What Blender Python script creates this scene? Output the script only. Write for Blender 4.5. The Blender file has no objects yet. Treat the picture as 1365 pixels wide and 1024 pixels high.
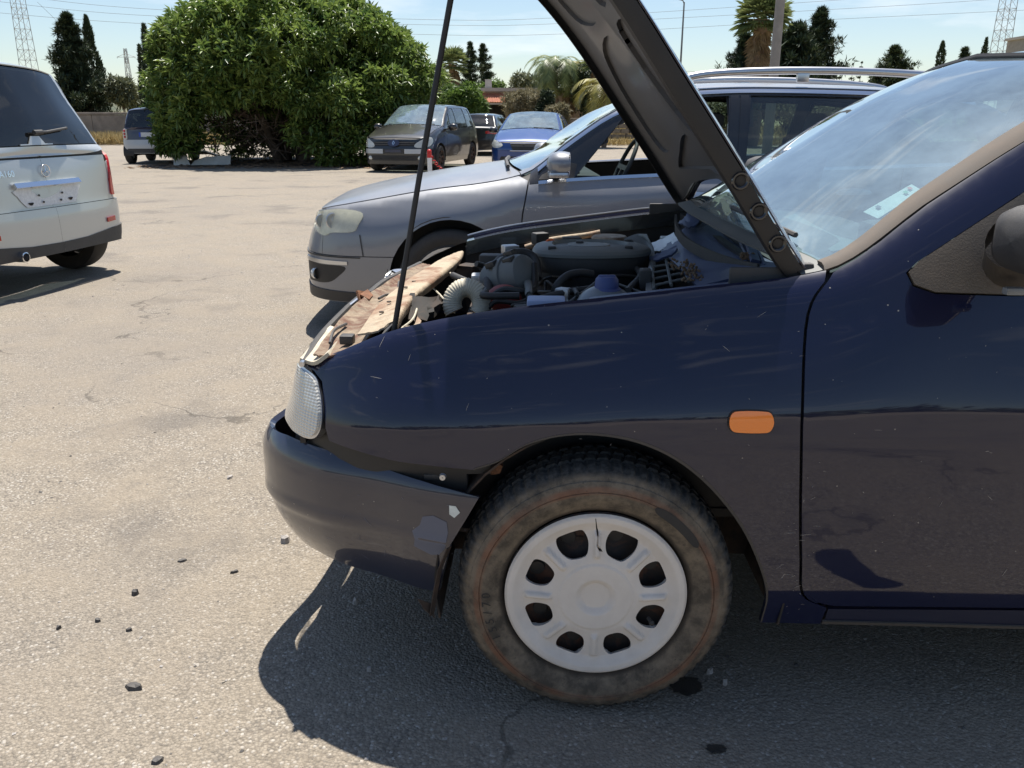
import bpy, bmesh, math, random
import numpy as np
from mathutils import Vector, Matrix
from mathutils.geometry import delaunay_2d_cdt
R = math.radians
random.seed(7); rng = np.random.default_rng(7)
SC = bpy.context.scene
COL = SC.collection

# ------------------------------------------------------------------ camera, sky, sun, exposure
CAM_H, PITCH, FPX = 1.235, R(17.84), 1100.0
cd = bpy.data.cameras.new('camera'); cam = bpy.data.objects.new('camera', cd); COL.objects.link(cam)
cam.location = (0, 0, CAM_H); cam.rotation_euler = (R(90)-PITCH, 0, 0)
cd.sensor_width = 36.0; cd.lens = 36.0*FPX/1365.0; cd.clip_start = 0.05; cd.clip_end = 6000
SC.camera = cam
SUNV = Vector((0.01, 0.36, 1.0)).normalized()
SUN_EL = math.asin(SUNV.z); SUN_AZ = math.atan2(SUNV.x, SUNV.y)
w = bpy.data.worlds.new('World'); SC.world = w; w.use_nodes = True
nt = w.node_tree; nt.nodes.clear()
sky = nt.nodes.new('ShaderNodeTexSky'); sky.sky_type = 'NISHITA'; sky.sun_disc = False
sky.sun_elevation = SUN_EL; sky.sun_rotation = SUN_AZ
sky.air_density = 1.0; sky.dust_density = .5; sky.ozone_density = 1.6; sky.altitude = 20
bg = nt.nodes.new('ShaderNodeBackground'); bg.inputs['Strength'].default_value = 0.082
outw = nt.nodes.new('ShaderNodeOutputWorld')
tcw = nt.nodes.new('ShaderNodeTexCoord')
mpw = nt.nodes.new('ShaderNodeMapping'); mpw.inputs['Scale'].default_value = (1.3, 1.3, 7.0)
nzw = nt.nodes.new('ShaderNodeTexNoise'); nzw.inputs['Scale'].default_value = 2.6; nzw.inputs['Detail'].default_value = 8; nzw.inputs['Roughness'].default_value = .58
crw = nt.nodes.new('ShaderNodeValToRGB'); crw.color_ramp.elements[0].position = .56; crw.color_ramp.elements[1].position = .78
crw.color_ramp.elements[0].color = (0,0,0,1); crw.color_ramp.elements[1].color = (.6,.6,.6,1)
mxw = nt.nodes.new('ShaderNodeMixRGB'); mxw.inputs[2].default_value = (8.8, 9.0, 9.2, 1)
nt.links.new(tcw.outputs['Generated'], mpw.inputs[0]); nt.links.new(mpw.outputs[0], nzw.inputs['Vector'])
nt.links.new(nzw.outputs['Fac'], crw.inputs[0]); nt.links.new(crw.outputs[0], mxw.inputs[0])
nt.links.new(sky.outputs[0], mxw.inputs[1]); nt.links.new(mxw.outputs[0], bg.inputs[0]); nt.links.new(bg.outputs[0], outw.inputs[0])
sl = bpy.data.lights.new('sun', 'SUN'); sl.energy = 4.9; sl.angle = R(.53); sl.color = (1.0, .955, .88)
so = bpy.data.objects.new('sun', sl); COL.objects.link(so)
so.rotation_euler = (-SUNV).to_track_quat('-Z', 'Y').to_euler(); so.location = (0, 0, 60)
SC.view_settings.view_transform = 'Standard'; SC.view_settings.look = 'None'
SC.view_settings.gamma = 1; SC.view_settings.use_curve_mapping = False
SC.view_settings.exposure = 0.70

# ------------------------------------------------------------------ measuring helper: sight angle + distance -> metres
_c, _s = math.cos(PITCH), math.sin(PITCH)
def at(u, v, Y):
    a = (u-682.5)/FPX; b = (v-512)/FPX
    d = (b*Y*_c+Y*_s)/(_c-b*_s)
    return Vector((a*(Y*_c+d*_s), Y, CAM_H-d))
def ground(u, v):
    a = (u-682.5)/FPX; b = (v-512)/FPX
    Y = CAM_H*(_c-b*_s)/(_s+b*_c)
    return Vector((a*(Y*_c+CAM_H*_s), Y, 0))

# ------------------------------------------------------------------ materials
MATS = {}
def mat(name, col, rough=.6, metal=0., coat=0., coat_r=.05, var=0., vscale=8., col2=None, c2pos=(.5,.7), c2scale=6., bump=0., bscale=60., spec=.5,
        dust=0., dustcol=(.34,.28,.21), dscale=9., speck=0., emit=None, alpha=None, trans=0., sss=0., detail=6.):
    m = bpy.data.materials.new(name); m.use_nodes = True; MATS[name] = m
    n = m.node_tree; B = n.nodes['Principled BSDF']; L = n.links
    B.inputs['Roughness'].default_value = rough; B.inputs['Metallic'].default_value = metal
    B.inputs['Coat Weight'].default_value = coat; B.inputs['Coat Roughness'].default_value = coat_r
    B.inputs['Specular IOR Level'].default_value = spec; B.inputs['Coat IOR'].default_value = 1.55 if 'navy' in name else (1.7 if 'silver' in name else 1.5)
    B.inputs['Transmission Weight'].default_value = trans
    tc = n.nodes.new('ShaderNodeTexCoord').outputs['Object']
    def noise(scale, detail=6., rough=.6, vec=None, dist=0.):
        t = n.nodes.new('ShaderNodeTexNoise'); t.inputs['Scale'].default_value = scale; t.inputs['Detail'].default_value = detail
        t.inputs['Roughness'].default_value = rough; t.inputs['Distortion'].default_value = dist
        L.new(vec or tc, t.inputs['Vector']); return t.outputs['Fac']
    def ramp(fac, p0, p1, v0=0., v1=1.):
        r = n.nodes.new('ShaderNodeMapRange'); r.inputs[1].default_value = p0; r.inputs[2].default_value = p1
        r.inputs[3].default_value = v0; r.inputs[4].default_value = v1; L.new(fac, r.inputs[0]); return r.outputs[0]
    def mix(fac, c1, c2, mode='MIX'):
        x = n.nodes.new('ShaderNodeMixRGB'); x.blend_type = mode
        for i, q in ((0, fac), (1, c1), (2, c2)):
            if isinstance(q, (int, float)): x.inputs[i].default_value = q
            elif isinstance(q, tuple): x.inputs[i].default_value = (*q[:3], 1)
            else: L.new(q, x.inputs[i])
        return x.outputs[0]
    m['_'] = 0
    c = tuple(col)
    if var:
        f = ramp(noise(vscale, detail), .3, .7, 1-var, 1+var)
        c = mix(1., c, f, 'MULTIPLY')
    if col2: c = mix(ramp(noise(c2scale, 8, .65, dist=.6), *c2pos), c, tuple(col2))
    rsock = None
    if dust:
        g = n.nodes.new('ShaderNodeNewGeometry'); sp = n.nodes.new('ShaderNodeSeparateXYZ'); L.new(g.outputs['Normal'], sp.inputs[0])
        up = ramp(sp.outputs['Z'], -.2, .9, .35, 1.0)
        nz = ramp(noise(dscale, 9, .7), .3, .75, .25, 1.0)
        mm = n.nodes.new('ShaderNodeMath'); mm.operation = 'MULTIPLY'; L.new(up, mm.inputs[0]); L.new(nz, mm.inputs[1])
        m2 = n.nodes.new('ShaderNodeMath'); m2.operation = 'MULTIPLY'; L.new(mm.outputs[0], m2.inputs[0]); m2.inputs[1].default_value = dust
        c = mix(m2.outputs[0], c, tuple(dustcol))
        rsock = ramp(m2.outputs[0], 0, .6, rough, min(1, rough+.35))
        L.new(rsock, B.inputs['Roughness'])
        if coat:
            L.new(ramp(m2.outputs[0], 0, .5, coat, coat*.35), B.inputs['Coat Weight'])
            L.new(ramp(m2.outputs[0], 0, .5, coat_r, coat_r+.22), B.inputs['Coat Roughness'])
    if speck:
        v = n.nodes.new('ShaderNodeTexVoronoi'); v.inputs['Scale'].default_value = 42.; v.inputs['Randomness'].default_value = 1.
        L.new(tc, v.inputs['Vector'])
        sz = ramp(noise(30., 2), .45, .8, .0, .11)
        lt = n.nodes.new('ShaderNodeMath'); lt.operation = 'LESS_THAN'; L.new(v.outputs['Distance'], lt.inputs[0]); L.new(sz, lt.inputs[1])
        m3 = n.nodes.new('ShaderNodeMath'); m3.operation = 'MULTIPLY'; L.new(lt.outputs[0], m3.inputs[0]); m3.inputs[1].default_value = speck
        c = mix(m3.outputs[0], c, (.42, .38, .32))
    if isinstance(c, tuple): B.inputs['Base Color'].default_value = (*c[:3], 1)
    else: L.new(c, B.inputs['Base Color'])
    if bump:
        b = n.nodes.new('ShaderNodeBump'); b.inputs['Strength'].default_value = bump; b.inputs['Distance'].default_value = .01
        L.new(noise(bscale, 8, .65), b.inputs['Height']); L.new(b.outputs[0], B.inputs['Normal'])
    if emit: B.inputs['Emission Color'].default_value = (*emit, 1); B.inputs['Emission Strength'].default_value = 1
    return m

def glass_mat(name, tint, refl=1.0, rough=.02, film=0., filmcol=(.5,.5,.45)):
    m = bpy.data.materials.new(name); m.use_nodes = True; n = m.node_tree; n.nodes.clear(); L = n.links; MATS[name] = m
    o = n.nodes.new('ShaderNodeOutputMaterial'); T = n.nodes.new('ShaderNodeBsdfTransparent'); G = n.nodes.new('ShaderNodeBsdfGlossy')
    T.inputs[0].default_value = (*tint, 1); G.inputs['Roughness'].default_value = rough; G.inputs[0].default_value = (1, 1, 1, 1)
    F = n.nodes.new('ShaderNodeLayerWeight'); F.inputs[0].default_value = .5; pw = n.nodes.new('ShaderNodeMath'); pw.operation = 'POWER'; pw.inputs[1].default_value = 4.2; L.new(F.outputs['Facing'], pw.inputs[0])
    k = n.nodes.new('ShaderNodeMath'); k.operation = 'MULTIPLY_ADD'; k.use_clamp = True; k.inputs[1].default_value = .95*min(refl, 1.0); k.inputs[2].default_value = .075*refl; L.new(pw.outputs[0], k.inputs[0])
    x = n.nodes.new('ShaderNodeMixShader'); L.new(k.outputs[0], x.inputs[0])
    if film:
        D = n.nodes.new('ShaderNodeBsdfDiffuse'); D.inputs[0].default_value = (*filmcol, 1)
        t = n.nodes.new('ShaderNodeTexNoise'); t.inputs['Scale'].default_value = 5; t.inputs['Detail'].default_value = 9; t.inputs['Roughness'].default_value = .7
        tc = n.nodes.new('ShaderNodeTexCoord'); L.new(tc.outputs['Object'], t.inputs['Vector'])
        r = n.nodes.new('ShaderNodeMapRange'); r.inputs[1].default_value = .3; r.inputs[2].default_value = .8; r.inputs[3].default_value = film*.5; r.inputs[4].default_value = film*1.5
        L.new(t.outputs['Fac'], r.inputs[0])
        y = n.nodes.new('ShaderNodeMixShader'); L.new(r.outputs[0], y.inputs[0]); L.new(T.outputs[0], y.inputs[1]); L.new(D.outputs[0], y.inputs[2])
        L.new(y.outputs[0], x.inputs[1])
    else: L.new(T.outputs[0], x.inputs[1])
    L.new(G.outputs[0], x.inputs[2]); L.new(x.outputs[0], o.inputs[0])
    return m

def leaf_mat(name, c1, c2, rough=.5, tr=.25, scale=1.2, spec=.4):
    m = bpy.data.materials.new(name); m.use_nodes = True; n = m.node_tree; L = n.links; MATS[name] = m
    B = n.nodes['Principled BSDF']; B.inputs['Roughness'].default_value = rough; B.inputs['Specular IOR Level'].default_value = spec
    tc = n.nodes.new('ShaderNodeTexCoord'); g = n.nodes.new('ShaderNodeNewGeometry')
    t = n.nodes.new('ShaderNodeTexNoise'); t.inputs['Scale'].default_value = scale; t.inputs['Detail'].default_value = 3; L.new(tc.outputs['Object'], t.inputs['Vector'])
    a = n.nodes.new('ShaderNodeMath'); a.operation = 'MULTIPLY_ADD'; a.inputs[1].default_value = .55; L.new(g.outputs['Random Per Island'], a.inputs[0]); L.new(t.outputs['Fac'], a.inputs[2])
    r = n.nodes.new('ShaderNodeMapRange'); r.inputs[1].default_value = .45; r.inputs[2].default_value = 1.1; L.new(a.outputs[0], r.inputs[0])
    x = n.nodes.new('ShaderNodeMixRGB'); x.inputs[1].default_value = (*c1, 1); x.inputs[2].default_value = (*c2, 1); L.new(r.outputs[0], x.inputs[0])
    L.new(x.outputs[0], B.inputs['Base Color'])
    T = n.nodes.new('ShaderNodeBsdfTranslucent'); L.new(x.outputs[0], T.inputs[0])
    s = n.nodes.new('ShaderNodeMixShader'); s.inputs[0].default_value = tr
    L.new(B.outputs[0], s.inputs[1]); L.new(T.outputs[0], s.inputs[2]); L.new(s.outputs[0], n.nodes['Material Output'].inputs[0])
    return m

mat('navy', (.0025,.0055,.029), .32, coat=1., coat_r=.03, dust=.022, dustcol=(.44,.31,.14), dscale=5, speck=.65, spec=.12)
mat('navy_scuffed', (.002,.005,.026), .4, coat=1., coat_r=.04, dust=.028, dustcol=(.40,.31,.19), dscale=7, speck=.6, col2=(.16,.17,.21), c2pos=(.66,.70), c2scale=3.2)
mat('navy_dull', (.02,.035,.11), .5, coat=.2, dust=.45, dustcol=(.28,.30,.36), dscale=12)
mat('grey_primer', (.11,.12,.16), .5)
mat('black', (.012,.012,.013), .55, dust=.12)
mat('black_gloss', (.010,.010,.011), .25, coat=.8, dust=.06, dustcol=(.22,.2,.17), dscale=14)
mat('black_plastic', (.022,.023,.025), .5, dust=.35, dustcol=(.24,.21,.18), dscale=12, bump=.1, bscale=300)
mat('grey_plastic', (.12,.125,.12), .5, dust=.3, dustcol=(.3,.29,.26), dscale=10)
mat('rubber_seal', (.085,.075,.065), .7, dust=.6, dustcol=(.26,.21,.17), dscale=20)
mat('mirror_plastic', (.035,.033,.03), .6, dust=.5, dustcol=(.26,.2,.145), dscale=6, bump=.15, bscale=250)
mat('rust_cream', (.40,.32,.225), .75, col2=(.20,.085,.04), c2pos=(.46,.66), c2scale=8, var=.2, vscale=30, bump=.4, bscale=80)
mat('filter_lid', (.17,.18,.175), .5, dust=.3)  # paler than the housing: sky light on the top put into the colour
mat('dusty_steel', (.25,.19,.13), .8, col2=(.13,.06,.035), c2pos=(.45,.6), c2scale=14, var=.35, vscale=40, bump=.6, bscale=60)
mat('cream_hose', (.50,.45,.35), .7, var=.2, vscale=25)
mat('rust', (.17,.075,.035), .85, var=.5, vscale=30, bump=.5, bscale=120)
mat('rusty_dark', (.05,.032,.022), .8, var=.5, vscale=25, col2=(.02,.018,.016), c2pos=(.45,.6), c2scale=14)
mat('silver_metal', (.55,.56,.57), .35, metal=.8, dust=.3)
mat('chrome', (.75,.76,.78), .12, metal=1.)
mat('satin_chrome', (.62,.63,.65), .28, metal=1., dust=.15)
mat('seat_fabric', (.05,.052,.055), .9)
mat('dash_grey', (.03,.031,.033), .65, dust=.4, dustcol=(.2,.21,.2))
mat('dash_pale', (.16,.19,.18), .8)
mat('lens_clear', (.62,.62,.58), .12, coat=1., bump=.0, spec=.7)
mat('lens_yellowed', (.66,.63,.48), .22, coat=.8, coat_r=.15, var=.25, vscale=9)
mat('lens_orange', (1.0,.25,.02), .18, coat=1., emit=None)
mat('lens_red', (.45,.015,.01), .15, coat=1.)
mat('wheel_cover', (.72,.665,.60), .42, metal=.0, dust=.42, dustcol=(.36,.28,.20), dscale=22, speck=.35, var=.06, vscale=14)
mat('rim_silver', (.62,.63,.64), .35, metal=.2, dust=.3)
mat('steel_wheel', (.03,.022,.018), .7, col2=(.10,.04,.02), c2pos=(.5,.62), c2scale=18)
mat('hood_inner', (.075,.075,.078), .5, dust=.4, dustcol=(.22,.19,.16), coat=.2)
mat('silver_grey_paint', (.19,.20,.225), .42, metal=.35, coat=.8, coat_r=.10, dust=.28, dustcol=(.36,.34,.31), dscale=3.)
mat('pale_silver_paint', (.47,.49,.485), .32, metal=.35, coat=1., coat_r=.05, dust=.18, dustcol=(.5,.46,.38), dscale=5)
mat('black_paint', (.008,.008,.009), .3, coat=1., coat_r=.03, dust=.06, dustcol=(.3,.26,.2), dscale=4)
mat('blue_paint', (.004,.045,.20), .3, metal=.2, coat=1., coat_r=.04, dust=.07, dustcol=(.3,.28,.25), dscale=4)
mat('smart_blue', (.012,.018,.06), .3, coat=1., dust=.15)
mat('smart_silver', (.45,.46,.48), .4, metal=.5)
mat('plate_white', (.72,.72,.70), .5, var=.12, vscale=60)
mat('plate_blue', (.02,.08,.5), .5)
mat('red_plastic', (.55,.02,.02), .45)
mat('white_plastic', (.75,.74,.72), .5)
mat('orange_plastic', (.85,.16,.02), .4)
mat('red_rubber', (.32,.03,.03), .5, dust=.3)
mat('blue_cap', (.03,.06,.22), .45, dust=.3)
mat('tank_plastic', (.20,.22,.24), .3, var=.2, vscale=12, dust=.2)
mat('pale_blue', (.35,.42,.62), .5, dust=.3)
mat('sticker', (.62,.66,.62), .5, var=.1, vscale=90)
mat('sticker_red', (.6,.1,.08), .5); mat('sticker_green', (.08,.35,.2), .5)
mat('concrete_wall', (.30,.25,.205), .9, var=.2, vscale=2.5, col2=(.2,.165,.14), c2pos=(.5,.75), c2scale=1.2, bump=.4, bscale=12)
mat('concrete_pole', (.27,.245,.22), .85, var=.15, vscale=3)
mat('stone_wall', (.28,.235,.185), .9, var=.35, vscale=6)
mat('house_wall', (.34,.25,.21), .9, var=.15, vscale=1.2)
mat('house_trim', (.42,.38,.35), .85, var=.1)
mat('roof_tile', (.42,.15,.085), .8, var=.25, vscale=4)
mat('steel_lattice', (.36,.38,.41), .55, metal=.2)
mat('wire', (.18,.19,.21), .6)
mat('bark', (.10,.075,.055), .9, var=.4, vscale=6, bump=.5, bscale=25)
mat('palm_trunk', (.19,.13,.09), .95, var=.4, vscale=7, bump=.6, bscale=20)
mat('twig', (.13,.095,.07), .9, var=.3)
mat('dead_leaf', (.20,.13,.08), .9, var=.5, vscale=40)
mat('white_panel', (.62,.60,.55), .6, var=.15, vscale=4)
mat('stone_chip', (.36,.33,.30), .85, var=.35, vscale=60)
mat('dark_chip', (.035,.037,.042), .6, var=.3, vscale=60, dust=.3)
mat('field', (.42,.34,.20), .95, var=.25, vscale=.15, col2=(.25,.24,.11), c2pos=(.45,.6), c2scale=.05)
mat('hill_green', (.075,.095,.06), .95, var=.4, vscale=.02, col2=(.17,.15,.09), c2pos=(.5,.62), c2scale=.012)
glass_mat('glass_clear', (.80,.90,.86), .9, film=.10, filmcol=(.45,.48,.46))
glass_mat('glass_screen', (.68,.86,.86), 2.9, film=.33, filmcol=(.42,.58,.66))  # bluish film colour paints the sky's sheen onto the screen
glass_mat('glass_tint', (.10,.13,.14), .9, film=.015)
glass_mat('glass_mid', (.45,.55,.52), 1.0, film=.06)
glass_mat('glass_lens', (.93,.93,.91), .8, film=.12, filmcol=(.7,.7,.66))
leaf_mat('loquat_leaf', (.055,.11,.028), (.24,.32,.075), .38, .30, 1.0, .5)
leaf_mat('cypress_leaf', (.016,.030,.016), (.055,.078,.036), .7, .1, .8)
leaf_mat('conifer_leaf', (.024,.042,.022), (.075,.10,.045), .7, .12, .8)
leaf_mat('bright_shrub', (.05,.10,.02), (.16,.24,.05), .5, .3, 1.0)
leaf_mat('olive_leaf', (.07,.085,.045), (.20,.21,.12), .6, .2, 1.0)
leaf_mat('dry_shrub', (.14,.13,.07), (.30,.26,.16), .7, .2, 1.0)
leaf_mat('palm_leaf', (.08,.12,.04), (.26,.30,.11), .45, .25, 1.0, .5)
leaf_mat('palm_yellow', (.16,.15,.035), (.34,.30,.07), .45, .25, 1.0, .5)
leaf_mat('dead_frond', (.16,.105,.05), (.34,.24,.13), .8, .15, 1.0)
leaf_mat('dry_grass', (.32,.24,.11), (.55,.44,.22), .9, .2, .6)
leaf_mat('far_tree', (.04,.055,.028), (.11,.13,.06), .8, .1, .3)

# ------------------------------------------------------------------ objects
def tag(o, label=None, cat=None, group=None, kind=None):
    if label: o['label'] = label
    if cat: o['category'] = cat
    if group: o['group'] = group
    if kind: o['kind'] = kind
    return o
def thing(name, label, cat, loc=(0,0,0), rz=0., group=None):
    o = bpy.data.objects.new(name, None); COL.objects.link(o); o.location = loc; o.rotation_euler = (0, 0, rz); o.empty_display_size = .2
    return tag(o, label, cat, group)
def empty_part(name, parent, loc=(0,0,0), rot=(0,0,0)):
    o = bpy.data.objects.new(name, None); COL.objects.link(o); o.parent = parent; o.location = loc; o.rotation_euler = rot; return o
def mesh_obj(name, V, F, m, parent=None, smooth=False, loc=None, rot=None, autos=None):
    me = bpy.data.meshes.new(name); me.from_pydata([tuple(v) for v in V], [], [tuple(f) for f in F]); me.materials.append(MATS[m] if isinstance(m, str) else m)
    if smooth: me.polygons.foreach_set('use_smooth', [True]*len(me.polygons))
    if autos is not None:
        me.polygons.foreach_set('use_smooth', [True]*len(me.polygons))
        me.set_sharp_from_angle(angle=R(autos))
    me.update()
    o = bpy.data.objects.new(name, me); COL.objects.link(o)
    if parent: o.parent = parent
    if loc is not None: o.location = loc
    if rot is not None: o.rotation_euler = rot
    return o
def np_mesh(name, V, F, m, parent=None, smooth=False, loc=None):
    """V (n,3) array, F (k,3|4) array"""
    me = bpy.data.meshes.new(name); V = np.asarray(V, np.float32); F = np.asarray(F, np.int32); k = F.shape[1]
    me.vertices.add(len(V)); me.vertices.foreach_set('co', V.ravel()); me.loops.add(F.size); me.loops.foreach_set('vertex_index', F.ravel())
    me.polygons.add(len(F)); me.polygons.foreach_set('loop_start', np.arange(0, F.size, k, dtype=np.int32))
    me.polygons.foreach_set('loop_total', np.full(len(F), k, dtype=np.int32))
    if smooth: me.polygons.foreach_set('use_smooth', np.ones(len(F), bool))
    me.update(calc_edges=True); me.materials.append(MATS[m])
    o = bpy.data.objects.new(name, me); COL.objects.link(o)
    if parent: o.parent = parent
    if loc is not None: o.location = loc
    return o

class MB:
    def __init__(s): s.V = []; s.F = []
    def add(s, V, F):
        b = len(s.V); s.V += [tuple(v) for v in V]; s.F += [tuple(i+b for i in f) for f in F]; return s
    def box(s, c, size, rot=None, bev=0.):
        hx, hy, hz = size[0]/2, size[1]/2, size[2]/2
        V = [Vector((x*hx, y*hy, z*hz)) for x in (-1,1) for y in (-1,1) for z in (-1,1)]
        if rot is not None: V = [rot @ v for v in V]
        return s.add([v+Vector(c) for v in V], [(0,1,3,2),(4,6,7,5),(0,4,5,1),(2,3,7,6),(0,2,6,4),(1,5,7,3)])
    def rbox(s, c, size, b=.01, rot=None):
        """box with chamfered edges"""
        bm = bmesh.new(); bmesh.ops.create_cube(bm, size=1)
        for v in bm.verts: v.co = Vector((v.co.x*size[0], v.co.y*size[1], v.co.z*size[2]))
        bmesh.ops.bevel(bm, geom=bm.edges[:], offset=min(b, min(size)*.45), segments=2, affect='EDGES', profile=.6)
        V = [(rot @ v.co if rot is not None else v.co)+Vector(c) for v in bm.verts]; bm.verts.index_update()
        F = [[v.index for v in f.verts] for f in bm.faces]; bm.free(); return s.add(V, F)
    def tube(s, pts, r, n=8, caps=True, flat=1.):
        pts = [Vector(p) for p in pts]; rs = r if isinstance(r, (list, tuple)) else [r]*len(pts)
        V = []; F = []; prev = None
        for i, p in enumerate(pts):
            t = (pts[min(i+1, len(pts)-1)]-pts[max(i-1, 0)]).normalized()
            if prev is None:
                a = Vector((0,0,1)) if abs(t.z) < .9 else Vector((1,0,0)); u = t.cross(a).normalized()
            else: u = (prev - t*prev.dot(t)).normalized()
            prev = u; q = t.cross(u)
            for k in range(n):
                an = 2*math.pi*k/n; V.append(p+(u*math.cos(an)+q*math.sin(an)*flat)*rs[i])
        for i in range(len(pts)-1):
            for k in range(n):
                a = i*n+k; b = i*n+(k+1) % n; F.append((a, b, b+n, a+n))
        if caps: F.append(tuple(range(n-1, -1, -1))); F.append(tuple((len(pts)-1)*n+k for k in range(n)))
        return s.add(V, F)
    def lathe(s, prof, c=(0,0,0), n=32, axis='z', closed=False):
        """prof: (radius, height) list"""
        V = []; F = []; c = Vector(c)
        for (r, h) in prof:
            for k in range(n):
                a = 2*math.pi*k/n; x, y = r*math.cos(a), r*math.sin(a)
                V.append(c+Vector({'z': (x, y, h), 'y': (x, h, y), 'x': (h, x, y)}[axis]))
        m = len(prof)
        for i in range(m-1 if not closed else m):
            for k in range(n):
                a = i*n+k; b = i*n+(k+1) % n; j = ((i+1) % m)*n; F.append((a, b, j+(k+1) % n, j+k))
        return s.add(V, F)
    def prism(s, poly, d0, d1, axis='y'):
        """poly in the two other axes, extruded from d0 to d1"""
        def P(a, b, d): return {'y': (a, d, b), 'x': (d, a, b), 'z': (a, b, d)}[axis]
        n = len(poly); V = [P(a, b, d0) for a, b in poly]+[P(a, b, d1) for a, b in poly]
        F = [tuple(range(n)), tuple(range(2*n-1, n-1, -1))]+[(i, i+n, (i+1) % n+n, (i+1) % n) for i in range(n)]
        return s.add(V, F)
    def ball(s, c, r, n=12, m=8, jit=0.):
        r = r if isinstance(r, (tuple, list, Vector)) else (r, r, r); V = []; F = []
        V.append(Vector(c)+Vector((0,0,r[2])))
        for i in range(1, m):
            for k in range(n):
                t = math.pi*i/m; a = 2*math.pi*k/n; j = 1+random.uniform(-jit, jit)
                V.append(Vector(c)+Vector((r[0]*math.sin(t)*math.cos(a)*j, r[1]*math.sin(t)*math.sin(a)*j, r[2]*math.cos(t)*j)))
        V.append(Vector(c)-Vector((0,0,r[2]))); e = len(V)-1
        for k in range(n): F.append((0, 1+k, 1+(k+1) % n)); F.append((e, e-n+(k+1) % n, e-n+k))
        for i in range(m-2):
            for k in range(n): a = 1+i*n+k; b = 1+i*n+(k+1) % n; F.append((a, a+n, b+n, b))
        return s.add(V, F)
    def grid(s, P, closed=False):
        """P rows x cols of points"""
        r, c = len(P), len(P[0]); V = [p for row in P for p in row]
        F = [(i*c+j, i*c+j+1, (i+1)*c+j+1, (i+1)*c+j) for i in range(r-1) for j in range(c-1)]
        return s.add(V, F)
    def slab(s, P, t):
        """thin solid sheet from grid P, thickness t along the mean normal"""
        r, c = len(P), len(P[0]); Q = []
        for i in range(r):
            row = []
            for j in range(c):
                a = Vector(P[min(i+1, r-1)][j])-Vector(P[max(i-1, 0)][j]); b = Vector(P[i][min(j+1, c-1)])-Vector(P[i][max(j-1, 0)][j] if False else P[i][max(j-1, 0)])
                row.append(Vector(P[i][j])-a.cross(b).normalized()*t)
            Q.append(row)
        s.grid(P); s.grid([row[::-1] for row in Q])
        E = [(P[0], Q[0]), (Q[-1], P[-1]), ([row[0] for row in Q], [row[0] for row in P]), ([row[-1] for row in P], [row[-1] for row in Q])]
        for a, b in E: s.grid([list(b), list(a)])
        return s
    def build(s, name, m, parent=None, smooth=False, autos=40, loc=None, rot=None):
        o = mesh_obj(name, s.V, s.F, m, parent, smooth=False, loc=loc, rot=rot, autos=(autos if not smooth else 180)); return o

def cr(pts, n=8, closed=False):
    """Catmull-Rom through points (any dimension)"""
    P = [np.array(p, float) for p in pts]; out = []; m = len(P)
    rngi = range(m) if closed else range(m-1)
    for i in rngi:
        p1, p2 = P[i], P[(i+1) % m]
        p0 = P[i-1] if (i > 0 or closed) else 2*p1-p2
        p3 = P[(i+2) % m] if (i+2 < m or closed) else 2*p2-p1
        for k in range(n):
            t = k/n; out.append(tuple(.5*((2*p1)+(p2-p0)*t+(2*p0-5*p1+4*p2-p3)*t*t+(-p0+3*p1-3*p2+p3)*t**3)))
    if not closed: out.append(tuple(P[-1]))
    return out
def arc(cx, cz, r, a0, a1, n=20, rz=None):
    rz = rz or r
    return [(cx+r*math.cos(R(a0+(a1-a0)*i/n)), cz+rz*math.sin(R(a0+(a1-a0)*i/n))) for i in range(n+1)]
def text_mesh(txt, size):
    cu = bpy.data.curves.new('t', 'FONT'); cu.body = txt; cu.size = size; cu.extrude = .0; cu.align_x = 'CENTER'; cu.align_y = 'CENTER'
    ob = bpy.data.objects.new('t', cu); COL.objects.link(ob); dg = bpy.context.evaluated_depsgraph_get()
    me = ob.evaluated_get(dg).to_mesh(); V = [tuple(v.co) for v in me.vertices]; F = [tuple(p.vertices) for p in me.polygons]
    bpy.data.objects.remove(ob); return V, F

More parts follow.
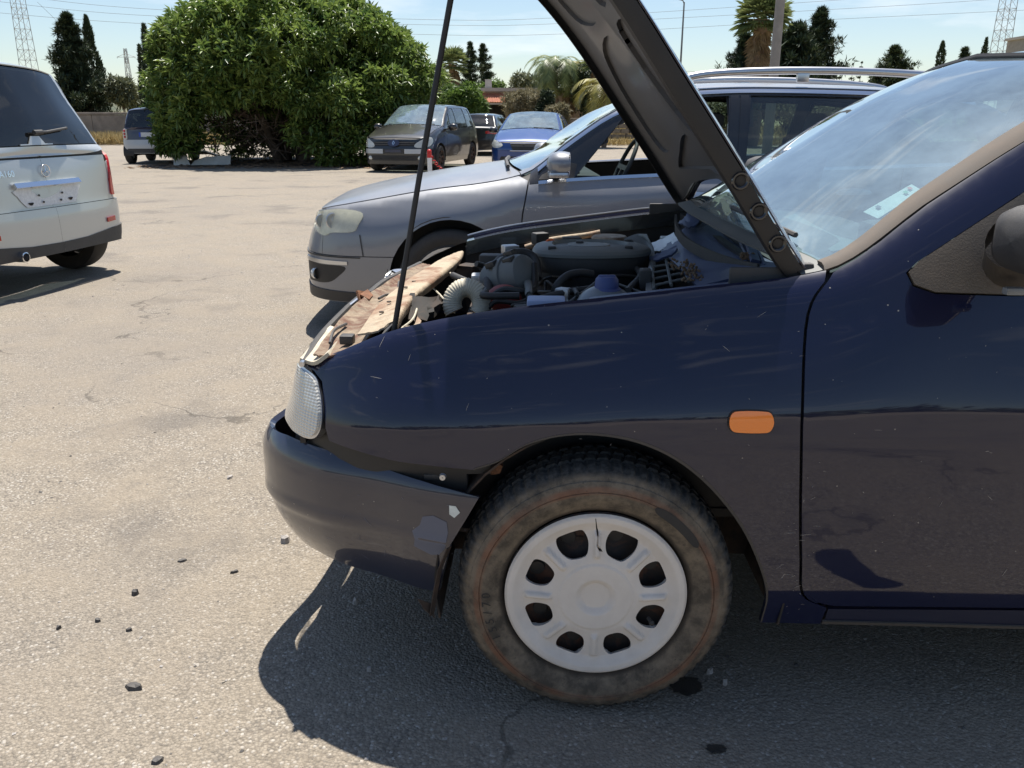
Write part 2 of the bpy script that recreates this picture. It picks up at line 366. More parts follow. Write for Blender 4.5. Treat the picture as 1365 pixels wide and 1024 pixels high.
# ------------------------------------------------------------------ body surface of a vehicle: a net of sections, panels cut from it
def pslopes(P, ax):
    """monotone slopes, uniform knots, along axis ax"""
    D = np.diff(P, axis=ax)
    a = np.take(D, range(0, D.shape[ax]-1), ax); b = np.take(D, range(1, D.shape[ax]), ax)
    with np.errstate(divide='ignore', invalid='ignore'): h = np.where(a*b > 0, 2*a*b/(a+b), 0.)
    first = np.take(D, [0], ax); last = np.take(D, [-1], ax)
    return np.concatenate([first, np.nan_to_num(h), last], ax)
class Net:
    """rows: (x, w, zb, ib, zm, zc, ic, zh, ih, ze, ie, zt, xt, sx); local x rearwards from the front axle, y across, z up"""
    def __init__(s, rows, kf, kr):
        C = []
        for r in rows:
            x, w_, zb, ib, zm, zc, ic, zh, ih, ze, ie, zt, xt, sx = r
            if xt is None: xt = x+sx
            we = max(w_-ie, 0)
            C.append([(x, max(w_-ib, 0), zb), (x, max(w_-.22*ib, 0), zb+.42*(zm-zb)), (x, w_, zm), (x+.25*sx, max(w_-ic, 0), zc), (x+.7*sx, max(w_-ih, 0), zh), (x+sx, we, ze),
                      ((x+sx)*.3+xt*.7, we*.55, ze+.72*(zt-ze)), (xt, 0, zt)])
        s.C = np.array(C); n = len(C); xs = [r[0] for r in rows]; ws = [r[1] for r in rows]
        a = [0.]*n
        for i in range(kf, kr+1): a[i] = xs[i]
        for i in range(kf-1, -1, -1): a[i] = a[i+1]-math.hypot(xs[i]-xs[i+1], ws[i]-ws[i+1])
        for i in range(kr+1, n): a[i] = a[i-1]+math.hypot(xs[i]-xs[i-1], ws[i]-ws[i-1])
        s.a = np.array(a); s.w = np.array(ws); s.kf = kf; s.kr = kr
        # slopes along a (non uniform)
        h = np.diff(s.a)[:, None, None]; D = np.diff(s.C, axis=0)/h
        m = np.zeros_like(s.C); m[0] = D[0]; m[-1] = D[-1]
        A, B = D[:-1], D[1:]; w1 = 2*h[1:]+h[:-1]; w2 = h[1:]+2*h[:-1]
        with np.errstate(divide='ignore', invalid='ignore'): q = np.where(A*B > 0, (w1+w2)/(w1/A+w2/B), 0)
        m[1:-1] = np.nan_to_num(q); m[0, :, [0, 2]] = 0; m[-1, :, [0, 2]] = 0; s.m = m
    def sec(s, a):
        a = np.clip(np.atleast_1d(np.asarray(a, float)), s.a[0], s.a[-1]); i = np.clip(np.searchsorted(s.a, a, side='right')-1, 0, len(s.a)-2)
        h = (s.a[i+1]-s.a[i]); t = ((a-s.a[i])/h)[:, None, None]; h = h[:, None, None]
        return (2*t**3-3*t**2+1)*s.C[i]+(t**3-2*t**2+t)*h*s.m[i]+(-2*t**3+3*t**2)*s.C[i+1]+(t**3-t**2)*h*s.m[i+1]
    def at_v(s, S, v):
        """S (N,8,3), v (N,M)"""
        M = pslopes(S, 1); i = np.clip(np.floor(v).astype(int), 0, 6); t = (v-i)[..., None]; r = np.arange(len(S))[:, None]
        return (2*t**3-3*t**2+1)*S[r, i]+(t**3-2*t**2+t)*M[r, i]+(-2*t**3+3*t**2)*S[r, i+1]+(t**3-t**2)*M[r, i+1]
    def side(s, P):
        P = np.atleast_2d(P); S = s.sec(P[:, 0]); v = np.tile(np.linspace(0, 5, 241), (len(P), 1)); Q = s.at_v(S, v)
        out = np.zeros((len(P), 3))
        for k in range(len(P)):
            z = np.maximum.accumulate(Q[k, :, 2]+np.arange(241)*1e-9); out[k, 0] = np.interp(P[k, 1], z, Q[k, :, 0]); out[k, 1] = np.interp(P[k, 1], z, Q[k, :, 1]); out[k, 2] = np.clip(P[k, 1], z[0], z[-1])
        return out
    def top(s, P):
        """P[:,1] = v in 5..7"""
        P = np.atleast_2d(P); S = s.sec(P[:, 0]); return s.at_v(S, P[:, 1:2])[:, 0, :]
    def col(s, a, k, c): return float(s.sec(a)[0, k, c])
    def ze(s, a): return s.col(a, 5, 2)
    def zh(s, a): return s.col(a, 4, 2)
    def zb(s, a): return s.col(a, 0, 2)
    def af(s, y):
        """a of the front at half width y"""
        k = s.kf; return float(np.interp(y, s.w[:k+1], s.a[:k+1]))
    def ar(s, y):
        k = s.kr; return float(np.interp(-y, -s.w[k:], s.a[k:]))

def in_poly(P, poly):
    P = np.atleast_2d(P); x, y = P[:, 0], P[:, 1]; ins = np.zeros(len(P), bool); n = len(poly); j = n-1
    for i in range(n):
        xi, yi = poly[i]; xj, yj = poly[j]
        with np.errstate(divide='ignore', invalid='ignore'): c = ((yi > y) != (yj > y)) & (x < (xj-xi)*(y-yi)/(yj-yi+1e-30)+xi)
        ins ^= c; j = i
    return ins
def dens(poly, res):
    out = []; n = len(poly)
    for i in range(n):
        a = np.array(poly[i], float); b = np.array(poly[(i+1) % n], float); k = max(1, int(math.ceil(np.linalg.norm(b-a)/res)))
        for j in range(k): out.append(tuple(a+(b-a)*j/k))
    return out
def patch(name, outline, f, m, parent, res=.03, off=0., th=.008, holes=(), sides=(-1,), ori=None):
    """panel cut from surface f(domain)->3D; sides: -1 left, +1 right; both sides land in one mesh when given together"""
    O = dens(outline, res); H = [dens(h, res) for h in holes]
    P = np.array(O); lo, hi = P.min(0), P.max(0)
    gx = np.arange(lo[0]+res*.5, hi[0], res); gy = np.arange(lo[1]+res*.5, hi[1], res*.87)
    G = np.array([(x+(res*.5 if j % 2 else 0), y) for j, y in enumerate(gy) for x in gx]) if len(gx) and len(gy) else np.zeros((0, 2))
    B = np.array(O+[p for h in H for p in h])
    if len(G):
        k = in_poly(G, O)
        for h in H: k &= ~in_poly(G, h)
        G = G[k]
    if len(G):
        d = np.sqrt(((G[:, None, :]-B[None, :, :])**2).sum(2)).min(1); G = G[d > res*.45]
    V2 = [Vector(p) for p in B]+[Vector(p) for p in G]; E = []; b = 0
    for L_ in [O]+H:
        n = len(L_); E += [(b+i, b+(i+1) % n) for i in range(n)]; b += n
    r = delaunay_2d_cdt(V2, E, [], 0, 1e-6); Vo = np.array([tuple(v) for v in r[0]]); T = np.array([t for t in r[2] if len(t) == 3])
    cen = Vo[T].mean(1); k = in_poly(cen, O)
    for h in H: k &= ~in_poly(cen, h)
    T = T[k]
    e = 2e-3
    S = f(Vo); du = f(Vo+np.array([e, 0]))-f(Vo-np.array([e, 0])); dv = f(Vo+np.array([0, e]))-f(Vo-np.array([0, e]))
    N = np.cross(du, dv); ln = np.linalg.norm(N, axis=1, keepdims=True); N = N/np.maximum(ln, 1e-12)
    N[(ln[:, 0] < 1e-12)] = (0, 1, 0)
    # orientation: outward
    if (np.sum(N*np.array(ori)) if ori is not None else np.sum(N*(S-np.array([1.2, 0., .4])))) < 0: N = -N
    if ori is None: N[S[:, 1] < 3e-3, 1] = 0
    N /= np.maximum(np.linalg.norm(N, axis=1, keepdims=True), 1e-9)
    S = S+N*off
    # boundary edges
    cnt = {}
    for t in T:
        for i in range(3):
            q = (int(t[i]), int(t[(i+1) % 3])); cnt[tuple(sorted(q))] = cnt.get(tuple(sorted(q)), 0)+1
    VV = []; FF = []; NN = []
    for sd in sides:
        S2 = S.copy(); S2[:, 1] *= sd; N2 = N.copy(); N2[:, 1] *= sd
        base = len(VV); VV += [tuple(p) for p in S2]
        for t in T:
            a_, b_, c_ = S2[t[0]], S2[t[1]], S2[t[2]]; g = np.cross(b_-a_, c_-a_)
            t = list(map(int, t))
            if np.dot(g, N2[t[0]]) < 0: t = t[::-1]
            FF.append([base+i for i in t]); NN += [tuple(N2[i]) for i in t]
        if th > 0:
            mp = {}
            for (p, q), c in cnt.items():
                if c != 1: continue
                if ori is None and S[p, 1] < 2e-3 and S[q, 1] < 2e-3: continue
                for i in (p, q):
                    if i not in mp: mp[i] = len(VV); VV.append(tuple(S2[i])); VV.append(tuple(S2[i]-N2[i]*th))
                fc = [mp[p], mp[q], mp[q]+1, mp[p]+1]; ed = S2[q]-S2[p]; nn = np.cross(ed, -N2[p]); L2 = np.linalg.norm(nn)
                nn = nn/L2 if L2 > 0 else N2[p]
                FF.append(fc); NN += [tuple(nn)]*4
    me = bpy.data.meshes.new(name); me.from_pydata(VV, [], FF); me.materials.append(MATS[m])
    me.polygons.foreach_set('use_smooth', [True]*len(me.polygons)); me.update()
    if len(NN) == len(me.loops): me.normals_split_custom_set(NN)
    o = bpy.data.objects.new(name, me); COL.objects.link(o); o.parent = parent
    return o
def both(name, outline, f, m, parent, **k):
    """one object per side"""
    r = []
    for sd in (-1, 1): r.append(patch(name, outline, f, m, parent, sides=(sd,), **k))
    return r
def shell(net, parent, m, holes_side, tops_open, arches, off=-.014, name='inner_shell'):
    """dark inner body behind the panels, open at windows and wheel arches"""
    av = np.concatenate([np.linspace(net.a[i], net.a[i+1], max(3, int((net.a[i+1]-net.a[i])/.045)), endpoint=False) for i in range(len(net.a)-1)]+[[net.a[-1]]])
    vs = np.linspace(0, 7, 43); S = net.sec(av); G = net.at_v(S, np.tile(vs, (len(av), 1)))
    n0, n1 = G.shape[:2]
    du = np.gradient(G, axis=0); dv = np.gradient(G, axis=1); N = np.cross(du, dv); N /= np.maximum(np.linalg.norm(N, axis=2, keepdims=True), 1e-9)
    if np.sum(N*(G-np.array([1.2, 0, .4]))) < 0: N = -N
    G = G+N*off; G[..., 1] = np.maximum(G[..., 1], 0)
    V = []; F = []
    for sd in (1, -1):
        b = len(V); Q = G.copy(); Q[..., 1] *= sd; V += [tuple(p) for p in Q.reshape(-1, 3)]
        for i in range(n0-1):
            for j in range(n1-1):
                am = (av[i]+av[i+1])/2; vm = (vs[j]+vs[j+1])/2; c = G[i:i+2, j:j+2].reshape(-1, 3).mean(0)
                if vm > 5 and any(a0 < am < a1 and vm > v0 for a0, a1, v0 in tops_open): continue
                if vm < 5 and any(in_poly([(am, c[2])], h)[0] for h in holes_side): continue
                if vm < 4.9 and any((c[0]-ax)**2+(c[2]-az)**2 < (ar+.02)**2 for ax, az, ar in arches): continue
                q = [b+i*n1+j, b+(i+1)*n1+j, b+(i+1)*n1+j+1, b+i*n1+j+1]; F.append(q if sd == 1 else q[::-1])
    return mesh_obj(name, V, F, m, parent, smooth=True)
def topgrid(name, net, a0, a1, v0, m, parent, off=0., th=.008, nu=18, nv=12, vend=7.0, full=True):
    """hood / glass / roof panel between stations a0..a1, from v0 up to the centre line, both halves"""
    av = np.linspace(a0, a1, nu); vv = np.linspace(v0, vend, nv); e = 3e-3
    def g(da, dv):
        A = np.clip(av+da, net.a[0], net.a[-1]); return net.at_v(net.sec(A), np.tile(np.clip(vv+dv, 0, 7), (nu, 1)))
    G = g(0, 0); N = np.cross(g(e, 0)-g(-e, 0), g(0, e)-g(0, -e)); N /= np.maximum(np.linalg.norm(N, axis=2, keepdims=True), 1e-12)
    if np.sum(N*(G-np.array([1.2, 0, .4]))) < 0: N = -N
    N[G[..., 1] < 3e-3, 1] = 0; G = G+N*off
    if not full:
        res = []
        for sd in (-1, 1):
            q = G*np.array([1, sd, 1]); mb = MB(); rows = [[Vector(p) for p in row] for row in q]
            if sd == 1: rows = [r[::-1] for r in rows]
            mb.slab(rows, th) if th else mb.grid(rows); res.append(mb.build(name, m, parent, autos=50))
        return res
    L_ = G*np.array([1, -1, 1]); Rr = G[:, ::-1][:, 1:]; A = np.concatenate([L_, Rr], 1)
    rows = [[Vector(p) for p in row] for row in A]; mb = MB(); mb.slab(rows, th) if th else mb.grid(rows)
    return mb.build(name, m, parent, autos=50)

def genrows(fo, wb, ro, W, H, hz, cx, cz, wtx, belt, rx, tx, tz, zb=.20, ie=.24, tailcx=None, hoodround=.07):
    """generic passenger-car rows. hz nose lip height, cx/cz cowl, wtx windscreen top x, rx roof end x, tx tail top x, tz tail deck height"""
    w_ = W/2; xf = -fo; xr = wb+ro; zm = .5; zc = .6
    r = [(xf, .001, zb, 0, zm, zc, 0, (zc+hz)/2, 0, hz, 0, hz, None, hoodround),
         (xf+.015, w_*.45, zb, 0, zm, zc, 0, (zc+hz)/2, 0, hz, 0, hz+.01, None, hoodround),
         (xf+.08, w_*.72, zb, .02, zm, zc, .01, (zc+hz)/2+.01, .02, hz+.015, .03, hz+.03, None, hoodround),
         (xf+.21, w_*.87, zb, .03, zm, zc, .01, (zc+hz)/2+.03, .03, hz+.05, .07, hz+.075, None, .02),
         (xf+.45, w_*.96, zb, .04, zm, zc+.02, .01, hz+.03, .045, hz+.11, .11, hz+.15, None, 0)]
    hx = (xf+.45+cx)/2; 
    r += [(hx, w_*.99, zb, .05, zm+.03, zc+.07, .008, (hz+cz)/2+.02, .05, (hz+.11+cz)/2+.02, .12, (hz+.15+cz)/2+.05, None, 0),
          (cx, w_, zb, .05, .57, zc+.1, .008, cz-.06, .045, cz, .12, cz+.06, cx-.14, 0)]
    for t, bow in ((.36, .02), (.72, .02)):
        x = cx+(wtx-cx)*t; z = cz+(H-.07-cz)*(t+.05*math.sin(math.pi*t)); r.append((x, w_, zb, .05, .58, zc+.1, .008, belt, .05, z, .12+(ie-.12)*t, z+.065, x-.11, 0))
    r += [(wtx, w_, zb, .05, .58, zc+.1, .008, belt, .05, H-.075, ie, H-.015, wtx-.05, 0),
          ((wtx+rx)/2, w_, zb, .05, .58, zc+.1, .008, belt+.01, .05, H-.055, ie+.01, H, None, 0),
          (rx, w_*.99, zb, .05, .58, zc+.1, .008, belt+.03, .055, H-.09, ie, H-.035, rx+.06, 0)]
    for t in (.4, .75):
        x = rx+(tx-rx)*t; z = H-.09+(tz-H+.09)*t; r.append((x, w_*(.99-.02*t), zb, .05, .58, zc+.1, .008, min(belt+.03, z-.03), .055, z, ie-(ie-.09)*t, z+.035, x+.09, 0))
    r += [(tx, w_*.95, zb+.03, .04, .55, zc+.08, .01, tz-.1, .03, tz, .07, tz+.01, tx+.07, 0),
          (tx+(xr-tx)*.65, w_*.84, zb+.03, .03, .52, zc+.05, .01, tz-.12, .02, tz-.03, .04, tz-.01, None, -.02),
          (xr-.02, w_*.55, zb+.03, .02, .5, zc+.03, .005, tz-.14, .01, tz-.05, .02, tz-.03, None, -.05),
          (xr, .001, zb+.03, 0, .5, zc+.03, 0, tz-.14, 0, tz-.05, 0, tz-.045, None, -.06)]
    return Net(r, 4, 14)

# ------------------------------------------------------------------ wheels of the background cars
def wheel(parent, x, y, Rt, wd, Rr, side, spokes=7, rim='rim_silver', steer=0.):
    """side -1 = outer face towards -y"""
    e = empty_part('wheel', parent, (x, y, Rt), (0, 0, steer)); s_ = side
    pr = [(Rr, s_*.01), (Rr+.012, s_*.0), ((Rr+Rt)/2, -s_*-.012), (Rt-.03, s_*.004), (Rt-.008, -s_*.012), (Rt, -s_*.04), (Rt, -s_*(wd-.04)), (Rt-.01, -s_*(wd-.01)), (Rt-.04, -s_*wd), (Rr, -s_*(wd-.02))]
    MB().lathe(pr, n=40, axis='y').build('tyre', 'tyre_plain', e, smooth=False, autos=50)
    m = MB().lathe([(Rr, s_*.008), (Rr-.018, s_*.0), (Rr-.03, -s_*.05), (Rr-.035, -s_*(wd-.03))], n=40, axis='y')
    m.lathe([(0.001, -s_*.012), (.035, -s_*.012), (.055, -s_*.02), (.06, -s_*.06)], n=20, axis='y')
    for k in range(spokes):
        a = 2*math.pi*k/spokes+.3; d = Vector((math.cos(a), 0, math.sin(a))); t = Vector((-math.sin(a), 0, math.cos(a)))
        P = [[d*.045+t*(-.028)+Vector((0, -s_*.02, 0)), d*.045+t*.028+Vector((0, -s_*.02, 0))], [d*(Rr-.02)+t*(-.022)+Vector((0, -s_*.004, 0)), d*(Rr-.02)+t*.022+Vector((0, -s_*.004, 0))]]
        c = [P[0][0], P[0][1], P[1][1], P[1][0]]; q = [p+Vector((0, s_*-.03, 0)) for p in c]; m.add(c+q, [(0,1,2,3),(7,6,5,4),(0,4,5,1),(1,5,6,2),(2,6,7,3),(3,7,4,0)])
    m.build('rim', rim, e, autos=40)
    MB().lathe([(0.001, -s_*.09), (Rr-.03, -s_*.09)], n=24, axis='y').build('brake_disc', 'black', e)
    return e
mat('tyre_plain', (.022,.021,.02), .85, dust=.35, dustcol=(.2,.17,.14), dscale=6, bump=.2, bscale=90)

def node_mat(name, fn, rough=.6, coat=0., metal=0.):
    m = bpy.data.materials.new(name); m.use_nodes = True; MATS[name] = m; n = m.node_tree; B = n.nodes['Principled BSDF']
    B.inputs['Roughness'].default_value = rough; B.inputs['Coat Weight'].default_value = coat; B.inputs['Metallic'].default_value = metal; B.inputs['Coat Roughness'].default_value = .06
    fn(n, B, n.links); return m
def _noise(n, L, scale, detail=6, rough=.6, vec=None):
    t = n.nodes.new('ShaderNodeTexNoise'); t.inputs['Scale'].default_value = scale; t.inputs['Detail'].default_value = detail; t.inputs['Roughness'].default_value = rough
    L.new(vec if vec else n.nodes.new('ShaderNodeTexCoord').outputs['Object'], t.inputs['Vector']); return t.outputs['Fac']
def _mr(n, L, fac, a, b, c=0., d=1.):
    r = n.nodes.new('ShaderNodeMapRange'); L.new(fac, r.inputs[0])
    for i, q in enumerate((a, b, c, d)): r.inputs[i+1].default_value = q
    return r.outputs[0]
def _mx(n, L, f, a, b, mode='MIX'):
    x = n.nodes.new('ShaderNodeMixRGB'); x.blend_type = mode
    for i, q in ((0, f), (1, a), (2, b)):
        if isinstance(q, (int, float)): x.inputs[i].default_value = q
        elif isinstance(q, tuple): x.inputs[i].default_value = (*q, 1)
        else: L.new(q, x.inputs[i])
    return x.outputs[0]
def _math(n, L, op, a, b=None):
    x = n.nodes.new('ShaderNodeMath'); x.operation = op
    for i, q in ((0, a), (1, b)):
        if q is None: continue
        if isinstance(q, (int, float)): x.inputs[i].default_value = q
        else: L.new(q, x.inputs[i])
    return x.outputs[0]

# ================================================================== the place: ground, walls, house, masts, trees
def asphalt(n, B, L):
    tc = n.nodes.new('ShaderNodeTexCoord').outputs['Object']
    big = _noise(n, L, .55, 8, .62); mid = _noise(n, L, 3.2, 8, .65); fine = _noise(n, L, 60, 6, .7)
    v = n.nodes.new('ShaderNodeTexVoronoi'); v.inputs['Scale'].default_value = 150; L.new(tc, v.inputs['Vector'])
    v2 = n.nodes.new('ShaderNodeTexVoronoi'); v2.inputs['Scale'].default_value = 230; L.new(tc, v2.inputs['Vector'])
    sp = n.nodes.new('ShaderNodeSeparateColor'); L.new(v.outputs['Color'], sp.inputs[0]); s2 = n.nodes.new('ShaderNodeSeparateColor'); L.new(v2.outputs['Color'], s2.inputs[0])
    st = _mx(n, L, sp.outputs[0], (.165, .142, .112), (.41, .355, .285))
    st = _mx(n, L, _mr(n, L, sp.outputs[1], .80, .86), st, (.085, .078, .07)); st = _mx(n, L, _mr(n, L, sp.outputs[2], .93, .96), st, (.60, .56, .50))
    st = _mx(n, L, .35, st, _mx(n, L, s2.outputs[0], (.16, .138, .11), (.44, .39, .32)))
    st = _mx(n, L, _mr(n, L, v.outputs['Distance'], .35, .75, 0, .55), st, (.12, .10, .08))
    dustc = _mx(n, L, _mr(n, L, fine, .35, .65), (.235, .195, .145), (.33, .275, .208))
    c = _mx(n, L, _mr(n, L, mid, .38, .66, .15, .8), st, dustc)
    c = _mx(n, L, _mr(n, L, big, .46, .60, 0, .38), c, (.20, .175, .15)); c = _mx(n, L, _mr(n, L, mid, .64, .74, 0, .5), c, (.13, .115, .10))
    lo = _noise(n, L, 1.1, 5, .6); c = _mx(n, L, _mr(n, L, lo, .56, .66, 0, .45), c, (.12, .105, .09))
    wv = n.nodes.new('ShaderNodeTexVoronoi'); wv.feature = 'DISTANCE_TO_EDGE'; wv.inputs['Scale'].default_value = .35
    md = n.nodes.new('ShaderNodeVectorMath'); md.operation = 'ADD'; nv = n.nodes.new('ShaderNodeTexNoise'); nv.inputs['Scale'].default_value = 2.2; nv.inputs['Detail'].default_value = 8; L.new(tc, nv.inputs['Vector']); sc3 = n.nodes.new('ShaderNodeVectorMath'); sc3.operation = 'SCALE'; sc3.inputs['Scale'].default_value = .7; L.new(nv.outputs['Color'], sc3.inputs[0]); L.new(tc, md.inputs[0]); L.new(sc3.outputs[0], md.inputs[1]); L.new(md.outputs[0], wv.inputs['Vector'])
    crk = _math(n, L, 'MULTIPLY', _mr(n, L, wv.outputs['Distance'], .0015, .0035, 1, 0), _mr(n, L, lo, .48, .56)); c = _mx(n, L, _math(n, L, 'MULTIPLY', crk, .6), c, (.06, .05, .04))
    L.new(c, B.inputs['Base Color'])
    h = _math(n, L, 'ADD', _math(n, L, 'MULTIPLY', v.outputs['Distance'], -.9), _math(n, L, 'ADD', _math(n, L, 'MULTIPLY', fine, .8), _math(n, L, 'MULTIPLY', sp.outputs[0], .35)))
    b = n.nodes.new('ShaderNodeBump'); b.inputs['Strength'].default_value = .75; b.inputs['Distance'].default_value = .006; L.new(h, b.inputs['Height'])
    b2 = n.nodes.new('ShaderNodeBump'); b2.inputs['Strength'].default_value = .35; b2.inputs['Distance'].default_value = .05; L.new(mid, b2.inputs['Height']); L.new(b2.outputs[0], b.inputs['Normal'])
    L.new(b.outputs[0], B.inputs['Normal'])
node_mat('asphalt_old', asphalt, .9)
def sheet_xy(name, x0, x1, y0, y1, z, m, n=2):
    V = [(x0+(x1-x0)*i/n, y0+(y1-y0)*j/n, z) for i in range(n+1) for j in range(n+1)]; F = [(i*(n+1)+j, (i+1)*(n+1)+j, (i+1)*(n+1)+j+1, i*(n+1)+j+1) for i in range(n) for j in range(n)]
    return tag(mesh_obj(name, V, F, m), kind='structure')
sheet_xy('ground', -3000, 3000, -3000, 3000, -.006, 'field', 20)
sheet_xy('yard_asphalt', -70, 70, -30, 46.5, 0, 'asphalt_old', 8)
# --- leaves
def leafmesh(name, C, N, nl, ln, wd, m, parent=None, spread=.9, droop=.3, pos=.5, kind=None, up=0.):
    """clusters at C with outward axis N; nl leaves each, folded along the midrib"""
    C = np.repeat(np.asarray(C, float), nl, 0); N = np.repeat(np.asarray(N, float), nl, 0); k = len(C)
    D = N*(1-spread)+rng.normal(size=(k, 3))*spread*.75; D[:, 2] += up; D /= np.linalg.norm(D, axis=1, keepdims=True)+1e-9
    L_ = ln*rng.uniform(.6, 1.2, (k, 1)); W = wd*rng.uniform(.7, 1.15, (k, 1))
    S = np.cross(D, rng.normal(size=(k, 3))*.35+np.array([0, 0, 1.])); S /= np.linalg.norm(S, axis=1, keepdims=True)+1e-9
    T = D.copy(); T[:, 2] -= droop; T /= np.linalg.norm(T, axis=1, keepdims=True)+1e-9
    b = C+D*L_*.12*rng.uniform(0, 1, (k, 1)); mid = b+D*L_*.5; up_ = np.cross(S, D)
    q = np.stack([b, mid+S*W*.5+up_*W*.18, mid+T*L_*.55, mid-S*W*.5+up_*W*.18], 1).reshape(-1, 3)
    i = np.arange(k)*4; F = np.stack([np.stack([i, i+1, i+2], 1), np.stack([i, i+2, i+3], 1)], 1).reshape(-1, 3)
    o = np_mesh(name, q, F, m, parent)
    return tag(o, kind=kind) if kind else o
def on_blobs(blobs, n, depth=.35, zmin=None):
    """points near the surface of a set of ellipsoids (cx,cy,cz,rx,ry,rz), hidden ones inside others thinned out"""
    B = np.array(blobs); A = (B[:, 3]*B[:, 4])**.8; idx = rng.choice(len(B), n, p=A/A.sum())
    d = rng.normal(size=(n, 3)); d /= np.linalg.norm(d, axis=1, keepdims=True); r = 1-depth*rng.uniform(0, 1, (n, 1))**1.6
    P = B[idx, :3]+d*B[idx, 3:6]*r; keep = np.ones(n, bool)
    for b in B:
        q = ((P-b[:3])/b[3:6]); keep &= ~((q**2).sum(1) < .42)
    if zmin is not None: keep &= P[:, 2] > zmin
    N = d/B[idx, 3:6]; N /= np.linalg.norm(N, axis=1, keepdims=True); return P[keep], N[keep]
def limbs(mb, base, h, r, n, spread, seed=0, z0=.3):
    rr = random.Random(seed); b = Vector(base)
    mb.tube([b, b+Vector((rr.uniform(-.1,.1), 0, h*.5)), b+Vector((rr.uniform(-.2,.2), 0, h))], [r, r*.75, r*.35], 8)
    for i in range(n):
        a = 2*math.pi*i/n+rr.uniform(-.4,.4); z = h*(z0+(1-z0)*rr.random()*.8); p = b+Vector((0, 0, z)); e = p+Vector((math.cos(a)*spread, math.sin(a)*spread, h*rr.uniform(.1,.4)))
        m_ = p.lerp(e, .5)+Vector((0,0,h*.06)); mb.tube([p, m_, e], [r*.4, r*.25, r*.08], 6)
    return mb
def px2(u, Y): return at(u, 158, Y).x
def zz(v, Y, u=682): return at(u, v, Y).z
def round_tree(name, label, cat, u, Y, vtop, vbot, wpx, leaf, n=1500, ln=.22, wd=.07, nl=6, group=None, seed=0, lob=14, flat=.8):
    ppm = FPX/(Y*_c+.3); x = px2(u, Y); zt = zz(vtop, Y); zb_ = max(.05, zz(vbot, Y)); w2 = wpx/2/ppm; rr = random.Random(seed+int(u))
    t = thing(name, label, cat, (x, Y, 0), 0, group); cz = (zt+zb_)/2; hz = (zt-zb_)/2
    bl = [(0, 0, cz, w2*.8, w2*.7, hz*.85)]
    for i in range(lob):
        a = rr.uniform(0, 6.283); e = rr.uniform(-.5, 1.1); rad = rr.uniform(.28, .45); bl.append((math.cos(a)*math.cos(e)*w2*.68, math.sin(a)*math.cos(e)*w2*.6, cz+math.sin(e)*hz*.72, w2*rad, w2*rad, hz*rad*1.1))
    P, N = on_blobs(bl, n, .4, .05); leafmesh('crown', P, N, nl, ln, wd, leaf, t, droop=.2)
    m = limbs(MB(), (0, 0, 0), zt*.7, max(.05, w2*.06), 7, w2*.6, seed); m.build('trunk', 'bark', t, autos=60); return t
def cypress(u, Y, vtop, vbot, wpx, label, leaf='cypress_leaf', n=1600, group='cypresses', seed=0, name='cypress_tree', ragged=.12, pw=.75):
    ppm = FPX/(Y*_c+.3); x = px2(u, Y); zt = zz(vtop, Y); w2 = wpx/2/ppm
    t = thing(name, label, 'tree', (x, Y, 0), 0, group); z = zt*(rng.uniform(0.04, 1, n)**.9); f = 1-z/zt
    prof = w2*np.minimum(1, (f*1.9)**pw)*(.85+.15*np.sin(z*3+seed)); a = rng.uniform(0, 6.283, n); lump = 1+ragged*np.sin(a*5+z*2.3+seed)+ragged*rng.normal(size=n)
    r = prof*lump*rng.uniform(.55, 1, n)**.5; P = np.stack([np.cos(a)*r, np.sin(a)*r, z], 1); N = np.stack([np.cos(a)*.6, np.sin(a)*.6, np.full(n, .9)], 1)
    k = max(.10, w2*.17); leafmesh('crown', P, N, 6, k*1.7, k*.45, leaf, t, spread=.4, droop=-.2, up=.4)
    MB().tube([(0,0,0), (0,0,zt*.5), (0,0,zt*.97)], [w2*.16, w2*.1, .01], 8).build('trunk', 'bark', t); return t
def conifer(u, Y, vtop, wpx, label, tiers=13, name='conifer_tree', seed=0, zlow=.12, leaf='conifer_leaf', group=None, per=46, lean=0.):
    ppm = FPX/(Y*_c+.3); x = px2(u, Y); zt = zz(vtop, Y); w2 = wpx*1.25/2/ppm; rr = random.Random(seed); per = int(per*1.6)
    t = thing(name, label, 'tree', (x, Y, 0), 0, group); P = []; N = []; m = MB()
    m.tube([(0,0,0), (lean*.5,0,zt*.5), (lean,0,zt*.98)], [w2*.10, w2*.07, .02], 8)
    for i in range(tiers):
        f = i/(tiers-1); z = zt*(zlow+(1-zlow)*f*.97); rad = w2*(1-f)**.8*rr.uniform(.75, 1.1)+.08*w2
        for b in range(max(4, int(10-5*f))):
            a = rr.uniform(0, 6.283); rl = rad*rr.uniform(.55, 1.3); d = Vector((math.cos(a), math.sin(a), 0)); s0 = Vector((lean*f, 0, z)); tip = s0+d*rl+Vector((0, 0, rl*rr.uniform(.05, .5)))
            m.tube([s0, tip], [w2*.025, .008], 4)
            for k in range(per//5):
                q = .2+.8*rr.random(); p = s0.lerp(tip, q)+Vector((rr.gauss(0,1), rr.gauss(0,1), rr.gauss(0,.6)))*rl*.09*(1.3-q*.6); P.append(tuple(p)); N.append((d.x*.7, d.y*.7, .5))
    k = w2*.10; leafmesh('crown', P, N, 7, k*1.9, k*.42, leaf, t, spread=.7, droop=.0, up=.1); m.build('trunk', 'bark', t); return t
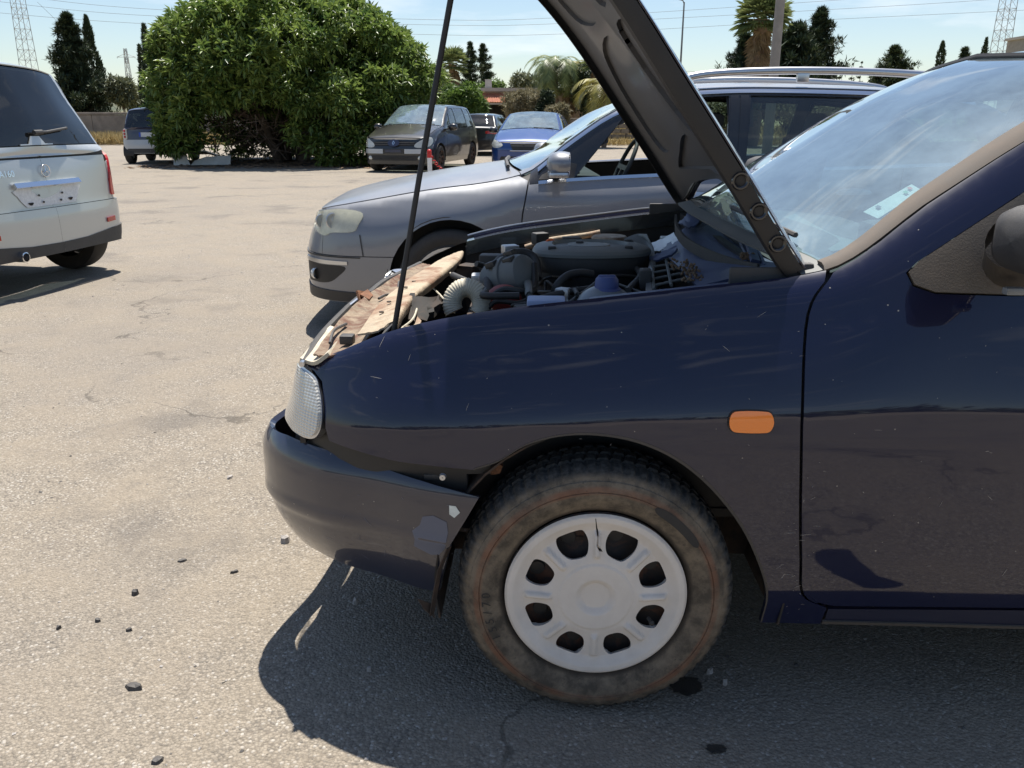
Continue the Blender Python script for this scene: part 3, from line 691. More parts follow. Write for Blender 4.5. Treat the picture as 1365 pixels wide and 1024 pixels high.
def palm(u, Y, vcen, rpx, label, kind='date', leaf='palm_leaf', skirt=False, trunk=.16, nf=34, vbase=None, seed=0, name='palm_tree'):
    ppm = FPX/(Y*_c+.3); x = px2(u, Y); zc = zz(vcen, Y); rad = rpx/ppm; rr = random.Random(seed+int(u)); t = thing(name, label, 'tree', (x, Y, 0), 0)
    pts = [(.05*math.sin(z*1.3), 0, z) for z in np.linspace(0, zc, 14)]; m = MB().tube(pts, [trunk*(1.15 if i % 2 else .95) for i in range(14)], 10); m.build('trunk', 'palm_trunk', t)
    def frond(az, el, L_, segs=11, lf=.34):
        V = []; F = []; d = Vector((math.cos(az), math.sin(az), 0)); s = Vector((-math.sin(az), math.cos(az), 0)); p = Vector((0, 0, zc)); e = el; pts = []
        for i in range(segs*2+1): pts.append((p.copy(), d*math.cos(e)+Vector((0,0,math.sin(e))))); p = p+(d*math.cos(e)+Vector((0,0,math.sin(e))))*L_/(segs*2); e -= (1.15+.8*rr.random())/(segs*2)*1.6
        for i, (p, dr) in enumerate(pts[2:]):
            f = i/(segs*2-2); ll = L_*lf*(math.sin(math.pi*min(1, .12+f*.86))**.6)
            for sg in (1, -1):
                dd = (s*sg*.75+dr*.62+Vector((0,0,-.35+.25*rr.random()))).normalized(); b = len(V); w_ = L_*.022; V += [tuple(p-dr*w_), tuple(p+dr*w_), tuple(p+dd*ll)]; F.append((b, b+1, b+2))
        for i in range(len(pts)-1):
            b = len(V); a_, c_ = pts[i][0], pts[i+1][0]; w_ = L_*.011; V += [tuple(a_+s*w_), tuple(a_-s*w_), tuple(c_-s*w_), tuple(c_+s*w_)]; F += [(b, b+1, b+2), (b, b+2, b+3)]
        return V, F
    def fan(az, el, L_):
        V = []; F = []; d = Vector((math.cos(az)*math.cos(el), math.sin(az)*math.cos(el), math.sin(el))); s = Vector((-math.sin(az), math.cos(az), 0)); c0 = Vector((0,0,zc)); c = c0+d*L_*.5; n_ = d.cross(s)
        b = 0; V += [tuple(c0+s*.015), tuple(c0-s*.015), tuple(c)]; F.append((0, 1, 2))
        for k in range(13):
            a = R(-78+156*k/12); q = d*math.cos(a)+s*math.sin(a); q2 = (q+Vector((0,0,-.28-.3*rr.random()))).normalized(); w_ = s*math.cos(a)-d*math.sin(a); r1 = L_*.36; b = len(V)
            V += [tuple(c), tuple(c+q*r1+w_*L_*.045), tuple(c+q*r1-w_*L_*.045), tuple(c+q*r1+q2*L_*.26)]; F += [(b, b+1, b+3), (b, b+3, b+2)]
        return V, F
    def gather(nm, items, m_):
        V = []; F = []
        for v, f in items: b = len(V); V += v; F += [tuple(i+b for i in q) for q in f]
        return mesh_obj(nm, V, F, m_, t)
    fs = []
    for i in range(nf):
        az = i*2.399+rr.uniform(-.2,.2); f = i/nf
        fs.append(frond(az, 1.35-1.5*f, rad*rr.uniform(.85, 1.12)*1.25) if kind == 'date' else fan(az, 1.4-1.9*f, rad*rr.uniform(.85, 1.1)))
    gather('crown', fs, leaf)
    if skirt:
        ds = []
        for i in range(60):
            k = i/60; sv = zc; 
            v, f = fan(i*2.399, -1.0-.45*rr.random(), rad*rr.uniform(.6, .9)); dz = -k*rad*skirt; ds.append(([(a, b, c+dz) for a, b, c in v], f))
        gather('dead_skirt', ds, 'dead_frond')
    return t
def lattice(name, label, cat, base, h, w0, w1, n, bar=.05, arms=(), m='steel_lattice'):
    t = thing(name, label, cat, base); mb = MB()
    def c(k, i): f = i/n; w_ = w0+(w1-w0)*f; return Vector(((w_/2)*(1 if k in (0, 3) else -1), (w_/2)*(1 if k < 2 else -1), h*f))
    for k in range(4): mb.tube([c(k, 0), c(k, n)], bar, 4)
    mb.build('leg_angles', m, t); mb = MB()
    for i in range(n):
        for k in range(4):
            j = (k+1) % 4; mb.tube([c(k, i), c(j, i+1)], bar*.55, 4, caps=False)
            if i % 2: mb.tube([c(j, i), c(k, i+1)], bar*.55, 4, caps=False)
            mb.tube([c(k, i), c(j, i)], bar*.5, 4, caps=False)
    mb.build('bracing', m, t)
    for z, l in arms:
        mb = MB(); mb.tube([(-l, 0, z), (l, 0, z)], bar*.8, 4); mb.tube([(-l, 0, z), (0, 0, z+l*.35), (l, 0, z)], bar*.6, 4)
        for s_ in (-1, 1): mb.tube([(s_*l*.95, 0, z), (s_*l*.95, 0, z-.5)], .07, 6)
        mb.build('cross_arm', m, t)
    return t
# --- far left: wall, grass, trees, hill
t = thing('perimeter_wall', 'low concrete block wall beyond the yard, left of the leafy tree', 'wall', (px2(60, 45), 45, 0))
mb = MB()
for i in range(11): mb.rbox((i*2.42-6, 0, .70), (2.40, .2, 1.40), .015)
mb.build('wall_panel', 'concrete_wall', t); mb = MB(); mb.rbox((6.0, 0, 1.475), (26.5, .28, .12), .02); mb.build('coping', 'concrete_wall', t)
t = thing('back_wall', 'stone boundary wall in front of the low pink house', 'wall', (-3.5, 42.5, 0)); mb = MB()
for r_ in range(5):
    x = -.5+random.uniform(0,.4)
    while x < 15:
        w_ = random.uniform(.35,.8); mb.rbox((x+w_/2, random.uniform(-.03,.03), .13+r_*.25), (w_-.03, .35, .225), .03); x += w_
tag(mb.build('stones', 'stone_wall', t), kind='stuff')
def grass_patch(name, x0, x1, y0, y1, n, h, m, z=0.):
    P = np.stack([rng.uniform(x0, x1, n), rng.uniform(y0, y1, n), np.full(n, z)], 1)
    return tag(leafmesh(name, P, np.tile([0, 0, 1.], (n, 1)), 4, h, h*.10, m, spread=.45, droop=.15, up=.4), kind='stuff')
grass_patch('dry_grass', -34, -14, 41.5, 44.6, 4200, .55, 'dry_grass')
grass_patch('dry_grass', -5, 14, 40.5, 42.2, 1500, .35, 'dry_grass')
grass_patch('dry_grass', -40, 60, 47, 75, 5000, .8, 'dry_grass')
def hill(name, x0, x1, Y, h, seed, m='hill_green', depth=300):
    rr = random.Random(seed); n = 50; ph = [rr.uniform(0, 6.28) for _ in range(5)]
    P = []
    for j in range(7):
        f = j/6; row = []
        for i in range(n+1):
            s_ = i/n; e = math.sin(math.pi*s_)**.5; z = h*e*(.75+.12*math.sin(s_*9+ph[0])+.08*math.sin(s_*23+ph[1])+.03*math.sin(s_*70+ph[2]))*math.sin(math.pi*min(1, f*1.0)/1.0*.5)
            row.append(Vector((x0+(x1-x0)*s_, Y+depth*f, z-2)))
        P.append(row)
    return tag(MB().grid(P).build(name, m, smooth=True), kind='structure')
hill('hill', -1500, -350, 1500, 78, 3); hill('hill', -700, 1800, 1900, 48, 5)
lattice('electricity_pylon', 'steel lattice pylon cut by the top of the picture at far left', 'pylon', (px2(50, 92), 92, 0), 24, 1.5, .55, 24, .035, arms=((14.6, 2.3),(16.5, 2.3),(18.4, 1.8)))
lattice('distant_pylon', 'tiny distant pylon on the skyline between the cypresses and the leafy tree', 'pylon', (px2(179, 330), 330, 0), 26, 2.6, .8, 9, .13, arms=((23, 3.5),))
lattice('lattice_mast', 'slender steel lattice mast at the far right, above the windscreen', 'pylon', (px2(1318, 85), 85, 0), 24, 1.5, .7, 26, .035, arms=())
conifer(108, 50, 20, 66, 'broad ragged dark conifer, left of the slim cypress behind the concrete wall', 20, seed=4, per=88, zlow=.08, leaf='cypress_leaf')
cypress(134, 52, 23, 150, 27, 'slim dark cypress touching the broad conifer on its right', n=2600, seed=2, group=None)
cypress(207, 44, 34, 150, 20, 'slim cypress tip showing at the left edge of the leafy tree', n=1200, seed=5, group=None)
cypress(198, 47, 62, 150, 15, 'short cypress half covered by the left side of the leafy tree', n=900, seed=6, group=None)
round_tree('olive_tree', 'rounded grey green tree above the wall beside the small car', 'tree', 166, 50, 105, 145, 40, 'olive_leaf', 900, .3, .1)
round_tree('scrub', 'dull green scrub behind the wall, under the cypresses', 'bush', 60, 55, 118, 150, 120, 'olive_leaf', 1500, .35, .12)
round_tree('scrub', 'low scrub peeping over the wall between the trees', 'bush', 190, 56, 112, 150, 60, 'far_tree', 900, .35, .12)
# --- the big leafy tree
TY = 25.6; tx = px2(388, TY)
big = thing('leafy_tree', 'big dome-shaped leafy tree with long glossy leaves reaching down to the ground', 'tree', (tx, TY, 0))
rr = random.Random(12); bl = [(0, .4, 2.75, 3.5, 3.0, 1.75)]
for i in range(150):
    a = rr.uniform(0, 6.283); e = rr.uniform(-.42, 1.35); q = rr.uniform(.36, .72); R_ = 1.0
    x = math.cos(a)*math.cos(e)*3.75; y = math.sin(a)*math.cos(e)*3.2; z = 2.55+math.sin(e)*(1.95 if e > 0 else 2.3)
    if z < 1.75 and y < 0 and -1.9 < x < 1.2: continue
    bl.append((x, y, z, q*1.15, q*1.1, q*.85))
for x, y, z, q in ((-3.7,-.9,1.4,.7),(-3.9,-.5,2.2,.65),(-3.5,-1.6,.75,.52),(-3.1,-1.9,.62,.45),(1.5,-2.6,1.3,.65),(1.9,-2.5,.75,.6),(2.5,-2.2,.7,.7),(1.2,-2.8,1.7,.6),(.6,-2.9,1.9,.5),(3.2,-1.6,1.1,.7),(-2.4,-2.6,1.45,.5),(-1.2,-2.9,1.75,.45),(3.7,-.8,2.0,.6),(2.0,-3.0,1.75,.55),(-3.0,-2.0,1.2,.6),(-2.7,-2.2,.7,.5),(.9,-2.7,.9,.5),(1.6,-2.8,.45,.5),(2.4,-2.6,.45,.5),(3.2,-1.8,.5,.55),(2.8,-2.2,1.4,.65),(-2.0,-2.6,1.9,.6),(-.3,-3.0,1.9,.5),(-3.9,0,1.2,.8)): bl.append((x, y, z, q, q, q*.8))
P, N = on_blobs(bl, 13500, .35, .12); N = N*.8+np.array([0, 0, .35])
Q = rng.normal(size=(2600, 3)); Q /= np.linalg.norm(Q, axis=1, keepdims=True); Q *= rng.uniform(.2, 1, (2600, 1))**.5; Q = Q*np.array([3.7, 2.6, 2.0])+np.array([0, .7, 2.75]); P = np.concatenate([P, Q]); N = np.concatenate([N, Q*0+np.array([0, -.3, .6])])
Q = np.stack([rng.uniform(-3.4, 3.2, 900), rng.uniform(.6, 2.4, 900), rng.uniform(.1, 2., 900)], 1); P = np.concatenate([P, Q]); N = np.concatenate([N, Q*0+np.array([0, -.5, .5])])
P[:, 0] = np.where(P[:, 0] < 0, P[:, 0]*.87, P[:, 0]); P[:, 2] = np.where(P[:, 2] > 2.2, 2.2+(P[:, 2]-2.2)*(1.04-.42*np.minimum(1, np.abs(P[:, 0]+.2)/4.0)**2.2), P[:, 2])
leafmesh('crown', P, N, 10, .23, .065, 'loquat_leaf', big, spread=.72, droop=.55)
mb = MB(); rr = random.Random(5)
for i in range(9):
    a = 2*math.pi*i/9+rr.uniform(-.3,.3); b = Vector((rr.uniform(-.4,.4), rr.uniform(-.6,.2), 0)); e = Vector((math.cos(a)*2.6, math.sin(a)*2.2-.2, rr.uniform(1.9, 3.2)))
    mb.tube([b, b.lerp(e, .35)+Vector((0,0,.4)), b.lerp(e, .7)+Vector((0,0,.3)), e], [.13,.09,.06,.02], 7)
mb.build('trunk', 'bark', big, autos=60); mb = MB()
for i in range(170):
    a = rr.uniform(0, 6.283); r0 = rr.uniform(.3, 2.9); p = Vector((math.cos(a)*r0, -abs(math.sin(a)*r0)*.9, rr.uniform(.5, 1.7))); mb.tube([p, p+Vector((rr.uniform(-.5,.5), rr.uniform(-.3,.3), rr.uniform(-.5,.25))), p+Vector((rr.uniform(-1,1), rr.uniform(-.6,.4), rr.uniform(-.9,.4)))], [.018,.013,.005], 4, caps=False)
mb.build('bare_twigs', 'twig', big)
def scatter(name, x0, x1, y0, y1, n, s0, s1, m, kind='stuff', flat=.45, cond=None):
    V = []; F = []; b = 0
    base = [(1,0,0),(-1,0,0),(0,1,0),(0,-1,0),(0,0,1),(0,0,-1)]; fc = [(0,2,4),(2,1,4),(1,3,4),(3,0,4),(2,0,5),(1,2,5),(3,1,5),(0,3,5)]
    for _ in range(n):
        x, y = random.uniform(x0, x1), random.uniform(y0, y1)
        if cond and not cond(x, y): continue
        s_ = s0+(s1-s0)*random.random()**2.5; a = random.uniform(0, 6.28); ca, sa = math.cos(a), math.sin(a)
        for q in base:
            j = [random.uniform(.6, 1.2)*s_ for _ in range(3)]; X, Yv, Z = q[0]*j[0]+random.uniform(-.3,.3)*s_, q[1]*j[1]+random.uniform(-.3,.3)*s_, q[2]*j[2]*flat; V.append((x+X*ca-Yv*sa, y+X*sa+Yv*ca, Z+s_*flat*.5))
        F += [tuple(i+b for i in f) for f in fc]; b += 6
    return tag(mesh_obj(name, V, F, m), kind=kind)
scatter('leaf_litter', tx-3.6, tx+3.4, TY-3.6, TY+1, 2600, .02, .09, 'dead_leaf', flat=.3)
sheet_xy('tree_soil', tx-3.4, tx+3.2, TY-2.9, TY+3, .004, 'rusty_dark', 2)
t = thing('broken_panel', 'broken off-white fibreglass panel lying at the foot of the leafy tree', 'panel', (px2(262, 23.6), 23.6, 0), R(8))
mb = MB(); mb.slab([[Vector((-.75,0,.0)), Vector((-.70,.05,.36))],[Vector((-.3,-.02,0)), Vector((-.42,.05,.34))]], .03); mb.slab([[Vector((-.28,-.05,.01)), Vector((-.2,.10,.12))],[Vector((.1,-.08,.02)), Vector((.1,.1,.22))],[Vector((.78,-.1,.02)), Vector((.78,.1,.26))]], .03); mb.slab([[Vector((-.35,.1,.36)), Vector((-.3,.5,.30))],[Vector((.1,.1,.40)), Vector((.15,.5,.3))],[Vector((.45,.1,.28)), Vector((.45,.5,.2))]], .03); mb.build('shard', 'white_panel', t)
# --- barrier post with chain
t = thing('barrier_post', 'red and white barrier post with a red chain by the black people carrier', 'post', (px2(571, 18.6), 18.6, 0))
for z0, z1, m_ in ((0,.12,'red_plastic'),(.12,.42,'white_plastic'),(.42,.52,'red_plastic')): MB().lathe([(.0005, z0),(.05, z0),(.05, z1),(.0005, z1)], n=14).build('band', m_, t)
MB().ball((0,0,.55), (.05,.05,.05)).build('knob', 'red_plastic', t)
mb = MB(); cp = [Vector((0,0,.5)).lerp(Vector((.42,.1,.02)), i/9)+Vector((0,0,-.05*math.sin(math.pi*i/9))) for i in range(10)]
for i, p in enumerate(cp): mb.lathe([(.028+.010*math.cos(R(a)), .010*math.sin(R(a))) for a in range(0, 360, 60)], p, 10, 'y' if i % 2 else 'z', closed=True)
mb.build('chain', 'red_plastic', t)
# --- the house and things around it
hs_ = thing('low_house', 'low pink-walled house with a red tiled porch roof, far behind the cars', 'house', (px2(646, 52), 52, 0))
mb = MB(); mb.prism([(0,0),(.2,0),(.2,2.1),(1.25,2.1),(1.25,0),(6,0),(6,2.75),(0,2.75)], 0, .25, 'y'); mb.box((3, 2.5, 1.37), (5.9, .2, 2.7)); mb.box((.1, 1.3, 1.37), (.2, 2.3, 2.7)); mb.box((5.9, 1.3, 1.37), (.2, 2.3, 2.7)); mb.build('wall', 'house_wall', hs_)
MB().box((3, 1.3, 2.86), (6.4, 3.0, .2)).build('roof', 'house_trim', hs_)
mb = MB()
for i in range(12): mb.slab([[Vector((-.1+i*.14,-.75,2.12)), Vector((-.1+i*.14+.06,-.75,2.16)), Vector((-.1+i*.14+.13,-.75,2.12))],[Vector((-.1+i*.14,-.02,2.62)), Vector((-.1+i*.14+.06,-.02,2.66)), Vector((-.1+i*.14+.13,-.02,2.62))]], .02)
mb.build('porch_roof', 'roof_tile', hs_); MB().box((.7,-.72,2.05), (1.9,.08,.08)).build('porch_beam', 'house_trim', hs_)
MB().box((.72, 1.0, 1.1), (1.1, .05, 2.0)).build('porch_shade_panel', 'black', hs_)  # black panel paints the shade inside the porch opening
for x in (2.6, 4.4): f = MB().box((x, -.03, 1.5), (.8,.06,.9)).build('window', 'house_trim', hs_); MB().box((x,-.07,1.5), (.66,.03,.76)).build('pane', 'glass_tint', f)
for x in (-.08, 1.5): MB().box((x, -.70, 1.03), (.14,.14,2.0)).build('porch_post', 'house_trim', hs_)
MB().box((.2, 1.6, 3.2), (.4,.4,.6)).build('chimney', 'house_trim', hs_)
bld = thing('grey_block', 'corner of a grey concrete building at the right edge, behind the roof', 'building', (px2(1372, 70), 70, 0)); mb = MB(); mb.box((1.2, 2, 3.7), (3.6, 4, 7.4)); mb.build('wall', 'concrete_pole', bld); MB().box((1.2,2,7.45),(3.9,4.3,.2)).build('coping', 'house_trim', bld)
# --- middle and right vegetation
round_tree('green_shrub', 'bright green rounded shrub behind the black people carrier', 'bush', 617, 36, 113, 165, 62, 'bright_shrub', 1500, .22, .08, 6)
round_tree('green_shrub', 'yellow green tree crown just left of the house roof', 'tree', 652, 58, 104, 160, 46, 'bright_shrub', 1000, .3, .1)
round_tree('green_tree', 'dark leafy tree rising behind the black people carrier', 'tree', 575, 44, 92, 170, 60, 'palm_leaf', 1300, .28, .09)
round_tree('dry_bush', 'dry olive-brown bush in front of the low house', 'bush', 700, 46, 118, 165, 64, 'dry_shrub', 1700, .2, .05, 7)
round_tree('dry_bush', 'small grey-green bush at the foot of the palms above the blue car', 'bush', 744, 42, 138, 168, 34, 'dry_shrub', 800, .2, .06)
round_tree('dark_bush', 'dark green bush left of the palm trunk by the house', 'bush', 727, 45, 122, 165, 26, 'cypress_leaf', 700, .2, .07)
round_tree('far_tree', 'hazy olive tree crown beyond the house roof', 'tree', 697, 72, 98, 150, 46, 'olive_leaf', 900, .4, .14)
round_tree('far_tree', 'pale tree between the palm and the raised bonnet', 'tree', 722, 80, 108, 150, 40, 'far_tree', 700, .4, .14)
round_tree('green_tree', 'dense dark green tree behind the palms, left of the raised bonnet', 'tree', 790, 50, 84, 168, 66, 'conifer_leaf', 1800, .26, .1)
round_tree('green_tree', 'dark tree low behind the estate roof pillar', 'tree', 835, 46, 112, 170, 60, 'conifer_leaf', 1300, .26, .1)
conifer(628, 60, 57, 32, 'left one of two tall layered conifers behind the tent-shaped shrubs', 14, seed=8, zlow=.35, per=60)
conifer(645, 63, 60, 34, 'right one of two tall layered conifers, lower branches reaching out', 13, seed=9, zlow=.35, per=60)
conifer(601, 66, 68, 16, 'thin dark conifer tip behind the shaggy palm', 10, seed=10, zlow=.4, per=40)
palm(605, 54, 86, 22, 'shaggy fan palm left of the two layered conifers', 'fan', skirt=1.1, trunk=.22, nf=40)
palm(740, 50, 92, 40, 'feathery palm with arching fronds above the blue car', 'date', trunk=.17, nf=38)
palm(762, 56, 92, 26, 'smaller palm just right of the feathery palm', 'date', 'palm_yellow', trunk=.15, nf=28)
palm(757, 50, 118, 20, 'stubby palm with brown hanging fronds beside the palm trunks', 'fan', skirt=1.0, trunk=.15, nf=16)
palm(797, 47, 82, 24, 'tall thin fan palm close to the raised bonnet', 'fan', skirt=.9, trunk=.13, nf=34)
palm(806, 38, 122, 44, 'low palm with long yellowish fronds beside the bonnet', 'date', 'palm_yellow', trunk=.12, nf=26)
palm(592, 50, 118, 24, 'low palm half hidden behind the prop rod', 'date', trunk=.12, nf=24)
palm(1004, 40, 26, 38, 'tall shaggy fan palm with a brown skirt beside the concrete pole', 'fan', skirt=1.35, trunk=.30, nf=60)
conifer(985, 56, 48, 64, 'dark conifer behind the shaggy palm, left of the pole', 12, seed=21, zlow=.3, per=60, leaf='cypress_leaf')
conifer(1050, 54, 38, 92, 'large dark cedar right of the concrete pole', 15, seed=22, zlow=.2, per=90, leaf='cypress_leaf')
conifer(1074, 56, 14, 66, 'tall ragged dark cedar with a leaning tip right of the pole', 16, seed=23, zlow=.3, per=60, lean=.4, leaf='cypress_leaf')
cypress(1098, 58, 52, 150, 17, 'small cypress next to the dark cedars', n=900, seed=1, group=None)
for i, (u, v, w_, lb) in enumerate(((1113,83,12,'tiny dark treetop just right of the small cypress'),(1129,84,10,'tiny dark treetop above the middle of the roof rail'),(1140,82,10,'tiny pointed treetop right beside its twin over the rail'),(1206,84,12,'tiny treetop right of the spreading conifer'))): conifer(u, 95, v, w_+4, lb, 9, seed=40+i, zlow=.4, per=30)
conifer(1181, 70, 64, 52, 'spreading pale conifer alone above the roof rail', 13, seed=31, zlow=.4, per=60)
cypress(1242, 66, 57, 150, 23, 'plump cypress above the end of the roof rail', n=1400, seed=3, group=None)
conifer(1273, 72, 66, 44, 'thin spiky conifer between the two right-hand cypresses', 12, seed=32, zlow=.3, per=50)
cypress(1298, 66, 52, 150, 20, 'slender cypress left of the lattice mast', n=1200, seed=4, group=None)
t = thing('concrete_pole', 'thick round concrete pole beside the shaggy palm, cut by the top of the picture', 'pole', (px2(1026, 30), 30, 0)); MB().lathe([(.17,0),(.165,2),(.13,9.5),(.0005,9.5)], n=20).build('shaft', 'concrete_pole', t)
mb = MB().box((0,0,8.9), (1.6,.1,.1)); mb.build('cross_arm', 'steel_lattice', t)
t = thing('street_lamp', 'thin street lamp with a short arm, behind the raised bonnet', 'lamp post', (px2(903, 60), 60, 0)); MB().tube([(0,0,0),(0,0,8.6)], [.09,.05], 8).build('pole', 'wire', t); MB().tube([(0,0,8.5),(-.1,0,8.7),(-.5,0,8.8)], .04, 6).build('arm', 'wire', t); MB().rbox((-.62,0,8.8), (.42,.18,.1), .03).build('lamp_head', 'wire', t)
for i, pts in enumerate(([(-40,-14),(180,11),(560,26),(760,23),(1150,-2),(1400,-20)], [(-40,-2),(180,20),(560,33),(760,31),(1190,8),(1400,-6)], [(-40,14),(180,31),(560,46),(760,45),(1090,27),(1400,12)], [(850,92),(955,96),(1100,95)], [(50,3),(110,60),(135,75)])):
    Yq = 92; q = [at(u, v, Yq) for u, v in pts]; o = MB().tube(cr(q, 8), .016, 5).build('power_line', 'wire')
    tag(o, ('uppermost of the three long power lines across the sky','middle one of the three long power lines across the sky','lowest of the three long power lines across the sky','short slack wire left of the shaggy palm','wire sagging down from the left pylon')[i], 'cable', 'power lines')
# scrub seen under and through the estate's windows, and the rough bank behind the photographer that the paint mirrors
round_tree('green_shrub', 'shrubs beyond the yard, seen through the estate windows', 'bush', 930, 40, 125, 175, 150, 'olive_leaf', 1500, .3, .1)
round_tree('green_shrub', 'olive scrub behind the estate, seen past its rear door glass', 'bush', 1100, 44, 120, 175, 190, 'dry_shrub', 1500, .3, .1)
def bank():
    P = []
    for j in range(6):
        f = j/5; P.append([Vector((-60+120*i/40, -16-10*f, 2.0*math.sin(f*math.pi/2)*(.8+.25*math.sin(i*.7)+.15*math.sin(i*1.9))-.02)) for i in range(41)])
    return tag(MB().grid(P).build('earth_bank', 'stone_wall', smooth=True), kind='structure')
bank(); n = 3000; P = np.stack([rng.uniform(-50, 50, n), rng.uniform(-27, -21, n), rng.uniform(1.2, 3.6, n)], 1); P[:, 2] -= .9*np.abs(np.sin(P[:, 0]*.35))
tag(leafmesh('hedge', P, np.tile([0, 0, 1.], (n, 1)), 5, .7, .3, 'olive_leaf'), kind='stuff')
# --- loose stones and fragments on the ground
scatter('grit', -3.2, 1.8, 1.15, 6.0, 2600, .0015, .006, 'stone_chip'); scatter('grit', -7, 0, 5.5, 14, 900, .004, .012, 'stone_chip')
scatter('dark_grit', -3.0, 1.2, 1.15, 5.0, 260, .002, .008, 'dark_chip')
def chip(name, label, u, v, w_, h_, m, grp=None, th=.012, rot=None):
    p = ground(u, v); a = random.uniform(0, 3) if rot is None else rot; n = 7; rr = random.Random(u)
    pl = [(w_/2*math.cos(t_)*rr.uniform(.75,1.1), h_/2*math.sin(t_)*rr.uniform(.7,1.15)) for t_ in [6.283*k/n+rr.uniform(-.2,.2) for k in range(n)]]
    V = [Vector((x, y, 0)) for x, y in pl]+[Vector((x*.8+rr.uniform(-.1,.1)*w_*.2, y*.8, th*rr.uniform(.6,1.2))) for x, y in pl]+[Vector((0,0,th*1.1))]
    F = [(i, (i+1) % n, (i+1) % n+n, i+n) for i in range(n)]+[(i+n, (i+1) % n+n, 2*n) for i in range(n)]
    o = mesh_obj(name, V, F, m, loc=p, rot=(0,0,a)); return tag(o, label, 'debris', grp)
G = 'fragments lying on the asphalt'
chip('plastic_shard', 'largest dark plastic shard, near the bottom left corner', 180, 917, .055, .028, 'dark_chip', G, .010, -.3)
chip('plastic_shard', 'flat dark shard with a ragged tip, up from the largest one', 243, 748, .034, .020, 'dark_chip', G, .006, .2)
chip('plastic_shard', 'small slate coloured shard right of the ragged flat one', 313, 763, .030, .018, 'dark_chip', G, .006, .5)
chip('stone', 'small dark stone left of the bumper shadow', 181, 792, .024, .020, 'dark_chip', G, .014)
chip('stone', 'dark pebble farthest left in the row below the bumper', 78, 838, .016, .014, 'dark_chip', G, .008)
chip('stone', 'dark pebble in the middle of the row of three pebbles', 131, 828, .020, .016, 'dark_chip', G, .008)
chip('stone', 'dark pebble at the right end of the row of three pebbles', 172, 841, .016, .012, 'dark_chip', G, .008)
chip('asphalt_lump', 'grey lump on the asphalt beside the front of the bumper', 380, 722, .036, .032, 'stone_chip', G, .020)
chip('plastic_shard', 'grey chip lying alone in front of the corner lamp', 307, 637, .034, .022, 'stone_chip', G, .008)
chip('plastic_shard', 'dark shard cut by the bottom edge of the picture', 210, 1015, .026, .030, 'dark_chip', G, .008)
chip('stone', 'pale pebble in the shade under the bumper', 474, 804, .020, .016, 'stone_chip', G, .014)
chip('stone', 'pale pebble at the edge of the shade below the bumper', 492, 894, .014, .012, 'stone_chip', G, .010)
chip('stone', 'pale stone right of the front tyre', 946, 897, .016, .014, 'stone_chip', G, .012)
chip('stone', 'light pebble in the shade behind the front tyre', 966, 912, .015, .013, 'stone_chip', G, .012)

def stain(u, v, w_, h_, seed):
    p = ground(u, v); rr = random.Random(seed); n = 26; V = [(p.x+w_/2*math.cos(6.283*k/n)*rr.uniform(.72,1.1), p.y+h_/2*math.sin(6.283*k/n)*rr.uniform(.72,1.1), .004) for k in range(n)]
    tag(mesh_obj('oil_stain', V, [tuple(range(n))], 'oil'), kind='structure')
mat('oil', (.022,.020,.018), .45, var=.4, vscale=60, bump=.8, bscale=160)
stain(915, 915, .085, .075, 4); stain(955, 1000, .05, .03, 9)

# ================================================================== the navy hatchback in front (bonnet up)
def tyre_nodes(n, B, L):
    tc = n.nodes.new('ShaderNodeTexCoord'); sp = n.nodes.new('ShaderNodeSeparateXYZ'); L.new(tc.outputs['Object'], sp.inputs[0])
    r = _math(n, L, 'SQRT', _math(n, L, 'ADD', _math(n, L, 'MULTIPLY', sp.outputs[0], sp.outputs[0]), _math(n, L, 'MULTIPLY', sp.outputs[2], sp.outputs[2])))
    nz = _noise(n, L, 22, 8, .7); nb = _noise(n, L, 90, 6, .7)
    side = _mx(n, L, _mr(n, L, nz, .38, .62), (.068, .055, .040), (.19, .15, .105))
    ring = _math(n, L, 'MULTIPLY', _math(n, L, 'MULTIPLY', _mr(n, L, r, .234, .240), _mr(n, L, r, .256, .250)), _mr(n, L, _noise(n, L, 9, 7, .7), .38, .60, .1, .9))
    side = _mx(n, L, _math(n, L, 'MULTIPLY', ring, .8), side, (.22, .095, .05))
    spk = _mr(n, L, nb, .60, .68); side = _mx(n, L, _math(n, L, 'MULTIPLY', spk, .5), side, (.02, .018, .016))
    tread = _mx(n, L, _mr(n, L, nb, .4, .7), (.020, .019, .017), (.085, .078, .068))
    c = _mx(n, L, _mr(n, L, r, .268, .279), side, tread)
    c = _mx(n, L, _mr(n, L, r, .204, .198, 0, .7), c, (.03, .024, .02))
    L.new(c, B.inputs['Base Color']); b = n.nodes.new('ShaderNodeBump'); b.inputs['Strength'].default_value = .5; b.inputs['Distance'].default_value = .003
    L.new(nb, b.inputs['Height']); L.new(b.outputs[0], B.inputs['Normal'])
node_mat('tyre_muddy', tyre_nodes, .82)
def lens_nodes(n, B, L):
    tc = n.nodes.new('ShaderNodeTexCoord'); sp = n.nodes.new('ShaderNodeSeparateXYZ'); L.new(tc.outputs['Object'], sp.inputs[0])
    a = _math(n, L, 'SINE', _math(n, L, 'MULTIPLY', sp.outputs[2], 1000.)); c = _math(n, L, 'SINE', _math(n, L, 'MULTIPLY', _math(n, L, 'SUBTRACT', sp.outputs[0], sp.outputs[1]), 420.))
    h = _math(n, L, 'MULTIPLY', _math(n, L, 'ADD', a, c), .5)
    col = _mx(n, L, _mr(n, L, h, -1, 1), (.52, .51, .47), (.68, .67, .62)); L.new(col, B.inputs['Base Color'])
    b = n.nodes.new('ShaderNodeBump'); b.inputs['Strength'].default_value = .35; b.inputs['Distance'].default_value = .003; L.new(h, b.inputs['Height']); L.new(b.outputs[0], B.inputs['Normal'])
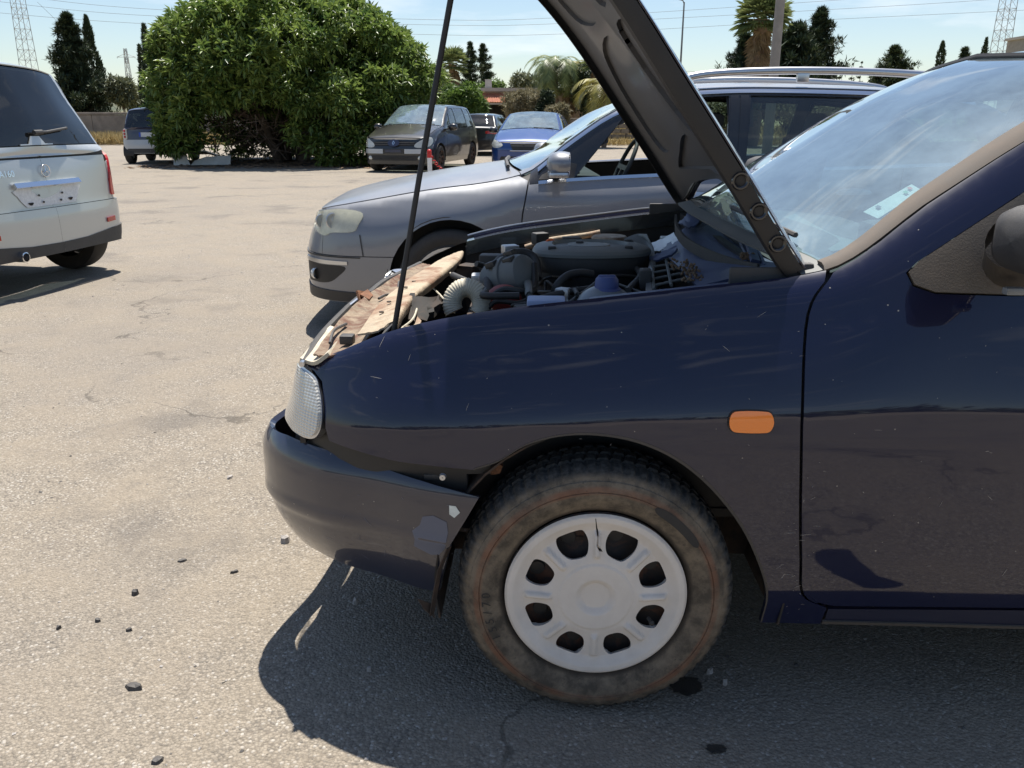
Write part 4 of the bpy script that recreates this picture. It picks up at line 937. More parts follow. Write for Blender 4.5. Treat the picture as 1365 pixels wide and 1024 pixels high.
node_mat('lens_ribbed', lens_nodes, .2, coat=1., metal=.25)

SROWS = [
 (-.70,.001,.36,0,.50,.56,0,.63,0,.69,0,.69,None,.02),
 (-.715,.30,.36,0,.50,.56,0,.63,0,.69,0,.695,None,.02),
 (-.718,.52,.36,.01,.50,.57,.003,.64,.01,.70,.02,.715,None,.05),
 (-.662,.638,.36,.02,.50,.58,.005,.66,.02,.722,.05,.745,None,.02),
 (-.56,.72,.34,.03,.51,.60,.006,.69,.04,.76,.09,.79,None,0),
 (-.42,.775,.32,.03,.55,.625,.006,.74,.055,.822,.115,.855,None,0),
 (-.22,.805,.21,.03,.57,.645,.006,.775,.062,.868,.125,.905,None,0),
 (0,.815,.21,.03,.585,.66,.006,.80,.062,.897,.13,.945,None,0),
 (.20,.82,.205,.03,.60,.672,.006,.82,.062,.922,.13,.975,None,0),
 (.43,.82,.205,.03,.61,.682,.006,.84,.062,.952,.135,1.0,.30,0),
 (.65,.82,.205,.03,.62,.69,.006,.90,.072,1.09,.19,1.165,.56,0),
 (.87,.82,.205,.03,.63,.695,.006,.92,.078,1.225,.235,1.305,.79,0),
 (1.06,.82,.205,.03,.63,.70,.006,.93,.08,1.315,.265,1.385,1.0,0),
 (1.35,.82,.205,.03,.63,.70,.006,.935,.08,1.355,.275,1.415,None,0),
 (1.9,.82,.205,.03,.63,.70,.006,.94,.08,1.355,.28,1.415,None,0),
 (2.4,.815,.205,.03,.62,.70,.006,.95,.08,1.32,.27,1.375,None,0),
 (2.72,.80,.22,.03,.60,.70,.006,.95,.08,1.13,.20,1.18,2.78,0),
 (2.92,.75,.25,.03,.57,.68,.006,.86,.05,.96,.10,.97,2.99,0),
 (3.0,.60,.27,.02,.55,.66,.006,.84,.03,.93,.05,.94,3.02,0),
 (3.05,.35,.27,.02,.55,.66,.0,.84,.01,.92,.02,.92,3.04,0),
 (3.06,.001,.27,0,.55,.66,0,.84,0,.92,0,.92,None,0)]
SN = Net(SROWS, 4, 17)
SYAW = R(-2.0); SO = Vector((.202, 2.32, 0))
hatch = thing('hatchback_car', 'navy blue hatchback in the foreground with its bonnet propped open and a muddy front wheel', 'car', SO, SYAW)
_Ri = Matrix.Rotation(-SYAW, 3, 'Z')
def LS(u, v, Y): return _Ri @ (at(u, v, Y)-SO)
def LW(p): return _Ri @ (Vector(p)-SO)
def sxz(px, Y=1.5): return [(LS(u, v, Y).x, LS(u, v, Y).z) for u, v in px]

# arch edge of the fender
ARCH = cr([(-.252,.562)]+sxz([(662,622),(700,599),(745,586),(795,583),(850,591),(900,612),(945,648),(985,698),(1010,750),(1022,795),(1016,836)]), 4)
gapx = cr([(.443,.945)]+sxz([(1089,430),(1067,545),(1063,640),(1064,740)])+[(.430,.29),(.487,.256)], 5)
fen = [(-.655,.722)]+[(x, SN.ze(x)-.004) for x in np.linspace(-.62, .440, 26)]+gapx[1:]+[(.480,.213)]+ARCH[::-1]+[(-.406,.567),(-.566,.585),(-.575,.61),(-.580,.655),(-.592,.70),(-.622,.716)]
patch('front_fender', [(x, z) for x, z in fen if x > -.40 and z > SN.ze(x)-.02]+[(x, z) for x, z in fen[27:] if x > -.235]+[(-.385,.60)], SN.side, 'navy', hatch, res=.03, th=.012, sides=(1,))
patch('front_fender', fen, SN.side, 'navy', hatch, res=.016, th=.012, sides=(-1,))
doorg = [(x+.006, z) for x, z in gapx]
dl = [(.452,.948)]+doorg[1:-2]+[(.440,.294),(.462,.272),(.50,.262),(1.0,.268),(1.44,.27)]
dtop = [(1.46,.95),(1.50,1.33)]+[(x, SN.ze(x)-.008) for x in np.linspace(1.46, .50, 22)]
hole = [(.582,.952),(.594,.928),(.635,.915),(.78,.912),(1.40,.93),(1.43,1.30),(1.13,1.285),(.805,1.10),(.604,.972)]
both('door', dl+dtop, SN.side, 'navy', hatch, res=.02, th=.012, holes=[hole])
both('sill', [(.490,.213),(.492,.250),(1.0,.258),(2.0,.262),(2.0,.207),(1.2,.2075)], SN.side, 'navy_scuffed', hatch, res=.03, off=-.004, th=.02)
both('rear_quarter_panel', [(1.455,.27),(2.02,.27)]+arc(2.44,.29,.36,178,30,14)+[(2.78,.40),(2.86,.55),(2.86,.84),(2.62,1.1)]+[(x, SN.ze(x)-.008) for x in np.linspace(2.45, 1.53, 8)]+[(1.475,.95)], SN.side, 'navy', hatch, res=.05, th=.01,
     holes=[[(1.56,.97),(2.30,.98),(2.36,1.24),(1.60,1.30)]])
both('side_window', [(1.555,.965),(2.31,.975),(2.37,1.245),(1.595,1.305)], SN.side, 'glass_tint', hatch, res=.08, off=-.008, th=0)
both('door_window', [(.80,.915),(1.41,.925),(1.44,1.305),(1.09,1.29),(.80,1.12)], SN.side, 'glass_mid', hatch, res=.06, off=-.010, th=0)
# tail: bumper, tailgate
patch('rear_bumper', [(SN.ar(.8)-.35,.30),(SN.ar(.0),.30),(SN.ar(0),.55),(SN.ar(.8)-.15,.55),(SN.ar(.8)-.30,.45)], SN.side, 'navy', hatch, res=.06, off=.02, th=.02, sides=(-1, 1))
patch('tailgate', [(SN.ar(.72),.57),(SN.ar(0),.57),(SN.ar(0),.915),(SN.ar(.72),.93)], SN.side, 'navy', hatch, res=.06, sides=(-1, 1))
topgrid('rear_window', SN, 2.45, 2.88, 5.1, 7, hatch, MATS['glass_tint'], nu=8, nv=6) if False else topgrid('rear_window', SN, 2.45, 2.88, 5.1, 'glass_tint', hatch, nu=8, nv=6, th=0)
topgrid('roof', SN, 1.07, 2.44, 5.0, 'navy', hatch, nu=24, nv=12)
topgrid('windscreen', SN, .445, 1.062, 5.16, 'glass_screen', hatch, off=-.002, nu=26, nv=14, th=0)
for sd in (-1, 1):       # brownish rubber trim along both windscreen pillars
    P = []
    for t in np.linspace(0, 1, 24):
        a = .437+(1.07-.437)*t; row = []
        for v_, o_ in ((4.94, .001), (5.0, .005), (5.08, .006), (5.16, .003)):
            q = SN.at_v(SN.sec([a]), np.array([[v_]]))[0, 0]; row.append(Vector((q[0], q[1]*sd, q[2]+o_)))
        P.append(row if sd == -1 else row[::-1])
    MB().slab(P, .01).build('pillar_trim', 'rubber_seal', hatch, autos=60)
tp = [SN.at_v(SN.sec([1.062]), np.array([[v_]]))[0, 0] for v_ in np.linspace(5.05, 7, 12)]
MB().tube([Vector((p[0], -p[1], p[2]+.002)) for p in tp]+[Vector((p[0], p[1], p[2]+.002)) for p in tp[::-1]], .008, 6).build('windscreen_top_seal', 'black', hatch)
shell(SN, hatch, 'black', [hole, [(1.56,.97),(2.30,.98),(2.36,1.24),(1.60,1.30)]], [(-3, .43, 5.0), (.43, 1.06, 5.0), (2.45, 2.9, 5.0)], [(.03,.29,.36),(2.44,.29,.36)], off=-.02)

# --- bumper, knocked loose at the left corner
BP = cr([(-.715,0),(-.735,.22),(-.775,.40),(-.782,.51),(-.725,.61),(-.61,.695),(-.48,.745),(-.36,.795),(-.22,.830),(-.05,.840)], 10)
BS = np.concatenate([[0], np.cumsum([math.hypot(BP[i+1][0]-BP[i][0], BP[i+1][1]-BP[i][1]) for i in range(len(BP)-1)])]); BPa = np.array(BP)
def bs_of_x(x): return float(np.interp(x, BPa[32:, 0], BS[32:]))
def bump(P):
    P = np.atleast_2d(P); s_, z = P[:, 0], P[:, 1]
    x = np.interp(s_, BS, BPa[:, 0]); y = np.interp(s_, BS, BPa[:, 1])
    tx = np.interp(s_+.01, BS, BPa[:, 0])-np.interp(s_-.01, BS, BPa[:, 0]); ty = np.interp(s_+.01, BS, BPa[:, 1])-np.interp(s_-.01, BS, BPa[:, 1]); l = np.hypot(tx, ty); nx, ny = -ty/l, tx/l
    k = np.interp(s_, [0, .7, 1.3], [1.25, 1.1, .35])
    low = np.clip((.45-z)/.20, 0, 1.3); up = np.clip((z-.485)/.06, 0, 1.3)
    o = -(.060*low**2.2)*k-.020*up**2.2+.006*np.exp(-((z-.40)/.015)**2)*np.interp(s_, [.8, 1.0], [1, .6])
    return np.stack([x+nx*o, np.maximum(y+ny*o, 0), z], 1)
s_t = [bs_of_x(x) for x in (-.240, -.262, -.300, -.325, -.345)]
bo = [(0,.28),(.35,.28),(.62,.268),(.80,.258),(1.0,.250),(s_t[4],.257),(s_t[3],.32),(s_t[2],.40),(s_t[1],.47),(s_t[0],.512),(bs_of_x(-.36),.528),(bs_of_x(-.46),.538),(bs_of_x(-.60),.552),(.66,.555),(.5,.545),(0,.54)]
patch('front_bumper', bo, bump, 'navy_scuffed', hatch, res=.018, th=.014, sides=(-1, 1))
MB().box((-.60, 0, .44), (.09, 1.25, .10)).prism([(x*.93+.02, y*.93) for x, y in BP]+[(x*.93+.02, -y*.93) for x, y in BP[::-1]], .395, .405, 'z').build('bumper_beam_sun_block', 'rusty_dark', hatch)  # flat plate added with the beam to stop sun leaking past the bumper
def px_s(u, v, Y): p = LS(u, v, Y); return (bs_of_x(p.x), p.z)
pr = [px_s(u, v, 1.5) for u, v in [(545,722),(556,712),(560,700),(575,696),(594,702),(596,716),(592,738),(582,750),(570,752),(546,744),(549,732)]]
patch('bare_primer_spot', pr, bump, 'grey_primer', hatch, res=.02, off=.0008, th=0)
patch('bare_primer_spot', [px_s(u, v, 1.49) for u, v in [(597,682),(606,682),(612,690),(604,698),(597,694)]], bump, 'sticker', hatch, res=.02, off=.0008, th=0)
# torn rusty strip at the bumper's end
m = MB(); P = [LS(u, v, 1.50) for u, v in [(598,732),(586,760),(580,790),(575,822)]]
m.slab([[p+Vector((-.003, 0, 0)), p+Vector((.005, .012, 0))] for p in P], .002)
m.slab([[LS(556,798,1.5), LS(578,806,1.51)], [LS(566,812,1.5), LS(580,825,1.51)]], .002)
m.build('torn_bracket', 'rusty_dark', hatch)
m = MB()     # dark plastic guide rail between bumper and fender
gr = [LS(u, v, Y) for u, v, Y in [(412,588,1.74),(440,598,1.68),(480,612,1.63),(530,628,1.58),(580,642,1.55),(622,652,1.53)]]
m.slab([[p+Vector((0, .02, .0)), p+Vector((0, .05, .012))] for p in gr], .02)
for i in range(1, 5): m.rbox(gr[i]+Vector((0, .02, .004)), (.05, .02, .014), .004)
m.build('bumper_guide', 'black_plastic', hatch)
MB().lathe([(.001, -.004), (.006, -.004), (.007, 0), (.007, .004)], LS(590, 636, 1.52), 12, 'y').build('bolt', 'silver_metal', hatch)
# --- lamps
lampo = cr([(x-.024, z) for x, z in [(-.755,.690),(-.70,.712),(-.600,.706),(-.574,.680),(-.563,.64),(-.570,.602),(-.605,.581),(-.70,.582),(-.765,.590),(-.775,.640)]], 5, True)
for sd in (-1, 1):
    l = patch('corner_lamp', lampo, SN.side, 'lens_ribbed', hatch, res=.014, off=.012, th=.03, sides=(sd,))
    cx_ = sum(p[0] for p in lampo)/len(lampo); cz_ = sum(p[1] for p in lampo)/len(lampo)
    patch('lamp_rim', [(cx_+(x-cx_)*1.06, cz_+(z-cz_)*1.07) for x, z in lampo], SN.side, 'satin_chrome', l, res=.02, off=.006, th=.02, sides=(sd,))
    h = patch('headlight', [(SN.af(.27),.575),(-.775-.02,.580),(-.785,.70),(SN.af(.27),.69)], SN.side, 'glass_lens', hatch, res=.03, off=.010, th=.0, sides=(sd,))
    patch('reflector', [(SN.af(.27),.575),(-.775-.02,.580),(-.785,.70),(SN.af(.27),.69)], SN.side, 'cream_hose', h, res=.03, off=-.03, th=.0, sides=(sd,))
MB().box(LS(405, 580, 1.70), (.012, .02, .03)).build('lamp_bracket', 'black', hatch)
ind = cr([(.246,.676),(.252,.693),(.27,.697),(.31,.697),(.325,.693),(.331,.676),(.325,.660),(.31,.656),(.27,.656),(.252,.660)], 5, True)
for sd in (-1, 1):
    a = patch('side_repeater', ind, SN.side, 'lens_orange', hatch, res=.008, off=.007, th=.012, sides=(sd,))
    patch('repeater_seal', [(.2885+(x-.2885)*1.06, .6765+(z-.6765)*1.13) for x, z in ind], SN.side, 'black', a, res=.02, off=.002, th=.004, sides=(sd,))
# --- bonnet, hinged up
HP = Vector((.412, 0, .962)); HA = R(61.5); HR = Matrix.Rotation(HA, 3, 'Y')
def hinge(o): o.rotation_euler = (0, HA, 0); o.location = HP-HR @ HP; return o
def hs(a, y):     # closed bonnet surface point for half width y
    S = SN.sec([a]); v = np.linspace(5, 7, 25); q = SN.at_v(S, v[None])[0]; yy = q[::-1, 1]; return Vector((float(np.interp(abs(y), yy, q[::-1, 0])), y, float(np.interp(abs(y), yy, q[::-1, 2]))))
hood = hinge(topgrid('bonnet', SN, -.70, .415, 5.02, 'navy', hatch, nu=40, nv=16, th=.003)); 
hinge(topgrid('bonnet_liner', SN, -.66, .40, 5.06, 'hood_inner', hatch, off=-.010, nu=24, nv=10, th=.002))
def hin(P):       # inner frame sheet below the skin; domain (a, y)
    P = np.atleast_2d(P); out = np.zeros((len(P), 3))
    S = SN.sec(P[:, 0]); v = np.linspace(5, 7, 25); q = SN.at_v(S, np.tile(v, (len(P), 1)))
    for k in range(len(P)):
        y = abs(P[k, 1]); yy = q[k, ::-1, 1]; out[k] = (np.interp(y, yy, q[k, ::-1, 0]), P[k, 1], np.interp(y, yy, q[k, ::-1, 2]))
        d = 1-min(1, max(0, (yy[-1]-y)/.04)); out[k, 2] -= .024-.006*d
    return out
def hy(a): return float(SN.sec([a])[0, 5, 1])-.012
oa = [-.64, -.5, -.3, -.1, .1, .3, .40]
outl = [(a, -hy(a)) for a in oa]+[(a, hy(a)) for a in oa[::-1]]
def rnd(poly, n=4): return cr(poly, n, True)
recess = [rnd([(-.50,-.10),(-.50,-.42),(-.38,-.50),(-.27,-.44),(-.25,-.10)]), rnd([(-.50,.10),(-.50,.42),(-.38,.50),(-.27,.44),(-.25,.10)]),
          rnd([(-.17,-.08),(-.17,-.40),(-.05,-.54),(.16,-.56),(.20,-.44),(.06,-.08)]), rnd([(-.17,.08),(-.17,.40),(-.05,.54),(.16,.56),(.20,.44),(.06,.08)]),
          rnd([(.14,-.10),(.26,-.40),(.31,-.36),(.31,.36),(.26,.40),(.14,.10)])]
slots = []
for a0, y0 in ((-.21,-.50),(-.21,-.56),(-.205,-.44),(.235,-.50),(.26,-.55),(.285,-.46),(.25,-.60)):
    slots.append([(a0,y0),(a0+.022,y0),(a0+.022,y0+.014),(a0,y0+.014)])
fr = hinge(patch('bonnet_frame', outl, hin, 'hood_inner', hatch, res=.03, th=.012, holes=recess+slots, sides=(1,), ori=(0, 0, -1)))
m = MB()     # turned-down edge flange all round
ed = [hs(a, -hy(a)-.010) for a in np.linspace(-.69, .415, 30)]
for sgn in (1, -1):
    rows = [[Vector((p.x, (p.y+.004)*sgn, p.z-.005)), Vector((p.x, (p.y+.005)*sgn, p.z-.024)), Vector((p.x, (p.y+.010)*sgn, p.z-.036)), Vector((p.x, (p.y+.03)*sgn, p.z-.038))] for p in ed]
    m.slab(rows if sgn == 1 else [r[::-1] for r in rows], .003)
fe = [hs(-.69, y) for y in np.linspace(-.57, .57, 18)]
m.slab([[p+Vector((0, 0, -.005)), p+Vector((.015, 0, -.035)), p+Vector((.05, 0, -.04))] for p in fe], .003)
hinge(m.build('bonnet_flange', 'black', hatch, autos=50))
for a_ in (.20, .27, .345):
    p = hs(a_, -hy(a_)-.006); hinge(MB().lathe([(.010, -.003), (.013, -.006), (.016, -.006), (.018, -.001)], Vector((p.x, p.y-.002, p.z-.020)), 20, 'y').build('flange_boss', 'black_gloss', hatch))
m = MB(); m.rbox((.36, -.655, .915), (.20, .012, .07), .006); m.rbox((.40, -.66, .935), (.05, .02, .05), .006)
m.build('bonnet_hinge', 'black_plastic', hatch)
hb = MB().rbox((.36, .655, .915), (.20, .012, .07), .006).build('bonnet_hinge', 'black_plastic', hatch)
# prop rod
rb = LS(523, 439, 1.72); rt_ = LS(601, -2, 1.80); d = (rt_-rb); top = rb+d*1.42
MB().tube([rb+Vector((0,0,-.02)), rb+d*.5, rb+d*.52, rt_, top], [.0060,.0060,.0062,.0062,.0062], 10).build('prop_rod', 'black', hatch)
hinge_pt = top
# --- engine bay
m = MB()
for sd in (-1, 1): m.slab([[Vector((x, sd*(float(SN.sec([x])[0,5,1])-.045), SN.ze(x)-.03)), Vector((x, sd*(float(SN.sec([x])[0,5,1])-.045), .40))] for x in np.linspace(-.60 if sd == -1 else -.39, .36, 12)][::sd], .004)
m.box((.375, 0, .66), (.02, 1.34, .52)); m.box((-.12, 0, .40), (1.0, 1.3, .02)); m.box((-.585, 0, .50), (.012, 1.3, .25))
m.build('engine_bay_walls', 'black', hatch)
for sd in (-1, 1):
    m = MB(); P = []
    for x in np.linspace(-.02 if sd == -1 else -.385, .40, 16):
        e_ = SN.sec([x])[0, 5]; yo = e_[1]-.006; zz = e_[2]-.012
        P.append([Vector((x, sd*yo, zz)), Vector((x, sd*(yo-.03), zz-.002)), Vector((x, sd*(yo-.05), zz-.002)), Vector((x, sd*(yo-.055), zz-.05))])
    m.slab(P if sd == -1 else [r[::-1] for r in P], .003); m.build('fender_gutter', 'black_gloss' if sd == 1 else 'navy_dull', hatch, autos=50)
    if sd == 1:
        q = [Vector((x, float(SN.sec([x])[0, 5, 1])-.004, SN.ze(x)+.001)) for x in np.linspace(-.385, .42, 20)]
        MB().tube(q, .004, 6).build('fender_edge_seal', 'satin_chrome', hatch)
def cyl(name, c, r, h, m_, ax='z', n=28, bev=.006, parent=hatch, rot=None):
    pr_ = [(.0005, h/2), (r-bev, h/2), (r, h/2-bev), (r, -h/2+bev), (r-bev, -h/2), (.0005, -h/2)]
    return MB().lathe(pr_, (0, 0, 0), n, ax).build(name, m_, parent, loc=c, rot=rot, autos=35)
# air filter housing: flat rounded pan with a lid step
c = LS(782, 345, 2.35); fo = cr([(-.150,-.02),(-.135,-.085),(-.06,-.115),(.05,-.115),(.14,-.085),(.175,-.01),(.14,.07),(.05,.105),(-.07,.105),(-.135,.07)], 6, True)
c = Vector((c.x, c.y, c.z+.02))
def ring(sc, z): return [Vector((c.x+x*sc, c.y+y*sc, c.z+z)) for x, y in fo]
L_ = [ring(.93, -.11), ring(.96, -.045), ring(.985, -.04), ring(1.0, -.03), ring(1.0, -.008), ring(.97, .004), ring(.90, .010), ring(.62, .016), ring(.60, .010), ring(.35, .010), ring(.02, .012)]
m = MB(); m.grid([r+[r[0]] for r in L_]); af = m.build('air_filter_housing', 'black_plastic', hatch, autos=30)
lr = [ring(1.03, .000), ring(1.03, .008), ring(.99, .016), ring(.92, .020), ring(.66, .026), ring(.63, .016), ring(.38, .016), ring(.36, .022), ring(.02, .022)]; MB().grid([r+[r[0]] for r in lr]).build('filter_lid', 'filter_lid', af, autos=28)
for dx, dy in ((-.10,-.085),(.11,-.075),(-.02,.02),(.12,.05)): MB().rbox(c+Vector((dx, dy, .022)), (.022, .016, .012), .003).build('clip', 'black_plastic', af)
# intake snorkel and duct around it
c2 = LS(682, 372, 2.12)
r_ = Matrix.Rotation(R(18), 3, 'Y')
sn = MB(); pf = [(.0005,-.07),(.050,-.07),(.056,-.06),(.056,-.012),(.063,-.010),(.063,.004),(.058,.006),(.058,.03),(.052,.05),(.03,.066),(.0005,.07)]
sn.lathe(pf, (0,0,0), 32, 'x'); sn = sn.build('distributor_body', 'grey_plastic', hatch, loc=c2, rot=(R(10), R(-20), R(-35)), autos=30)
for k, (dx, dy, dz) in enumerate(((-.02,-.03,.055),(.01,.02,.062),(.03,-.02,.05))): MB().rbox((dx, dy, dz), (.03, .022, .016), .004).build('terminal_block', 'black_plastic', sn)
cp = [LS(u, v, Y) for u, v, Y in [(652,398,2.05),(652,370,2.12),(668,346,2.2),(693,337,2.25),(712,345,2.25),(716,372,2.2)]]
MB().tube(cr(cp, 6), .013, 12).build('duct_hose', 'black_plastic', hatch)
MB().tube(cr([LS(u, v, Y) for u, v, Y in [(655,396,1.98),(672,386,1.98),(700,388,1.98),(712,380,2.05),(712,352,2.1)]], 6), .008, 8).build('cable', 'black', hatch)
MB().tube(cr([LS(u, v, Y) for u, v, Y in [(650,412,1.95),(662,402,1.95),(690,404,1.95),(706,398,1.96)]], 6), .006, 8).build('cable', 'black', hatch)
MB().ball(LS(672, 398, 2.02), (.045, .04, .035), 16, 10).build('pump_cap', 'red_rubber', hatch)
MB().tube(cr([LS(u, v, Y) for u, v, Y in [(738,400,2.1),(742,382,2.1),(756,368,2.12),(775,364,2.14),(790,366,2.15)]], 6), .011, 10).build('coolant_hose', 'black_plastic', hatch)
# corrugated cream hose loop
cc = LS(622, 406, 1.96); m = MB(); pts = []; rs = []
for k in range(0, 121):
    a = R(-40+ 250*k/120); pts.append(cc+Vector((.036*math.cos(a), .012*math.sin(a*1.0)+.01*k/120, .038*math.sin(a)))); rs.append(.0225+(.0013 if k % 4 < 2 else 0))
m.tube(pts, rs, 16, flat=1.); m.build('corrugated_hose', 'cream_hose', hatch, autos=50)
# coolant tank with blue cap
ct = LS(806, 408, 1.86); tk = MB().ball(ct, (.066, .06, .048), 24, 14).build('coolant_tank', 'tank_plastic', hatch, autos=80)
m = MB().lathe([(.0005,.030),(.020,.029),(.026,.022),(.028,.004),(.034,.0),(.034,-.008)], ct+Vector((.003, 0, .040)), 20); m.rbox(ct+Vector((.003, 0, .066)), (.04, .012, .012), .004); m.build('cap', 'blue_cap', tk, autos=40)
# strut tower mount with rusty cup on the far side
st = LS(812, 322, 2.75); cyl('strut_mount', st-Vector((0,0,.03)), .055, .075, 'black_plastic'); cyl('strut_cup', st+Vector((0,0,.012)), .060, .014, 'rust_cream')
m = MB(); m.rbox(st-Vector((.0,0,.075)), (.22, .2, .04), .01); m.build('strut_tower', 'rust_cream', hatch)
tr_ = MB().lathe([(.0135+.0042*math.cos(R(a)), .0042*math.sin(R(a))) for a in range(0, 360, 45)], (0, 0, 0), 20, 'y', closed=True).build('dipstick_ring', 'orange_plastic', hatch, loc=LS(734, 326, 2.4), autos=70)
MB().tube([LS(734, 332, 2.4), LS(735, 350, 2.4)], .003, 6).build('dipstick', 'orange_plastic', hatch)
MB().tube(cr([LS(u, v, 2.85) for u, v in [(700,330),(735,320),(780,314),(800,310)]], 5), .010, 10).build('heater_pipe', 'rust_cream', hatch)
MB().rbox(LS(728, 403, 1.80), (.085, .06, .02), .006).build('relay_box', 'pale_blue', hatch)
# battery tray and ribbed rack
m = MB(); bt = [LS(u, v, Y) for u, v, Y in [(868,342,2.35),(905,338,2.35),(918,375,1.95),(872,386,1.95)]]
def bil(q, s_, t): return q[0].lerp(q[1], s_).lerp(q[3].lerp(q[2], s_), t)
for t in (0, .18, .36, .54, .72, .9): m.tube([bil(bt, 0, t), bil(bt, 1, t)], .0035, 6)
for s_ in (0, .5, 1.): m.tube([bil(bt, s_, 0), bil(bt, s_, 1)], .004, 6)
m.build('battery_tray', 'grey_plastic', hatch)
def sheet(name, g, m_, t=.004, n=6, par=None, jit=0.):
    G = [[LS(*p) for p in row] for row in g]; G2 = []
    for row in G: G2.append([Vector(q) for q in cr(row, n)])
    T = list(zip(*G2)); T2 = [[Vector(q) for q in cr(c_, n)] for c_ in T]
    for r1 in T2:
        for p in r1:
            if jit: p += Vector((random.uniform(-1,1), random.uniform(-1,1), random.uniform(-1,1)))*jit
    return MB().slab(T2, t).build(name, m_, par or hatch, autos=50)
sheet('tray_side', [[(832,318,2.5),(846,322,2.48),(852,345,2.35)],[(848,312,2.55),(862,322,2.48),(866,350,2.3)],[(862,312,2.5),(874,345,2.3),(866,388,1.95)]], 'grey_plastic', .004, 5)
sheet('tray_side', [[(866,348,2.3),(862,368,2.1),(860,396,1.9)],[(872,346,2.3),(868,366,2.1),(870,396,1.9)]], 'silver_metal', .004, 5)
sheet('bulkhead_bracket', [[(858,330,2.55),(880,322,2.55),(900,312,2.5)],[(872,338,2.45),(892,332,2.4),(905,322,2.4)]], 'silver_metal', .005, 5, jit=.002)
sheet('bulkhead_bracket', [[(866,345,2.3),(884,338,2.3),(902,330,2.3)],[(868,350,2.28),(888,345,2.26),(904,335,2.26)]], 'navy_dull', .006, 5, jit=.002)
# scuttle shelf (dull blue) and the ribbed rubber strip across it
sheet('scuttle_panel', [[(880,335,2.45),(915,305,2.5),(960,285,2.6)],[(905,358,2.1),(945,335,2.2),(985,320,2.3)],[(930,385,1.80),(985,372,1.80),(1040,358,1.78)]], 'navy_dull', .006, 6)
sheet('scuttle_panel', [[(915,318,2.40),(945,288,2.55),(985,262,2.7)],[(930,340,2.25),(965,318,2.35),(1005,300,2.4)],[(985,362,1.90),(1015,352,1.92),(1050,345,1.95)]], 'navy_dull', .005, 6)
sp_ = [Vector(p) for p in cr([LS(u, v, Y) for u, v, Y in [(902,292,2.45),(904,308,2.35),(918,325,2.2),(950,342,2.05),(985,354,1.93),(1012,360,1.84)]], 10)]
m = MB(); m.slab([[p+Vector((0,0,.014)), p+Vector((0,-.004,-.014))] for p in sp_], .006); ws_ = m.build('scuttle_strip', 'black_plastic', hatch)
m = MB()
for i in range(6, len(sp_)-6): m.box(sp_[i]+Vector((0,-.006,0)), (.003, .004, .026), Matrix.Rotation(R(20), 3, 'X'))
for i in range(6, len(sp_)-7):
    q = (sp_[i]+sp_[i+1])/2; m.box(q+Vector((0,-.006,0)), (.003, .004, .026), Matrix.Rotation(R(20), 3, 'X'))
m.build('ribs', 'black_plastic', ws_)
sheet('scuttle_flap', [[(920,300,2.45),(928,280,2.5),(945,262,2.55)],[(932,302,2.42),(940,285,2.45),(958,252,2.5)]], 'grey_plastic', .003, 5, jit=.003)
sheet('scuttle_flap', [[(905,298,2.5),(915,288,2.5),(925,270,2.55)],[(918,305,2.4),(930,300,2.4),(940,285,2.45)]], 'navy_dull', .004, 5, jit=.002)
sheet('foam_pad', [[(945,285,2.5),(955,268,2.55),(968,258,2.6)],[(955,292,2.42),(968,282,2.45),(978,272,2.5)],[(966,300,2.35),(978,296,2.35),(984,288,2.4)]], 'cream_hose', .018, 6, jit=.0035)
sheet('foam_pad', [[(955,280,2.38),(965,268,2.42),(975,262,2.45)],[(968,296,2.30),(976,290,2.32),(984,280,2.36)]], 'concrete_wall', .014, 5, jit=.003)
# wiper linkage struts beside the hinge
m = MB()
for a_, b_ in (((975,275,2.3),(1008,350,1.88)), ((984,282,2.25),(1018,352,1.86)), ((972,290,2.3),(998,345,1.92)), ((1000,320,2.05),(1020,355,1.84))): m.tube([LS(*a_), LS(*b_)], .006, 6)
m.build('wiper_linkage', 'navy_dull', hatch)
sheet('hinge_strut', [[(972,272,2.25),(990,310,2.05),(1002,345,1.86)],[(980,270,2.25),(1000,312,2.05),(1014,348,1.86)]], 'navy_dull', .008, 5)
m = MB()
for k in range(110):
    t = random.random(); b_ = LS(905+random.uniform(-14,16)+t*20, 350+t*26+random.uniform(-3,3), 2.05-.2*t); m.ball(b_+Vector((0,0,.004)), random.uniform(.002,.004), 5, 4)
for k in range(50): m.ball(LS(995+random.uniform(-8,12), 345+random.uniform(-4,4), 1.9)+Vector((0,0,.006)), random.uniform(.002,.004), 5, 4)
tag(m.build('leaf_litter', 'dead_leaf', hatch), kind='stuff')
# front cross member, rusty and bent
lcar = sheet('lock_carrier', [[(478,455,1.72),(508,412,1.98),(545,380,2.25),(585,354,2.6),(598,347,2.85)],[(505,450,1.71),(532,408,1.96),(563,380,2.23),(600,352,2.58),(608,343,2.83)],[(524,438,1.74),(550,402,1.99),(582,376,2.27),(611,352,2.6),(617,341,2.85)],[(528,446,1.76),(552,410,2.01),(583,384,2.29),(608,362,2.6),(613,350,2.85)]], 'rust_cream', .004, 6, jit=.0009)
lcar.location = (0, 0, .012)
m = MB()
for u, v, Y in ((541,391,2.10),(552,383,2.2),(572,372,2.35),(590,359,2.6),(519,411,1.93),(509,425,1.85),(583,363,2.5)): m.lathe([(.0005,.0015),(.0055,.0012),(.006,-.001)], LS(u, v, Y)+Vector((0,0,.016)), 10)
tag(m.build('bolt_holes', 'rusty_dark', hatch), kind='stuff')
sheet('grille_support', [[(418,474,1.72),(448,434,1.95),(482,400,2.2),(530,368,2.6),(562,352,2.9)],[(440,476,1.70),(470,440,1.93),(505,405,2.2),(545,372,2.6),(575,354,2.88)],[(482,466,1.70),(508,430,1.90),(540,395,2.2),(575,366,2.55),(598,352,2.85)]], 'dusty_steel', .004, 6, jit=.0018)
